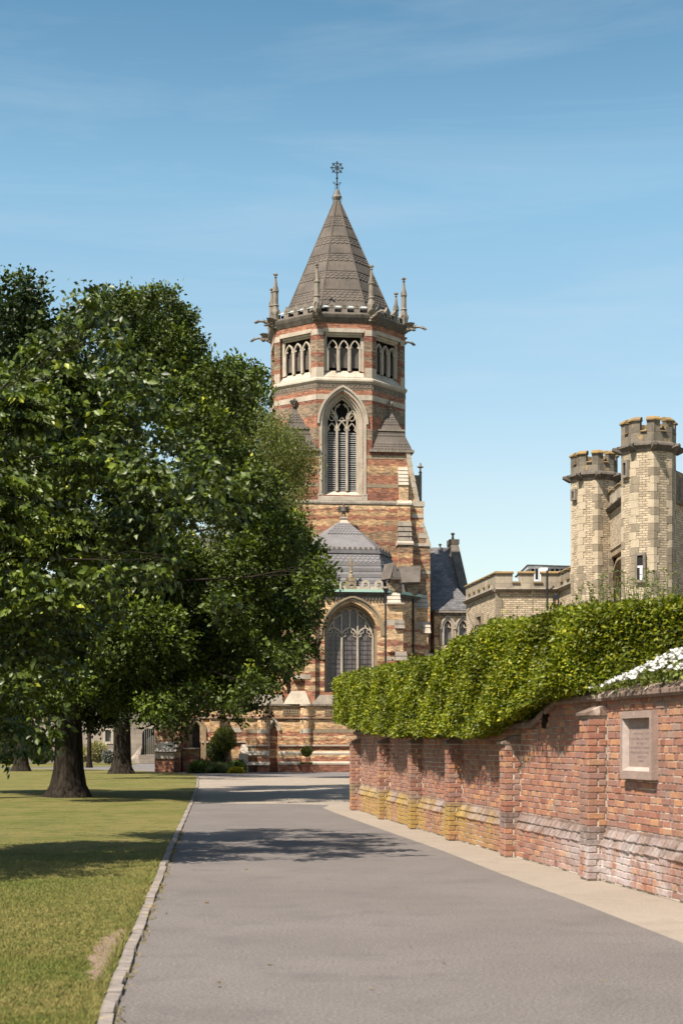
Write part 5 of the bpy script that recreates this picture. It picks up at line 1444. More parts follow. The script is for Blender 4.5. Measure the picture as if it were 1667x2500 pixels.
# ================================================================ GROUND
def sheet(name, poly, z, mat, kind='structure', sub=0):
    me = bpy.data.meshes.new(name)
    me.from_pydata([(p[0], p[1], z) for p in poly], [], [tuple(range(len(poly)))])
    finish_mesh(me, mat)
    if me.polygons[0].normal.z < 0: me.flip_normals()
    o = bpy.data.objects.new(name, me); COL.objects.link(o); return tag(o, kind=kind)
def ground_mat(name, c1, c2, c3=None, sc=40, speck=.5, big=.5, rough=.95, b=.2, stain=None):
    m, nt, bs = nt_new(name, rough, .2)
    W = wcoord(nt)
    c1, c2 = tuple(x * .76 for x in c1), tuple(x * .76 for x in c2)
    if c3: c3 = tuple(x * .76 for x in c3)
    col = mix(nt, rng_map(nt, noise(nt, W, big, 5, .6), .35, .65), c1, c2)
    if c3: col = mix(nt, rng_map(nt, noise(nt, W, big * 4.3, 5, .7), .52, .70), col, c3)
    fine = noise(nt, W, sc, 3, .8)
    col = mix(nt, 1.0, col, rng_map(nt, noise(nt, W, 1.7, 4, .6), .3, .7, .97, 1.03), 'MULTIPLY')
    f2 = noise(nt, W, sc * 2.7, 2, .6)
    col = mix(nt, 1.0, col, rng_map(nt, fine, .28, .72, 1 - speck, 1 + speck), 'MULTIPLY')
    col = mix(nt, 1.0, col, rng_map(nt, f2, .3, .7, 1 - speck * .7, 1 + speck * .7), 'MULTIPLY')
    if stain:
        v = N(nt, 'ShaderNodeTexVoronoi', i_Scale=2.2); nt.links.new(W, v.inputs['Vector'])
        col = mix(nt, rng_map(nt, v.outputs['Distance'], .03, .012, 0, .6), col, stain)
    nt.links.new(col, bs.inputs['Base Color']); bump(nt, bs, fine, b, .01)
    return m
M_asph = ground_mat('asphalt', (0.142, 0.121, 0.108), (0.168, 0.144, 0.130), (0.128, 0.110, 0.100), 42, .5, .35, b=.5, stain=(.06, .055, .05))
M_beige = ground_mat('resin_gravel', (0.275, 0.225, 0.175), (0.31, 0.255, 0.20), (0.245, 0.20, 0.155), 70, .28, .4, b=.4)
M_tar2 = ground_mat('grey_forecourt', (0.15, 0.135, 0.125), (0.18, 0.16, 0.15), None, 30, .25, .3)
M_soil = ground_mat('soil', (0.05, 0.038, 0.028), (0.035, 0.028, 0.02), None, 25, .5, 1)
M_lawn, nt, bs = nt_new('mown_grass', .95, .15)
W = wcoord(nt)
dry = rng_map(nt, noise(nt, W, .42, 6, .62), .30, .56)
col = mix(nt, dry, (0.100, 0.112, 0.020), (0.178, 0.148, 0.046))
col = mix(nt, rng_map(nt, noise(nt, W, 1.9, 6, .7), .50, .68), col, (0.068, 0.088, 0.018))
col = mix(nt, rng_map(nt, noise(nt, W, 2.6, 4, .7), .64, .76, 0, .75), col, (0.235, 0.165, 0.075))
col = mix(nt, 1.0, col, rng_map(nt, noise(nt, W, 28, 3, .8), .3, .7, .42, 1.12), 'MULTIPLY')
nt.links.new(col, bs.inputs['Base Color']); bump(nt, bs, noise(nt, W, 45, 3, .8), .8, .03)
sheet('ground', [(-600, -60), (600, -60), (600, 1500), (-600, 1500)], -0.03, ground_mat('rough_ground', (.10, .10, .035), (.14, .12, .05), None, 6, .3, .1))
kerb = [(-1.0, 5.0), (-1.10, 6.5), (-1.165, 8.0), (-1.283, 9.13), (-1.535, 12.1), (-1.735, 14.6), (-2.35, 22.1), (-2.88, 29.0), (-3.77, 40.5), (-4.9, 54.6), (-6.3, 70.5)]
tip = [(-7.2, 78), (-8.7, 82.6), (-11.5, 88), (-16, 94), (-24, 97), (-60, 99)]
kl = kerb + tip
bnd = [(3.15, 5.0), (3.0, 8.0), (2.61, 12.2), (2.26, 15.45), (1.885, 18.5), (1.43, 22.7), (.85, 27.2), (-.12, 34.8), (-.45, 37.7)]
sheet('road', [(-1.0, -20)] + kerb[:9] + [(-1.2, 40.0)] + [(-.3, 39.4), (-.45, 37.7)] + bnd[::-1][1:] + [(3.3, -20)], 0.0, M_asph)
sheet('footway', [(3.3, -20)] + bnd + [(-.3, 39.4), (2.5, 39.6), (8, 39.6), (8, -20)], -0.004, M_beige)
sheet('forecourt', [(-3.5, 37), (6, 39.0), (30, 39.0), (30, 73), (-8, 73)], -0.008, M_beige)
sheet('chapel_path', [(-40, 66), (30, 66), (30, 140), (-40, 140)], -0.014, M_tar2)
# lawn, slightly proud, wavering edge
lp = []
rj = random.Random(5)
kk = [(-1.0 - .095, -20)] + [(x_ - .095, y_) for x_, y_ in kerb]
for (x0, y0), (x1, y1) in zip(kk[:-1], kk[1:]):
    n = max(1, int((y1 - y0) / .12)) if y0 < 30 and y0 > 4 else max(1, int((y1 - y0) / .6))
    for i in range(n):
        f_ = i / n; lp.append((x0 + (x1 - x0) * f_ + rj.uniform(-.022, .018), y0 + (y1 - y0) * f_))
lp += [(x_, y_) for x_, y_ in tip] + [(-60, -20)]
sheet('lawn', lp, 0.012, M_lawn)
far = [(-60, 101), (-19, 101), (-15.5, 106), (-15, 116), (-15.5, 122), (-60, 122)]
sheet('far_lawn', far, 0.0, M_lawn)
# kerb of granite setts, each a piece of its own
kroot = bpy.data.objects.new('kerb', None); COL.objects.link(kroot); tag(kroot, kind='structure')
M_kerb = stone_mat('kerb_granite', (0.38, 0.32, 0.27), (0.24, 0.20, 0.165), 4.5, streak=.2, spots=(.33, .24, .09), b=.5)
def poly_at(P, s):
    for (x0, y0), (x1, y1) in zip(P[:-1], P[1:]):
        l = math.hypot(x1 - x0, y1 - y0)
        if s <= l: return (x0 + (x1 - x0) * s / l, y0 + (y1 - y0) * s / l, math.atan2(y1 - y0, x1 - x0))
        s -= l
    return (P[-1][0], P[-1][1], math.pi / 2)
s_, total = 0, sum(math.hypot(b_[0] - a_[0], b_[1] - a_[1]) for a_, b_ in zip(kerb[:-1], kerb[1:]))
ms = []
for q in range(5):
    m = MB(); j = lambda: rj.uniform(-.009, .009)
    m.hexa([(0 + j(), -.043 + j(), -.1), (1, -.043 + j(), -.1), (1, .043 + j(), -.1), (0, .043 + j(), -.1)], [(0.02, -.040 + j(), .024 + j() * .5), (.5, -.04 + j(), .03), (.98, -.040 + j(), .024)][0:1] + [(.98, -.040 + j(), .024), (.98, .038 + j(), .028), (.02, .038 + j(), .026)])
    me = bpy.data.meshes.new('kerb_stone'); me.from_pydata(m.v, [], m.f); finish_mesh(me, M_kerb); ms.append(me)
while s_ < total - .3:
    ln = rj.choice([.22, .3, .42, .6, .75]) if s_ < 12 else rj.choice([.5, .75, .9])
    x_, y_, an = poly_at(kerb, s_); x2, y2, _ = poly_at(kerb, min(total, s_ + ln))
    inst('kerb_stone', rj.choice(ms), kroot, Matrix.Translation((x_ - .05 + rj.uniform(-.006, .006), y_, rj.uniform(-.004, .006))) @ Matrix.Rotation(math.atan2(y2 - y_, x2 - x_), 4, 'Z') @ Matrix.Diagonal((ln - .012, 1, 1, 1)))
    s_ += ln
# bare earth patches beside the kerb
pk_ = []
for y_ in np.linspace(10.0, 13.0, 22): pk_.append((float(np.interp(y_, [p[1] for p in kerb], [p[0] for p in kerb])) - .125 - rj.uniform(0, .025), y_))
for y_ in np.linspace(12.9, 10.1, 22): pk_.append((float(np.interp(y_, [p[1] for p in kerb], [p[0] for p in kerb])) - .15 - .20 * math.sin(math.pi * (13.0 - y_) / 3.0) ** .5 * rj.uniform(.55, 1.1), y_))
sheet('bare_earth', pk_, .017, ground_mat('bare_earth', (.21, .14, .10), (.26, .175, .13), None, 40, .35, 2))
# ================================================================ GARDEN WALL (curving, buttressed, english-bond brick)
_pts = [(37.9, .263), (30.1, 1.15), (26.5, 1.67), (22.45, 2.28), (19.13, 2.80), (16.44, 3.12), (15.37, 3.29)]
_pc = np.polyfit([p[0] for p in _pts], [p[1] for p in _pts], 2)
def wx(Y): return float(np.polyval(_pc, Y))
YW0, YW1 = 11.5, 37.0
_ys = np.linspace(YW0, YW1, 400)
_xs = np.polyval(_pc, _ys)
_ss = np.concatenate([[0], np.cumsum(np.hypot(np.diff(_xs), np.diff(_ys)))])
def wpt(s):                                        # base point, tangent (away from camera), normal (towards the road)
    Y = float(np.interp(s, _ss, _ys)); X = wx(Y)
    d = np.polyval(np.polyder(_pc), Y); t = Vector((d, 1, 0)).normalized()
    return Vector((X, Y, 0)), t, Vector((-t.y, t.x, 0))
def s_of(Y): return float(np.interp(Y, _ys, _ss))
STOT = float(_ss[-1])
gwall = thing('garden_wall', 'curving red brick garden wall with buttresses and a sloping plinth beside the drive', 'wall', (wx(20), 20, 0))
GM_ = ROOTM[gwall].inverted()
def gpt(s, out, z): p, t, n = wpt(s); q = p + n * out; return (q.x, q.y, z)
def ztop(s):
    Y = wpt(s)[0].y
    return float(np.interp(Y, [0, 19.6, 20.7, 60], [2.06, 2.06, 1.78, 1.78]))
# materials
M_brk, nt, bs = nt_new('old_red_brick', .93, .15)
geo = N(nt, 'ShaderNodeNewGeometry'); oi = N(nt, 'ShaderNodeObjectInfo')
ad = N(nt, 'ShaderNodeMath', operation='ADD'); nt.links.new(geo.outputs['Random Per Island'], ad.inputs[0]); nt.links.new(oi.outputs['Random'], ad.inputs[1])
fr_ = N(nt, 'ShaderNodeMath', operation='FRACT'); nt.links.new(ad.outputs[0], fr_.inputs[0])
Wc = geo.outputs['Position']
bc = ramp(nt, fr_.outputs[0], [(0, (.200, .088, .060)), (.15, (.300, .130, .082)), (.3, (.245, .118, .086)), (.45, (.370, .170, .090)), (.6, (.235, .135, .108)), (.72, (.325, .142, .090)), (.82, (.410, .205, .098)), (.9, (.270, .180, .135)), (1, (.300, .125, .078))])
spz = N(nt, 'ShaderNodeSeparateXYZ'); nt.links.new(Wc, spz.inputs[0])
# brown soot on patches, ochre lichen and white salts low on the wall
col = mix(nt, rng_map(nt, noise(nt, Wc, .8, 5, .65), .5, .68, 0, .75), bc, (.20, .125, .092))
low = rng_map(nt, spz.outputs[2], .75, .2)
salt = N(nt, 'ShaderNodeMath', operation='MULTIPLY'); nt.links.new(rng_map(nt, noise(nt, Wc, 1.7, 6, .75), .42, .58), salt.inputs[0]); nt.links.new(rng_map(nt, spz.outputs[2], .62, .40), salt.inputs[1])
near = rng_map(nt, spz.outputs[1], 20.5, 18)
s2 = N(nt, 'ShaderNodeMath', operation='MULTIPLY'); nt.links.new(salt.outputs[0], s2.inputs[0]); nt.links.new(near, s2.inputs[1])
col = mix(nt, rng_map(nt, s2.outputs[0], 0, 1, 0, .85), col, (.42, .36, .33))
s4 = N(nt, 'ShaderNodeMath', operation='MULTIPLY'); nt.links.new(rng_map(nt, noise(nt, Wc, 3.1, 5, .7), .58, .68), s4.inputs[0]); nt.links.new(rng_map(nt, spz.outputs[2], .3, .9), s4.inputs[1])
col = mix(nt, rng_map(nt, s4.outputs[0], 0, 1, 0, .42), col, (.36, .27, .22))
sp1 = N(nt, 'ShaderNodeMath', operation='MULTIPLY'); nt.links.new(rng_map(nt, spz.outputs[2], .37, .41), sp1.inputs[0]); nt.links.new(rng_map(nt, spz.outputs[2], .63, .58), sp1.inputs[1])
spc = mix(nt, rng_map(nt, noise(nt, Wc, 2.6, 5, .7), .42, .62), (.125, .088, .068), (.27, .225, .20))
col = mix(nt, rng_map(nt, sp1.outputs[0], 0, 1, 0, .80), col, spc)
lich = N(nt, 'ShaderNodeMath', operation='MULTIPLY'); nt.links.new(rng_map(nt, noise(nt, Wc, .75, 4, .6), .38, .56), lich.inputs[0]); nt.links.new(rng_map(nt, spz.outputs[2], .62, .50), lich.inputs[1])
s3 = N(nt, 'ShaderNodeMath', operation='MULTIPLY'); nt.links.new(lich.outputs[0], s3.inputs[0]); nt.links.new(rng_map(nt, spz.outputs[1], 21.0, 22.8), s3.inputs[1])
col = mix(nt, rng_map(nt, s3.outputs[0], 0, 1, 0, .72), col, (.33, .21, .045))
gr_ = noise(nt, Wc, 38, 4, .75)
col = mix(nt, 1.0, col, rng_map(nt, gr_, .3, .7, .75, 1.25), 'MULTIPLY')
col = mix(nt, 1.0, col, (.92, .95, 1.0), 'MULTIPLY')
nt.links.new(col, bs.inputs['Base Color']); bump(nt, bs, gr_, .5, .01)
M_mort, nt, bs = nt_new('lime_mortar', .95, .1)
Wc = wcoord(nt)
col = mix(nt, rng_map(nt, noise(nt, Wc, 1.3, 5, .7), .38, .62), (.25, .19, .145), (.56, .48, .40))
spz = N(nt, 'ShaderNodeSeparateXYZ'); nt.links.new(Wc, spz.inputs[0])
col = mix(nt, rng_map(nt, spz.outputs[2], 1.5, 1.9, 0, .6), col, (.20, .14, .105))
nt.links.new(col, bs.inputs['Base Color']); bump(nt, bs, noise(nt, Wc, 60, 3), .6, .01)
# mortar core
n = 90
core = MB()
SS = [STOT * i / n for i in range(n + 1)]
def strip(mb, prof_f, a=0, b=None):
    b = STOT if b is None else b
    S = [a + (b - a) * i / n for i in range(n + 1)]
    rows = [[gpt(s, o_, z) for o_, z in prof_f(s)] for s in S]
    k = len(rows[0])
    vs = [p for r_ in rows for p in r_]
    fs = [(i * k + j, i * k + (j + 1) % k, (i + 1) * k + (j + 1) % k, (i + 1) * k + j) for i in range(n) for j in range(k)]
    fs += [tuple(range(k)), tuple(n * k + j for j in range(k))[::-1]]
    mb.add(vs, fs)
ZPL, ZSP = .38, .58                                 # plinth top, splay top
strip(core, lambda s: [(.061, 0), (.061, ZPL), (-.009, ZSP), (-.009, ztop(s)), (-.32, ztop(s)), (-.32, 0)])
PIERS = [14.0, 17.9, 21.55, 25.15, 28.5, 32.1, 36.45]
PW, PD = .34, .21
pier_s = [s_of(y) for y in PIERS]
M_wcop = stone_mat('mossy_coping', (.30, .20, .15), (.18, .13, .10), 2.5, streak=.4, spots=(.42, .33, .27))
def pier_top(i): return 1.84 if PIERS[i] < 21 else 1.52
for i, ps in enumerate(pier_s):
    zt__ = pier_top(i)
    a_, b_ = ps - PW / 2 + .012, min(STOT, ps + PW / 2 - .012)
    rows = [gpt(a_, PD - .012, 0), gpt(b_, PD - .012, 0), gpt(b_, -.1, 0), gpt(a_, -.1, 0)]
    core.hexa(rows, [(p[0], p[1], zt__) for p in rows])
core.build('mortar', M_mort, gwall)
# bricks
bricks = []                                         # (matrix, kind, key)
H = .0745
def add_brick(s, out, z, ln, face='f', tilt=0.0, hh=.064):
    p, t, nn = wpt(s)
    q = p + nn * out
    q.z = z
    jit = Vector((random.uniform(-.002, .002), random.uniform(-.002, .002), random.uniform(-.002, .002)))
    if face == 'f': X, Yv = t, -nn
    else: X, Yv = nn, t                             # camera-facing return of a buttress
    Rm = Matrix((X.to_4d(), Yv.to_4d(), Vector((0, 0, 1, 0)), Vector((0, 0, 0, 1)))).transposed()
    Rm[3][3] = 1; Rm[0][3] = Rm[1][3] = Rm[2][3] = 0
    for c_ in range(3): Rm[3][c_] = 0
    M = Matrix.Translation(q + jit) @ Rm @ Matrix.Rotation(tilt, 4, 'X') @ Matrix.Rotation(random.uniform(-.02, .02), 4, 'Z') @ Matrix.Rotation(random.uniform(-.015, .015), 4, 'Y') @ Matrix.Diagonal((ln, 1, hh, 1))
    vis = abs(((q.x / q.y) * F)) < 833 and q.y > 3
    size = (F / q.y) * (F / q.y) * ln * (abs((-nn).dot(Vector((q.x, q.y, 0)).normalized())) if face == 'f' else 1.0)
    bricks.append((M, size if vis else 0))
def inpier(s, z):
    for i, ps in enumerate(pier_s):
        if abs(s - ps) < PW / 2 and z < pier_top(i) + .02: return True
    return False
z = .012; row = 0
while z < 2.0:
    pl_ = z + H < ZPL + .02
    if ZPL - .03 < z < ZSP - .06:
        z += H; row += 1
        if z > ZSP - .02: pass
        continue
    out = .07 if pl_ else 0.0
    s = -random.uniform(0, .2)
    k = row % 2
    while s < STOT:
        k += 1
        ln = .215 if (k % 2) else .1025
        if row % 4 == 3: ln = .1025
        sm = s + ln / 2
        if 0 < sm < STOT and not inpier(sm, z) and z + H < ztop(sm) + .02:
            add_brick(sm, out + random.uniform(-.004, .006), z + H / 2, ln)
        s += ln + .0105
    z += H; row += 1
# splay: two rows of headers laid on the slope
ang_ = math.atan2(.09, ZSP - ZPL)
for rr_ in range(2):
    s = random.uniform(0, .05)
    while s < STOT:
        sm = s + .055
        if not inpier(sm, .5):
            f_ = rr_ * .5 + .25
            add_brick(sm, .074 - .074 * f_ + .010 + random.uniform(-.006, .008), ZPL + (ZSP - ZPL) * f_ + random.uniform(-.004, .006), .10, tilt=-ang_ - .10 + random.uniform(-.08, .08), hh=.098)
        s += .1125
# buttress faces
for i, ps in enumerate(pier_s):
    z = .012; row = 0
    while z + H < pier_top(i):
        lens = [.215, .1025] if row % 2 else [.1025, .215]
        s = ps - PW / 2
        for ln in lens:
            if s + ln / 2 < STOT: add_brick(s + ln / 2, PD + random.uniform(-.003, .006), z + H / 2, ln - .004)
            s += ln + .0105
        add_brick(ps - PW / 2 - .002, PD / 2 + .01 + (0 if row % 2 else .05), z + H / 2, .19 if row % 2 else .1, 'r')
        if not row % 2: add_brick(ps - PW / 2 - .002, .045, z + H / 2, .085, 'r')
        z += H; row += 1
    cp_ = MB(); zt__ = pier_top(i)
    a_, b_ = ps - PW / 2 - .012, min(STOT, ps + PW / 2 + .012)
    lo_ = [gpt(a_, PD + .035, zt__), gpt(b_, PD + .035, zt__), gpt(b_, -.05, zt__), gpt(a_, -.05, zt__)]
    cp_.hexa(lo_, [(lo_[0][0], lo_[0][1], zt__ + .03), (lo_[1][0], lo_[1][1], zt__ + .03), (lo_[2][0], lo_[2][1], zt__ + .14), (lo_[3][0], lo_[3][1], zt__ + .14)])
    cp_.build('buttress_cap', M_wcop, gwall)
unit = MB(); e = .04
unit.hexa([(-.5, 0, -.5), (.5, 0, -.5), (.5, .06, -.5), (-.5, .06, -.5)], [(-.5, 0, .5), (.5, 0, .5), (.5, .06, .5), (-.5, .06, .5)])
ub = bpy.data.meshes.new('brick')
bv = [(-.5, .008, -.5), (.5, .008, -.5), (.5, .008, .5), (-.5, .008, .5), (-.47, 0, -.42), (.47, 0, -.44), (.465, 0, .43), (-.475, 0, .42), (-.5, .06, -.5), (.5, .06, -.5), (.5, .06, .5), (-.5, .06, .5)]
bf = [(4, 5, 6, 7), (0, 1, 5, 4), (1, 2, 6, 5), (2, 3, 7, 6), (3, 0, 4, 7), (0, 8, 9, 1), (1, 9, 10, 2), (2, 10, 11, 3), (3, 11, 8, 0)]
ub.from_pydata(bv, [], bf); finish_mesh(ub, M_brk)
bricks.sort(key=lambda b_: -b_[1])
for M, sz_ in bricks[:300]:
    inst('brick', ub, gwall, GM_ @ M)
V = np.array([list(v) + [1] for v in bv])
rest = bricks[300:]
Ms = np.array([np.array(GM_ @ M) for M, _ in rest])
VV = np.einsum('nij,kj->nki', Ms, V)[:, :, :3].reshape(-1, 3)
Fq = (np.array(bf)[None] + (np.arange(len(rest)) * len(bv))[:, None, None]).reshape(-1, 4)
me = bpy.data.meshes.new('brickwork'); me.from_pydata(VV.tolist(), [], Fq.tolist()); me.materials.append(M_brk)
bo_ = bpy.data.objects.new('brickwork', me); COL.objects.link(bo_); bo_.parent = gwall; tag(bo_, kind='stuff')
print('bricks', len(bricks))
# coping of the high part: rounded, mossy
cm_ = MB()
s1_ = s_of(20.7)
def copf(s): 
    z_ = ztop(s) - .06
    return [(.055, z_), (.075, z_ + .03), (.07, z_ + .07), (.01, z_ + .12), (-.14, z_ + .17), (-.33, z_ + .17), (-.34, z_)]
strip(cm_, copf, 0, s1_); cm_.build('coping', M_wcop, gwall)
cm_ = MB(); strip(cm_, copf, s1_, STOT); cm_.build('coping', M_wcop, gwall)
# raised bed held by the wall
sheet('garden_bed', [tuple(gpt(s, -.3, 0)[:2]) for s in np.linspace(0, STOT, 20)] + [(14, 38), (16, 11)], 1.72, M_soil)
bd = MB(); a_ = gpt(STOT, -.3, 0); bd.add([(a_[0], a_[1], 0), (14, 38, 0), (14, 38, 1.72), (a_[0], a_[1], 1.72)], [(0, 1, 2, 3)]); tag(bd.build('bed_bank', M_soil), kind='structure')
# ---------------------------------------------------------------- plaque
YPL = 16.55
sP = s_of(YPL)
def cols_to_s(px):
    lo_, hi_ = 0, STOT
    for _ in range(40):
        m_ = (lo_ + hi_) / 2; p = wpt(m_)[0] + wpt(m_)[2] * .03
        if HX + p.x / p.y * F > px: lo_ = m_
        else: hi_ = m_
    return m_
sa, sb_ = cols_to_s(1600), cols_to_s(1523)
pm = wpt((sa + sb_) / 2)
zpa, zpb = wz(1903, pm[0].y), wz(1736, pm[0].y)
plq = thing('wall_plaque', 'framed pinkish stone tablet with worn inscription set on the garden wall', 'plaque', (pm[0].x, pm[0].y, zpa))
t_, n_ = pm[1], pm[2]
MPQ = Matrix.Translation(pm[0]) @ Matrix((( -t_.x, -n_.x, 0, 0), (-t_.y, -n_.y, 0, 0), (0, 0, 1, 0), (0, 0, 0, 1)))
M_pink = stone_mat('pink_sandstone', (.44, .31, .255), (.38, .27, .22), 4, streak=.15)
M_pink2 = stone_mat('pale_pink_sandstone', (.55, .44, .38), (.47, .37, .32), 4, streak=.1)
M_ink = plain_mat('worn_letter_cuts', (.20, .15, .14), .9)
hw = (sb_ - sa) / 2
m = MB(MPQ)
fw = .062
m.box(-hw, -hw + fw, -.075, .03, zpa + .0, zpb); m.box(hw - fw, hw, -.075, .03, zpa, zpb); m.box(-hw + fw, hw - fw, -.075, .03, zpb - .075, zpb); m.box(-hw + fw, hw - fw, -.075, .03, zpa, zpa + .085)
m.build('frame', M_pink, plq)
m = MB(MPQ)
m.profile([(-.07, zpa + .085), (-.015, zpa + .125), (.03, zpa + .125), (.03, zpa + .085)], -hw + fw, hw - fw)
m.hexa([(-hw + fw, -.07, zpa + .085), (-hw + fw, .02, zpa + .085), (-hw + fw + .05, -.010, zpa + .085), (-hw + fw + .045, -.014, zpa + .085)], [(-hw + fw, -.07, zpb - .075), (-hw + fw, .02, zpb - .075), (-hw + fw + .05, -.01, zpb - .075), (-hw + fw + .045, -.014, zpb - .075)])
m.build('bevel', M_pink2, plq)
m = MB(MPQ); m.box(-hw + fw, hw - fw, -.012, .02, zpa + .085, zpb - .075); m.build('tablet', M_pink, plq)
m = MB(MPQ); rt = random.Random(2)
hgt = zpb - zpa
for j, (f_, wd_) in enumerate(((.74, .6), (.665, .55), (.59, .82), (.525, .32), (.46, .78), (.39, .68), (.325, .26), (.265, .14))):
    zc_ = zpa + hgt * f_; w_ = (hw - fw - .04) * wd_ * 1.35; x_ = -w_ + .02
    while x_ < w_ + .02:
        l_ = rt.uniform(.010, .016)
        if rt.random() < .85:
            m.box(x_, x_ + .004, -.0135, -.012, zc_ - .011, zc_ + .011)
            q_ = rt.random()
            if q_ < .5: m.box(x_ + .004, x_ + l_, -.0135, -.012, zc_ + (.007 if q_ < .25 else -.011), zc_ + (.011 if q_ < .25 else -.007))
            if q_ > .35: m.box(x_ + l_ - .004, x_ + l_, -.0135, -.012, zc_ - .011, zc_ + .011)
        x_ += l_ + .008
tag(m.build('inscription', M_ink, plq), kind='stuff')

# ================================================================ FOLIAGE
def leaves(name, P, D, size, parent=None, mat=None, aspect=.60, fold=.25, var=.35, Mi=None, grp=None, val=None):
    """P: leaf bases (n,3); D: directions (n,3); every leaf is a folded diamond of two triangles"""
    n = len(P)
    D = D / (np.linalg.norm(D, axis=1, keepdims=True) + 1e-9)
    A = rng.normal(size=(n, 3)); Sd = np.cross(D, A); Sd /= (np.linalg.norm(Sd, axis=1, keepdims=True) + 1e-9)
    Nn = np.cross(D, Sd)
    flip = np.where(Nn[:, 2:3] < 0, -1, 1); Nn *= flip
    L = (size * (1 + var * rng.uniform(-1, 1, n)))[:, None]
    mid = P + D * L * .45
    w = L * aspect * .5
    V = np.stack([P, mid + Sd * w + Nn * w * fold, P + D * L - Nn * L * .08, mid - Sd * w + Nn * w * fold], 1).reshape(-1, 3)
    if Mi is not None:
        V = V - np.array(Mi)
    idx = (np.arange(n) * 4)[:, None]
    T = np.concatenate([idx + np.array([[0, 1, 2]]), idx + np.array([[0, 2, 3]])], 1).reshape(-1)
    me = bpy.data.meshes.new(name)
    me.vertices.add(len(V)); me.vertices.foreach_set('co', V.astype(np.float32).ravel())
    me.loops.add(len(T)); me.loops.foreach_set('vertex_index', T.astype(np.int32))
    me.polygons.add(n * 2); me.polygons.foreach_set('loop_start', (np.arange(n * 2) * 3).astype(np.int32)); me.polygons.foreach_set('loop_total', np.full(n * 2, 3, np.int32))
    at = me.attributes.new('rnd', 'FLOAT', 'POINT'); 
    rv = rng.random(n)
    if val is not None: rv = val
    if grp is not None: rv = np.clip(.58 * rng.random(grp.max() + 1)[grp] + .5 * rv - .04, 0, 1)
    at.data.foreach_set('value', np.repeat(rv, 4).astype(np.float32))
    me.update(); me.validate()
    me.materials.append(mat)
    o = bpy.data.objects.new(name, me); COL.objects.link(o)
    if parent: o.parent = parent
    return o
def clump_leaves(clumps, dens, per=10, tuft=.28, flat=.75, hollow=.45, droop=.3, outd=.8, up=.35):
    """clumps: (x,y,z,r); returns leaf bases and directions, gathered in tufts"""
    Ps, Ds, Gs = [], [], []; g0 = 0
    for (x, y, z, r) in clumps:
        nt_ = max(6, int(dens * r * r))
        d = rng.normal(size=(nt_, 3)); d /= np.linalg.norm(d, axis=1, keepdims=True)
        rad = r * (hollow + (1.06 - hollow) * rng.random(nt_) ** .5) * (1 + .16 * rng.normal(size=nt_))
        c = np.array([x, y, z]) + d * rad[:, None] * np.array([1, 1, flat])
        k = rng.integers(int(per * .6), int(per * 1.5), nt_)
        idx = np.repeat(np.arange(nt_), k)
        ax = d + np.array([0, 0, up]) + rng.normal(size=(nt_, 3)) * .35
        ax /= np.linalg.norm(ax, axis=1, keepdims=True)
        tt = rng.random(len(idx))
        P = c[idx] + ax[idx] * (tt * tuft * 1.6)[:, None] + rng.normal(size=(len(idx), 3)) * tuft * .35
        D = ax[idx] * outd + rng.normal(size=(len(idx), 3)) * .65 + np.array([0, 0, -droop])
        out_ = np.clip((rad[idx] / r - .45) / .65, 0, 1) * np.clip(.65 + .5 * d[idx, 2], .1, 1.2)  # young growth paler outside; sunlit top and dark inside also put into the colour
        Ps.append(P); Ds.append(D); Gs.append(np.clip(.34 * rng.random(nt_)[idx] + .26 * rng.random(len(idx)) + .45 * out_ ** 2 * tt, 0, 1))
    return np.concatenate(Ps), np.concatenate(Ds), np.concatenate(Gs)
M_bark, nt, bs = nt_new('bark', .95, .03)
_mp = N(nt, 'ShaderNodeMapping'); _mp.inputs['Scale'].default_value = (9, 9, 1.6); nt.links.new(wcoord(nt), _mp.inputs[0])
_n = noise(nt, _mp.outputs[0], 1.4, 5, .65)
nt.links.new(mix(nt, rng_map(nt, _n, .35, .65), (.010, .008, .006), (.042, .033, .025)), bs.inputs['Base Color']); bump(nt, bs, _n, 1.0, .08)
def bough_leaves(clumps, dens, length=.95, per=44, width=.20, droop=.32):
    """flat arching boughs in tiers: leaves hang in a layer from each, younger and paler towards the tip"""
    Ps, Ds, Vs = [], [], []
    for (x, y, z, r) in clumps:
        nb = max(3, int(dens * r * r)); Lh = min(length, r * 1.5)
        kk = max(12, int(per * Lh / length))
        az_ = rng.random(nb) * 2 * math.pi; rr = r * rng.random(nb) ** .6 * .8
        zt_ = z + np.sqrt(np.clip(r * r - rr * rr, 0, None)) * rng.uniform(-.8, .9, nb) * .8
        az2 = az_ + rng.normal(size=nb) * .5
        ax = np.stack([np.cos(az2), np.sin(az2), rng.uniform(-.05, .35, nb)], 1)
        st = np.stack([x + rr * np.cos(az_), y + rr * np.sin(az_), zt_], 1) - ax * (Lh * .45)
        L = Lh * rng.uniform(.6, 1.2, nb)
        I = np.repeat(np.arange(nb), kk); T = rng.random(len(I)) ** .8
        side = np.stack([-ax[:, 1], ax[:, 0], np.zeros(nb)], 1)[I]
        s_ = rng.uniform(-1, 1, len(I)) * width * np.sin(math.pi * np.clip(T * .85 + .12, 0, 1))
        P = st[I] + ax[I] * (T * L[I])[:, None] + side * s_[:, None]
        P[:, 2] -= droop * (T * L[I]) ** 2 + .9 * s_ ** 2 - rng.random(len(I)) * .03
        D = ax[I] * .55 + side * (np.sign(s_) * .75)[:, None] + rng.normal(size=P.shape) * .28 + np.array([0, 0, -.55])
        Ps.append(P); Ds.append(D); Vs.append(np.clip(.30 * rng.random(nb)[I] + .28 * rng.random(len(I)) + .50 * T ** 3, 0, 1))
    return np.concatenate(Ps), np.concatenate(Ds), np.concatenate(Vs)
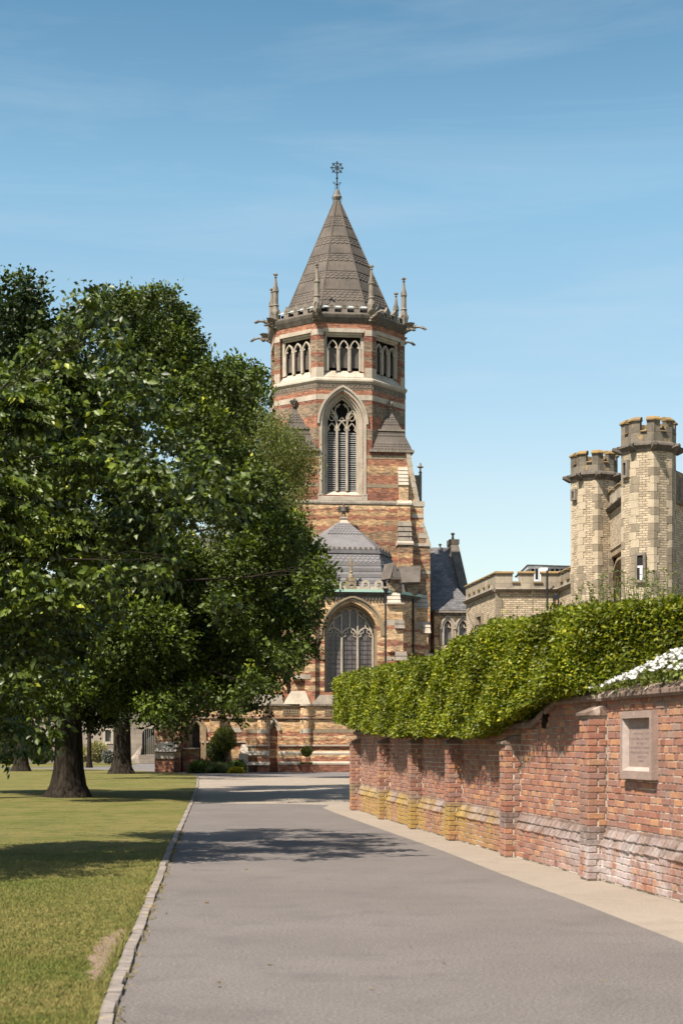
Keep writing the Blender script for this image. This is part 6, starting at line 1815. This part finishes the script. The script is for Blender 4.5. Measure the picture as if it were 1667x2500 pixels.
def px_clumps(L, Y, m=1.0, spread=0.0, dup=1):
    out = []
    if spread: L = list(L) * dup
    if spread: L = [(c[0], c[1], c[2], (c[3] if len(c) > 3 else 0) + random.uniform(-spread, spread)) for c in L]
    for c in L:
        px, py, r = c[:3]; dy = c[3] if len(c) > 3 else 0
        y = Y + dy; X, _, Z = wp(px, py, y); out.append((X, y, Z, r / F * y * m))
    return out
def tree(name, label, base, rad, hfork, clumps, leafsize, dens, mat, per=10, tuft=.28, trunk_lean=(0, 0), limbs=14, flare=1.55, group=None, boughs=None, extra=.35, lr=1.0, **kw):
    root = thing(name, label, 'tree', (base[0], base[1], 0), group=group)
    m = MB()
    bx_, by_ = base
    fx_, fy_ = bx_ + trunk_lean[0], by_ + trunk_lean[1]
    # trunk with buttressed foot
    ring = []
    zs = [-.05, .12, .35, .8, 1.5, hfork * .6, hfork]
    rs = [rad * flare * 1.12, rad * flare, rad * 1.25, rad * 1.08, rad, rad * .93, rad * .98]
    nk = 16; vs, fs = [], []
    ph = random.uniform(0, 6)
    for z_, r_ in zip(zs, rs):
        fl = max(0, 1 - z_ / 1.0)
        for k in range(nk):
            a = 2 * math.pi * k / nk
            q = r_ * (1 + .10 * fl * math.sin(5 * a + ph) + .04 * math.sin(3 * a + z_ * 2 + ph))
            f_ = max(0, z_) / hfork
            vs.append((bx_ + (fx_ - bx_) * f_ + q * math.cos(a), by_ + (fy_ - by_) * f_ + q * math.sin(a), z_))
    for i in range(len(zs) - 1):
        for k in range(nk): fs.append((i * nk + k, i * nk + (k + 1) % nk, (i + 1) * nk + (k + 1) % nk, (i + 1) * nk + k))
    m.add(vs, fs)
    ztp = max(c[2] for c in clumps) * .8
    m.tube([(fx_, fy_, hfork - .1), (fx_ + .1, fy_ + .15, hfork + (ztp - hfork) * .5), (fx_ - .1, fy_, ztp)], [rad * .9, rad * .55, rad * .12], 8)
    cl = sorted(clumps, key=lambda c: -c[3])
    sel = cl[:limbs] + ([c for c in cl[limbs:] if random.random() < extra])
    for c in sel:
        h0 = min(ztp * .9, hfork - .2 + max(0, (c[2] - hfork)) * random.uniform(.2, .5))
        f_ = (h0 - hfork) / max(.1, ztp - hfork)
        s_ = Vector((fx_, fy_, h0)); e_ = Vector(c[:3])
        mid = s_.lerp(e_, .5) + Vector((random.uniform(-.4, .4), random.uniform(-.4, .4), .35 + .04 * (e_ - s_).length))
        r0 = lr * min(rad * .26, .03 + .014 * (e_ - s_).length) * (1 - .5 * max(0, f_))
        m.tube([s_, s_.lerp(mid, .5) + Vector((0, 0, .1)), mid, mid.lerp(e_, .55), e_], [r0, r0 * .8, r0 * .6, r0 * .35, r0 * .12], 6)
        for q in range(5):
            dv = Vector((random.gauss(0, 1), random.gauss(0, 1), random.gauss(0, .7))).normalized() * c[3] * .85
            st_ = mid.lerp(e_, random.uniform(.3, 1)); en = e_ + dv
            m.tube([st_, st_.lerp(en, .5) + Vector((0, 0, .08)), en], [r0 * .28, r0 * .18, .008], 4)
    m.build('trunk', M_bark, root, smooth=True)
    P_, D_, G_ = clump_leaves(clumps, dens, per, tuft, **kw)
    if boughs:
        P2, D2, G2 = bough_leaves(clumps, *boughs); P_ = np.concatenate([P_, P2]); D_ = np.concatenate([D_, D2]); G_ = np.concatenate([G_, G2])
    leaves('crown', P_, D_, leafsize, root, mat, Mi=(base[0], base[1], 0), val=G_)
    print(name, len(P_))
    return root
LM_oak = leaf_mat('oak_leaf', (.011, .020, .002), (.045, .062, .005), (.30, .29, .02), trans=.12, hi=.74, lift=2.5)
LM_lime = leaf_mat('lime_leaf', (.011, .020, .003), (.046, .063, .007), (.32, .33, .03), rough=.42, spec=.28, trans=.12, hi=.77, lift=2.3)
LM_wil = leaf_mat('fine_leaf', (.060, .075, .014), (.105, .115, .022), (.20, .18, .035), trans=.3)
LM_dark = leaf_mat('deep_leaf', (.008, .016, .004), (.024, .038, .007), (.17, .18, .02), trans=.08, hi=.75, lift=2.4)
LM_hedge = leaf_mat('hedge_leaf', (.050, .080, .006), (.150, .172, .010), (.40, .36, .022), rough=.46, spec=.25, trans=.22, hi=.84, nv=(.45, 1.35, 1.1))
# main oak
c1 = px_clumps([(392, 745, 48, 1), (438, 790, 42, 0), (330, 770, 60, 2), (280, 760, 60, 3), (450, 850, 50, 0), (400, 850, 70, 2), (480, 925, 55, 1), (540, 915, 45, 0), (600, 925, 40, 0), (628, 955, 24, -.5), (575, 975, 48, 1), (520, 990, 50, 1),
    (340, 900, 90, 3), (430, 980, 80, 2), (590, 1020, 30, -1), (480, 1060, 80, 0), (560, 1130, 60, -1), (630, 1180, 40, -1), (620, 1250, 70, 0), (520, 1180, 90, 1), (690, 1310, 62, -1), (735, 1350, 48, -1.5), (778, 1400, 36, -1.5), (760, 1440, 40, -1),
    (700, 1420, 70, -1), (620, 1370, 90, 0), (735, 1500, 42, -1), (690, 1530, 60, 0), (600, 1480, 100, 0), (740, 1590, 28, -1), (700, 1600, 42, -1), (640, 1600, 60, 0), (560, 1590, 80, 1), (600, 1670, 32, -1), (640, 1660, 30, -1), (560, 1690, 34, -1), (520, 1660, 55, 0),
    (500, 1540, 110, 0), (400, 1400, 130, 0), (440, 1640, 80, 0), (420, 1720, 42, 0), (380, 1740, 40, -1), (340, 1560, 130, 0), (300, 1680, 90, 0), (360, 1220, 120, 2), (240, 1100, 120, 3), (220, 1350, 130, 1), (180, 1550, 130, 0), (120, 1680, 100, 0), (60, 1560, 120, 1), (60, 1700, 80, 2), (235, 1740, 50, 1), (10, 1760, 60, 4), (-60, 1450, 160, 1), (-80, 1650, 120, 1), (60, 1250, 150, 3), (470, 1735, 20, -1), (500, 1700, 30, -1), (545, 1722, 20, -1), (590, 1712, 18, -1), (622, 1716, 14, -1), (652, 1690, 18, -1), (690, 1655, 20, -1), (450, 1765, 16, -1), (430, 1790, 14, -1), (570, 1750, 9, -1), (640, 1735, 8, -1)], 44.7, .76, 4.5, 2)
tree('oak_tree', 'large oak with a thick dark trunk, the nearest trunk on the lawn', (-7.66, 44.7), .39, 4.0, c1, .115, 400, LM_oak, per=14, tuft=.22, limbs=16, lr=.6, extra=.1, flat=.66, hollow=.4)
# tall dark tree at the left edge
c4 = px_clumps([(40, 730, 50, 0), (95, 770, 40, 0), (10, 790, 90, 0), (110, 850, 60, 0), (60, 880, 110, 1), (150, 950, 90, 1), (0, 980, 130, 1), (110, 1060, 120, 2), (20, 1180, 140, 2), (-90, 850, 120, 1), (-100, 1060, 150, 2), (200, 860, 60, 2)], 40, .9, 2.0)
tree('beech_tree', 'tall dark leafed tree rising highest at the left edge', (-11.5, 42.0), .38, 4.5, c4, .13, 330, LM_dark, per=13, tuft=.28, limbs=10, flat=.9, hollow=.35)
# second oak farther back
c2 = px_clumps([(300, 1660, 90, 0), (380, 1690, 60, 0), (440, 1700, 36, -1), (400, 1745, 28, -2), (455, 1700, 26, -2), (250, 1720, 60, 1), (330, 1560, 120, 0), (450, 1580, 80, 0), (240, 1580, 110, 1), (520, 1600, 60, 1), (340, 1420, 120, 2), (470, 1470, 90, 1), (190, 1700, 50, 2), (400, 1300, 80, 2)], 73, .9, 7.0)
tree('oak_tree', 'second dark trunked tree, on the lawn in front of the stone steps', (-10.87, 79.0), .42, 5.0, c2, .16, 130, LM_dark, per=13, tuft=.4, limbs=9, hollow=.3)
# feathery tree against the tower
c3 = px_clumps([(600, 1010, 46, 0), (636, 1022, 32, 0), (672, 1062, 32, 0), (640, 1080, 62, 1), (720, 1090, 28, 0), (725, 1140, 34, 0), (690, 1130, 48, 1), (660, 1180, 60, 1), (712, 1200, 26, 0), (700, 1250, 34, 0), (640, 1260, 60, 1), (560, 1080, 60, 2), (690, 1300, 30, 1), (560, 1200, 90, 2), (600, 1350, 90, 2)], 66, .9, 2.0)
tree('birch_tree', 'light feathery drooping tree between the oak and the tower', (-11.25, 66.0), .22, 6.0, c3, .10, 480, LM_wil, per=13, tuft=.42, limbs=6, droop=1.3, flat=1.05, hollow=.25, outd=.4, up=-.5)
# near lime, trunk just out of view
c0_ = px_clumps([(222, 738, 20, 0), (215, 765, 26, 0), (180, 790, 50, .5), (250, 800, 50, .5), (130, 850, 70, 1), (280, 830, 45, 0), (330, 880, 40, 0), (290, 930, 70, .5), (385, 930, 22, 0), (360, 960, 42, 0), (180, 960, 110, 1), (60, 930, 90, 1), (40, 1000, 110, .5), (300, 1020, 90, .3), (400, 1000, 26, 0),
    (420, 1080, 50, 0), (240, 1120, 120, .5), (100, 1150, 130, .5), (350, 1170, 80, 0), (450, 1180, 52, 0), (520, 1130, 30, -.3), (500, 1200, 38, 0), (556, 1185, 22, -.3), (540, 1260, 32, 0), (578, 1240, 18, -.3), (440, 1270, 60, 0), (320, 1290, 90, 0), (180, 1300, 120, 0), (50, 1320, 120, 0),
    (420, 1370, 38, -.3), (350, 1400, 46, 0), (250, 1420, 80, 0), (100, 1450, 110, 0), (380, 1395, 24, -.5), (280, 1490, 42, 0), (180, 1530, 80, 0), (60, 1560, 90, 0), (140, 1620, 60, 0), (40, 1660, 70, 0), (130, 1600, 30, -.5), (125, 1790, 16, -.6), (112, 1815, 12, -.6), (45, 1800, 22, -.6), (20, 1780, 28, -.6), (62, 1835, 18, -.6), (10, 1760, 30, -.5), (560, 1480, 14, 0), (-60, 1200, 200, .5), (-120, 1450, 180, .5), (-40, 1650, 120, 0), (-150, 1000, 160, 1), (-300, 1150, 190, -2), (-450, 1250, 200, -2.5), (-600, 1300, 200, -2), (-350, 1400, 180, -2.5), (-500, 1100, 180, -2), (-250, 1300, 180, -2)], 21.3, .78, 2.2, 2)
tree('lime_tree', 'near broad leafed tree whose glossy leaves overhang from the left edge', (-5.9, 20.8), .22, 2.6, c0_, .100, 110, LM_lime, per=7, tuft=.17, boughs=(85, .95, 54, .20, .35), extra=.05, lr=.45, limbs=9, flat=.72, hollow=.3, droop=.75, up=.1)
# far slim tree, far left tree
tree('young_tree', 'slim young trunk in front of the cream flowering bush', ((218 - HX) / F * 100, 100), .13, 3.0, px_clumps([(215, 1700, 30), (200, 1650, 30), (235, 1660, 30)], 100), .13, 25, LM_dark, per=10, tuft=.3, limbs=3)
tree('lawn_tree', 'dark tree trunk at the far left edge of the lawn', ((52 - HX) / F * 86, 86), .33, 4.0, px_clumps([(40, 1660, 70), (-20, 1600, 90), (90, 1640, 60), (30, 1560, 80)], 86), .15, 30, LM_dark, per=10, tuft=.4, limbs=4)
# ---------------------------------------------------------------- hedge on the wall
hedge = thing('hedge', 'long clipped beech hedge overhanging the brick garden wall', 'hedge', (wx(28), 28, 1.7))
def hprof(Y):
    """front offset towards the road, bottom, top at distance Y"""
    out = float(np.interp(Y, [12, 16.4, 17.2, 17.9, 18.6, 19.4, 21, 23, 36, 38.6], [-1.1, -.6, -.05, .16, .30, .35, .38, .40, .42, .34]))
    zb_ = float(np.interp(Y, [12, 17.2, 18.6, 20.4, 21.4, 22.5, 30, 33, 36, 38.6], [2.2, 2.2, 2.10, 2.02, 1.80, 1.66, 1.70, 1.80, 1.95, 2.08]))
    zt_h = float(np.interp(Y, [12, 15.4, 18, 20, 22.2, 24.0, 24.5, 30, 38.6], [3.15, 3.08, 3.08, 3.10, 3.16, 3.08, 2.92, 2.98, 3.12]))
    return out, zb_, zt_h
def hpoint(Y, out):
    Yc = min(Y, YW1); s = s_of(Yc); p, t, nn = wpt(s)
    return p + t * (Y - Yc) + nn * out
hc_ = MB(); Yg = np.linspace(12, 38.7, 60); rows = []
for y in Yg:
    o_, b_, t__ = hprof(y)
    for (q, z_) in ((o_ - .11, b_ + .07), (o_ - .16, t__ - .2), (o_ - 1.7, t__ - .2), (o_ - 1.7, b_ + .1)):
        p = hpoint(y, q); rows.append((p.x, p.y, z_))
k = 4; nY = len(Yg)
hc_.add(rows, [(i * k + j, i * k + (j + 1) % k, (i + 1) * k + (j + 1) % k, (i + 1) * k + j) for i in range(nY - 1) for j in range(k)] + [(0, 1, 2, 3), tuple((nY - 1) * k + j for j in (3, 2, 1, 0))])
hc_.build('twig_core', plain_mat('hedge_twig_core', (.022, .024, .010), .95, var=.5, scale=9), hedge)  # solid dark core for the twigs, enlarged to block light through the leaves
NH = 320000
Yr = 12 + (38.7 - 12) * rng.random(NH) ** 1.0
Ps = np.empty((NH, 3)); Ds = np.empty((NH, 3))
tbl_Y = np.linspace(12, 38.7, 500)
tb = np.array([hprof(y) for y in tbl_Y])
O_, B_, T_ = [np.interp(Yr, tbl_Y, tb[:, i]) for i in range(3)]
bp = np.array([[*hpoint(y, 0.0)][:2] + [*(hpoint(y, 1.0) - hpoint(y, 0.0))][:2] for y in tbl_Y])
BX, BY, NX, NY_ = [np.interp(Yr, tbl_Y, bp[:, i]) for i in range(4)]
which = rng.random(NH)
front = which < .60; topm = (which >= .60) & (which < .86); bot = (which >= .86) & (which < .93); end = which >= .93
u = rng.random(NH)
lump = .6 * (.07 * np.sin(Yr * 2.1) + .05 * np.sin(Yr * 5.3 + 1) + .03 * np.sin(Yr * 11))
dep = rng.random(NH) ** 1.3 * .26
zf = B_ + (T_ - B_) * u
lump2 = lump * .5 + .05 * np.sin(zf * 6 + Yr * 3)
offs = np.where(front, O_ - dep + lump2, np.where(topm, O_ - 1.6 * u - .02, np.where(bot, O_ - .5 * u, O_ - 1.6 * u)))
# round the top and bottom edges of the face
edge = np.minimum(1, np.minimum((zf - B_), (T_ - zf)) / .16)
offs = np.where(front, offs - .10 * (1 - edge) ** 2, offs)
zz_ = np.where(front, zf, np.where(topm, T_ - dep * .8 + lump, np.where(bot, B_ + dep * .8 - .02 + lump * .5, B_ + (T_ - B_) * rng.random(NH))))
yy_end = np.where(end, 38.7 - dep, 0)
Ps[:, 0] = BX + NX * offs; Ps[:, 1] = BY + NY_ * offs; Ps[:, 2] = zz_
pe = hpoint(38.7, 0.0); ne = hpoint(38.7, 1.0) - pe
oe, be, te = hprof(38.7)
Ue = oe - 1.6 * u
Ps[end, 0] = pe.x + ne.x * Ue[end]; Ps[end, 1] = 38.7 + ne.y * Ue[end] - dep[end] + .1; Ps[end, 2] = be + (te - be) * rng.random(end.sum())
nrm = np.zeros((NH, 3)); nrm[front, 0] = NX[front]; nrm[front, 1] = NY_[front]; nrm[topm, 2] = 1; nrm[bot, 2] = -.3; nrm[bot, 0] = NX[bot]; nrm[end, 1] = 1
Ds = nrm * .8 + rng.normal(size=(NH, 3)) * .6 + np.array([0, -.25, -.15])
# stray shoots
stray = rng.random(NH) < .015
Ps[stray] += nrm[stray] * rng.random((stray.sum(), 1)) * .16
leaves('leaves', Ps, Ds, .049, hedge, LM_hedge, aspect=.62, Mi=(wx(28), 28, 1.7))
# dark trunk of the hedge where it climbs over the coping
m = MB(); p0 = hpoint(20.2, -.02); p1 = hpoint(19.4, -.1)
m.tube([(p0.x, p0.y, 1.75), (hpoint(19.9, .05).x, 19.9, 2.1), (p1.x, p1.y, 2.5)], [.07, .06, .05], 6); m.build('stem', M_bark, hedge)
# ---------------------------------------------------------------- white flowering bush on the wall
fl = thing('flowering_bush', 'low bush covered in small white flowers on top of the brick wall', 'bush', (wx(15.5) + .3, 15.5, 2.1))
LM_fl = leaf_mat('bush_leaf', (.06, .09, .02), (.13, .15, .03), (.30, .28, .06), trans=.3)
NB = 9000
Yr = 12 + 5.9 * rng.random(NB)
def bxyz(Yr, u, h):
    X = np.array([wx(y) for y in Yr]); 
    return X
X0 = np.polyval(_pc, Yr)
inn = rng.random(NB) * 1.15 - .14
hh = np.interp(Yr, [12, 14.5, 15.5, 16.8, 17.9], [.55, .50, .44, .26, .05]) * np.clip(1 - ((inn - .45) / .68) ** 2, .05, 1)
z_ = 2.10 + hh * rng.random(NB) ** .5
Pb = np.stack([X0 + inn * .98 + .0, Yr + inn * .16, z_], 1)
leaves('foliage', Pb, rng.normal(size=(NB, 3)) + np.array([0, 0, .4]), .055, fl, LM_fl, Mi=(wx(15.5) + .3, 15.5, 2.1))
M_pet, nt, bs = nt_new('white_petal', .6, .2); bs.inputs['Base Color'].default_value = (.44, .43, .39, 1)
NF = 2100
Yr = 12 + 5.95 * rng.random(NF); inn = rng.random(NF) ** 1.1 * 1.0 - .15
hh = np.interp(Yr, [12, 14.5, 15.5, 16.8, 17.95], [.55, .50, .44, .28, .06]) * np.clip(1 - ((inn - .45) / .68) ** 2, .05, 1)
clus = (np.sin(Yr * 9) * np.sin(inn * 13) + .4 * np.sin(Yr * 23 + inn * 17) > -.35)
Yr, inn, hh = Yr[clus], inn[clus], hh[clus]
X0 = np.polyval(_pc, Yr)
C = np.stack([X0 + inn * .98 - .01, Yr + inn * .16, 2.13 + hh * (1.0 + .05 * rng.normal(size=len(Yr)))], 1)
kq = 5
Cc = np.repeat(C, kq, 0); an = np.tile(np.arange(kq) * 2 * math.pi / kq, len(C)) + np.repeat(rng.random(len(C)) * 6, kq)
up_ = np.stack([-.45 + .3 * rng.normal(size=len(C)), -.3 + .3 * rng.normal(size=len(C)), np.ones(len(C))], 1); up_ /= np.linalg.norm(up_, axis=1, keepdims=True)
e1 = np.cross(up_, [0, 1, 0.01]); e1 /= np.linalg.norm(e1, axis=1, keepdims=True); e2 = np.cross(up_, e1)
Dd = np.repeat(e1, kq, 0) * np.cos(an)[:, None] + np.repeat(e2, kq, 0) * np.sin(an)[:, None] + np.repeat(up_, kq, 0) * .25
leaves('flowers', Cc, Dd, .038, fl, M_pet, aspect=.8, Mi=(wx(15.5) + .3, 15.5, 2.1))
# a few stray flower heads hanging lower left
# ---------------------------------------------------------------- leggy shrub behind the hedge
sh = thing('leggy_shrub', 'loose twiggy shrub with pale shoots rising above the hedge in front of the turrets', 'shrub', (4.2, 19.5, 1.72))
m = MB(); Pl, Dl = [], []
rs_ = random.Random(8)
for i in range(75):
    px = rs_.uniform(1330, 1690); Y = float(np.interp(px, [1290, 1690], [27.5, 20.5])) + rs_.uniform(0, 1.5)
    topy = np.interp(px, [1290, 1400, 1480, 1560, 1667], [1480, 1452, 1405, 1400, 1385]) + rs_.uniform(-15, 55)
    X, _, Z = wp(px, topy, Y)
    bx0 = X + rs_.uniform(-.25, .25)
    pts = [Vector((bx0, Y, 2.8)), Vector((bx0 * .5 + X * .5 + rs_.uniform(-.06, .06), Y, (Z + 2.6) / 2)), Vector((X, Y, Z))]
    m.tube(pts, [.010, .007, .003], 4)
    nl = int(14 + (Z - 2.9) * 26)
    for q in range(nl):
        f_ = rs_.uniform(.15, 1.0); p = pts[0].lerp(pts[1], f_ * 2) if f_ < .5 else pts[1].lerp(pts[2], f_ * 2 - 1)
        a = rs_.uniform(0, 6.28)
        Pl.append(tuple(p)); Dl.append((math.cos(a), math.sin(a), rs_.uniform(.1, .9)))
for px, ty in ((1225, 1455), (1190, 1500), (1262, 1480), (1300, 1440)):
    YY = 29.0; X, _, Z = wp(px, ty, YY); m.tube([(X, YY, 2.8), (X, YY, Z)], [.01, .004], 4)
    for q in range(22):
        a = rs_.uniform(0, 6.28); Pl.append((X, YY, 2.9 + (Z - 2.9) * rs_.random())); Dl.append((math.cos(a), math.sin(a), .4))
tag(m.build('stems', plain_mat('green_stem', (.10, .10, .04), .8), sh), kind='stuff')
leaves('foliage', np.array(Pl), np.array(Dl), .062, sh, leaf_mat('shrub_leaf', (.07, .10, .03), (.14, .16, .05), (.34, .30, .12), trans=.35), aspect=.4, Mi=(4.2, 19.5, 1.72))
# ---------------------------------------------------------------- planting by the chapel
def bush(name, label, cat, center, rx, rz_, leafsz, n_, mat, stem=None, group=None):
    t = thing(name, label, cat, (center[0], center[1], 0), group=group)
    d = rng.normal(size=(n_, 3)); d /= np.linalg.norm(d, axis=1, keepdims=True)
    rad = .72 + .30 * rng.random(n_)
    P = np.array(center) + d * rad[:, None] * np.array([rx, rx, rz_]) * (1 + .04 * np.sin(d[:, :1] * 9))
    leaves('foliage', P, d + rng.normal(size=(n_, 3)) * .5, leafsz, t, mat, Mi=(center[0], center[1], 0))
    m = MB(); m.lathe([(rx * .1, center[2] - rz_ * .75), (rx * .68, center[2] - rz_ * .4), (rx * .74, center[2]), (rx * .6, center[2] + rz_ * .45), (rx * .1, center[2] + rz_ * .75)], 10, center[:2]); m.build('twig_core', bpy.data.materials['hedge_twig_core'], t)  # solid dark core for the twigs inside the leaves
    return t
LM_top = leaf_mat('topiary_leaf', (.035, .050, .006), (.085, .105, .010), (.22, .19, .02), trans=.2, hi=.85)
YT = 83.6
X_, _, Z_ = wp(548, 1806, YT)
tp = bush('topiary_tree', 'round clipped topiary tree on a short stem in the flower bed', 'topiary', (X_, YT, Z_), .62, .66, .05, 9000, LM_top)
m = MB(); m.tube([(X_, YT, 0), (X_, YT, Z_)], .06, 6); m.build('stem', M_bark, tp)
X_, _, Z_ = wp(526, 1822, YT + .6)
bush('clipped_bush', 'dark bush in the shade behind the round topiary', 'bush', (X_ + .1, YT + .7, Z_ - .25), .60, .75, .06, 5000, LM_dark)
YP = 84.0
X_, _, Z_ = wp(747.5, 1835, YP)
pt_ = bush('potted_topiary', 'small clipped ball on a stem in a terracotta pot against the chapel', 'potted plant', (X_, YP, Z_), .29, .28, .04, 3000, LM_top)
m = MB(); m.tube([(X_, YP, .3), (X_ + .02, YP, .6), (X_, YP, Z_)], .03, 6); m.build('stem', M_bark, pt_)
m = MB(); m.lathe([(.17, .0), (.26, .38), (.30, .38), (.30, .45), (.26, .46), (.24, .42)], 14, (X_, YP)); m.build('pot', plain_mat('terracotta', (.32, .12, .075), .8), pt_)
nq = 500; aq = rng.random(nq) * 6.28
leaves('trailing_plants', np.stack([X_ + .26 * np.cos(aq), YP + .26 * np.sin(aq), .44 + .08 * rng.random(nq)], 1), np.stack([np.cos(aq), np.sin(aq), rng.normal(size=nq) * .4], 1), .07, pt_, LM_fl, Mi=(X_, YP, 0))
def blades(name, label, px0, px1, Y, h, n_, mat, cat='plant', dY=1.0, ln=.5, parent=None):
    a_, b_ = (px0 - HX) / F * Y, (px1 - HX) / F * Y
    c = ((a_ + b_) / 2, Y, 0)
    t = thing(name, label, cat, c)
    P = np.stack([a_ + (b_ - a_) * rng.random(n_), Y + dY * (rng.random(n_) - .5), h * .5 * rng.random(n_) * (1 - .6 * np.abs(rng.random(n_) - .5))], 1)
    prof = np.clip(1 - ((P[:, 0] - c[0]) / ((b_ - a_) / 2 + .01)) ** 4, .25, 1)
    P[:, 2] *= prof
    D = rng.normal(size=(n_, 3)) * .5 + np.array([0, -.1, 1.0])
    leaves('foliage', P, D, h * ln * prof, t, mat, aspect=.16 if ln > .4 else .5, Mi=c); return t
LM_bl = leaf_mat('border_leaf', (.03, .055, .012), (.065, .095, .022), (.16, .17, .05), trans=.25)
blades('border_plant', 'dark strappy border plants below the topiary', 462, 520, 82.6, .75, 2600, LM_bl, dY=1.6)
blades('border_plant', 'grey green strappy plants in the middle of the flower bed', 500, 570, 82.0, .62, 2600, leaf_mat('iris_leaf', (.05, .075, .03), (.10, .125, .05), (.18, .19, .08), trans=.25), dY=1.2)
blades('border_plant', 'leafy plants against the stone plinth at the right of the bed', 560, 600, 82.8, .95, 1800, LM_bl, dY=1.2, ln=.28)
blades('yellow_shrub', 'low yellow leaved shrub at the bed corner beside the round buttress', 555, 598, 81.6, .50, 2600, leaf_mat('gold_leaf', (.16, .15, .01), (.30, .25, .015), (.45, .36, .03), trans=.3), 'shrub', dY=.9, ln=.24)
sheet('flower_bed', [((455 - HX) / F * 81, 81.0), ((600 - HX) / F * 81, 81.2), ((600 - HX) / F * 85.5, 85.5), ((455 - HX) / F * 85, 85.2)], .02, M_soil)
LM_cr = leaf_mat('cream_blossom', (.12, .13, .04), (.34, .30, .16), (.62, .55, .38), trans=.3, hi=.7)
def sbush(label, px, py, Y, rpx, mat, n_=3500, name='flowering_bush'):
    X_, _, Z_ = wp(px, py, Y); r = rpx / F * Y
    bush(name, label, 'bush', (X_, Y, max(Z_, r * .55)), r, r * .95, .12, n_, mat)
sbush('cream flowering bush below the latticed window', 236, 1836, 116, 26, LM_cr)
sbush('grey leaved bush right of the cream flowering one', 264, 1848, 115, 15, leaf_mat('grey_leaf', (.10, .10, .09), (.19, .19, .17), (.3, .3, .28), trans=.1), 2000, 'grey_bush')
sbush('green bush left of the near oak trunk', 98, 1840, 116, 28, LM_bl, 3500, 'green_bush')
sbush('cream bush close behind the slim young trunk', 204, 1842, 116.5, 18, LM_cr, 2500)
sbush('dark bush at the far left behind the lawn', 20, 1835, 117, 40, LM_dark, 4000, 'green_bush')
# ---------------------------------------------------------------- grass blades near the camera, weeds, leaves on the drive
NG_ = 240000
Yr = 7.6 + 18 * rng.random(NG_) ** 1.7
kx = np.interp(Yr, [p[1] for p in kerb], [p[0] for p in kerb]) - .11
left = -.2165 * Yr - .6
Xr = left + (kx - left) * rng.random(NG_)
hgt = .013 + .014 * rng.random(NG_) + .015 * (rng.random(NG_) < .03)
ex = (kx - Xr) < .07
hgt[ex] *= 2.4
kx_ = np.interp(Yr, [p[1] for p in kerb], [p[0] for p in kerb]); bare = (Yr > 10.1) & (Yr < 12.9) & (Xr > kx_ - .32) & (Xr < kx_ - .13)
keep = (~bare | (rng.random(NG_) < .25)) & (rng.random(NG_) < np.interp(Yr, [12, 25], [1, 0]))
Xr, Yr, hgt = Xr[keep], Yr[keep], hgt[keep]
n_ = len(Xr); a = rng.random(n_) * 6.28; w = .0035
lean = rng.normal(size=(n_, 2)) * .5
V = np.stack([np.stack([Xr - w * np.cos(a), Yr - w * np.sin(a), np.full(n_, .01)], 1), np.stack([Xr + w * np.cos(a), Yr + w * np.sin(a), np.full(n_, .01)], 1), np.stack([Xr + lean[:, 0] * hgt, Yr + lean[:, 1] * hgt, .01 + hgt], 1)], 1).reshape(-1, 3)
me = bpy.data.meshes.new('grass'); me.vertices.add(len(V)); me.vertices.foreach_set('co', V.astype(np.float32).ravel())
me.loops.add(n_ * 3); me.loops.foreach_set('vertex_index', np.arange(n_ * 3, dtype=np.int32)); me.polygons.add(n_)
me.polygons.foreach_set('loop_start', (np.arange(n_) * 3).astype(np.int32)); me.polygons.foreach_set('loop_total', np.full(n_, 3, np.int32)); me.update()
M_gb, nt, bs = nt_new('grass_blade', .8, .2)
Wc = wcoord(nt)
dry = rng_map(nt, noise(nt, Wc, .42, 6, .62), .30, .56)
col = mix(nt, dry, (0.098, 0.112, 0.018), (0.185, 0.155, 0.046))
col = mix(nt, rng_map(nt, noise(nt, Wc, 9, 3, .7), .50, .64), col, (0.085, 0.105, 0.020))
nt.links.new(col, bs.inputs['Base Color'])
me.materials.append(M_gb); go = bpy.data.objects.new('grass', me); COL.objects.link(go); tag(go, 'short dry mown grass blades along the drive edge', 'grass', kind='stuff')
n_ = 900; s_r = rng.random(n_) * 20; pk = np.array([poly_at(kerb, 3 + s)[:2] for s in s_r])
sel = (np.sin(s_r * 3.1) + np.sin(s_r * 7.7) > -.2)
pk = pk[sel]; n_ = len(pk)
wd_ = leaves('kerb_weeds', np.stack([pk[:, 0] + .02 + .02 * rng.normal(size=n_), pk[:, 1], np.full(n_, .004)], 1), rng.normal(size=(n_, 3)) * .6 + np.array([0, 0, .5]), .030, None, leaf_mat('weed_leaf', (.10, .10, .025), (.20, .15, .035), (.32, .21, .05), trans=.2), aspect=.35)
tag(wd_, 'dry yellow weeds growing along the kerb edge of the drive', 'weeds', kind='stuff')
n_ = 16
yy = 9 + 14 * rng.random(n_); xx = np.interp(yy, [p[1] for p in kerb], [p[0] for p in kerb]) + .1 + 3.2 * rng.random(n_) ** 1.5
ll = leaves('fallen_leaves', np.stack([xx, yy, np.full(n_, .006)], 1), np.stack([rng.normal(size=n_), rng.normal(size=n_), np.zeros(n_) + .03], 1), .045, None, leaf_mat('dead_leaf', (.10, .08, .03), (.22, .16, .08), (.4, .3, .1), trans=.1), aspect=.5)
tag(ll, 'few fallen leaves scattered over the grey drive', 'leaves', kind='stuff')
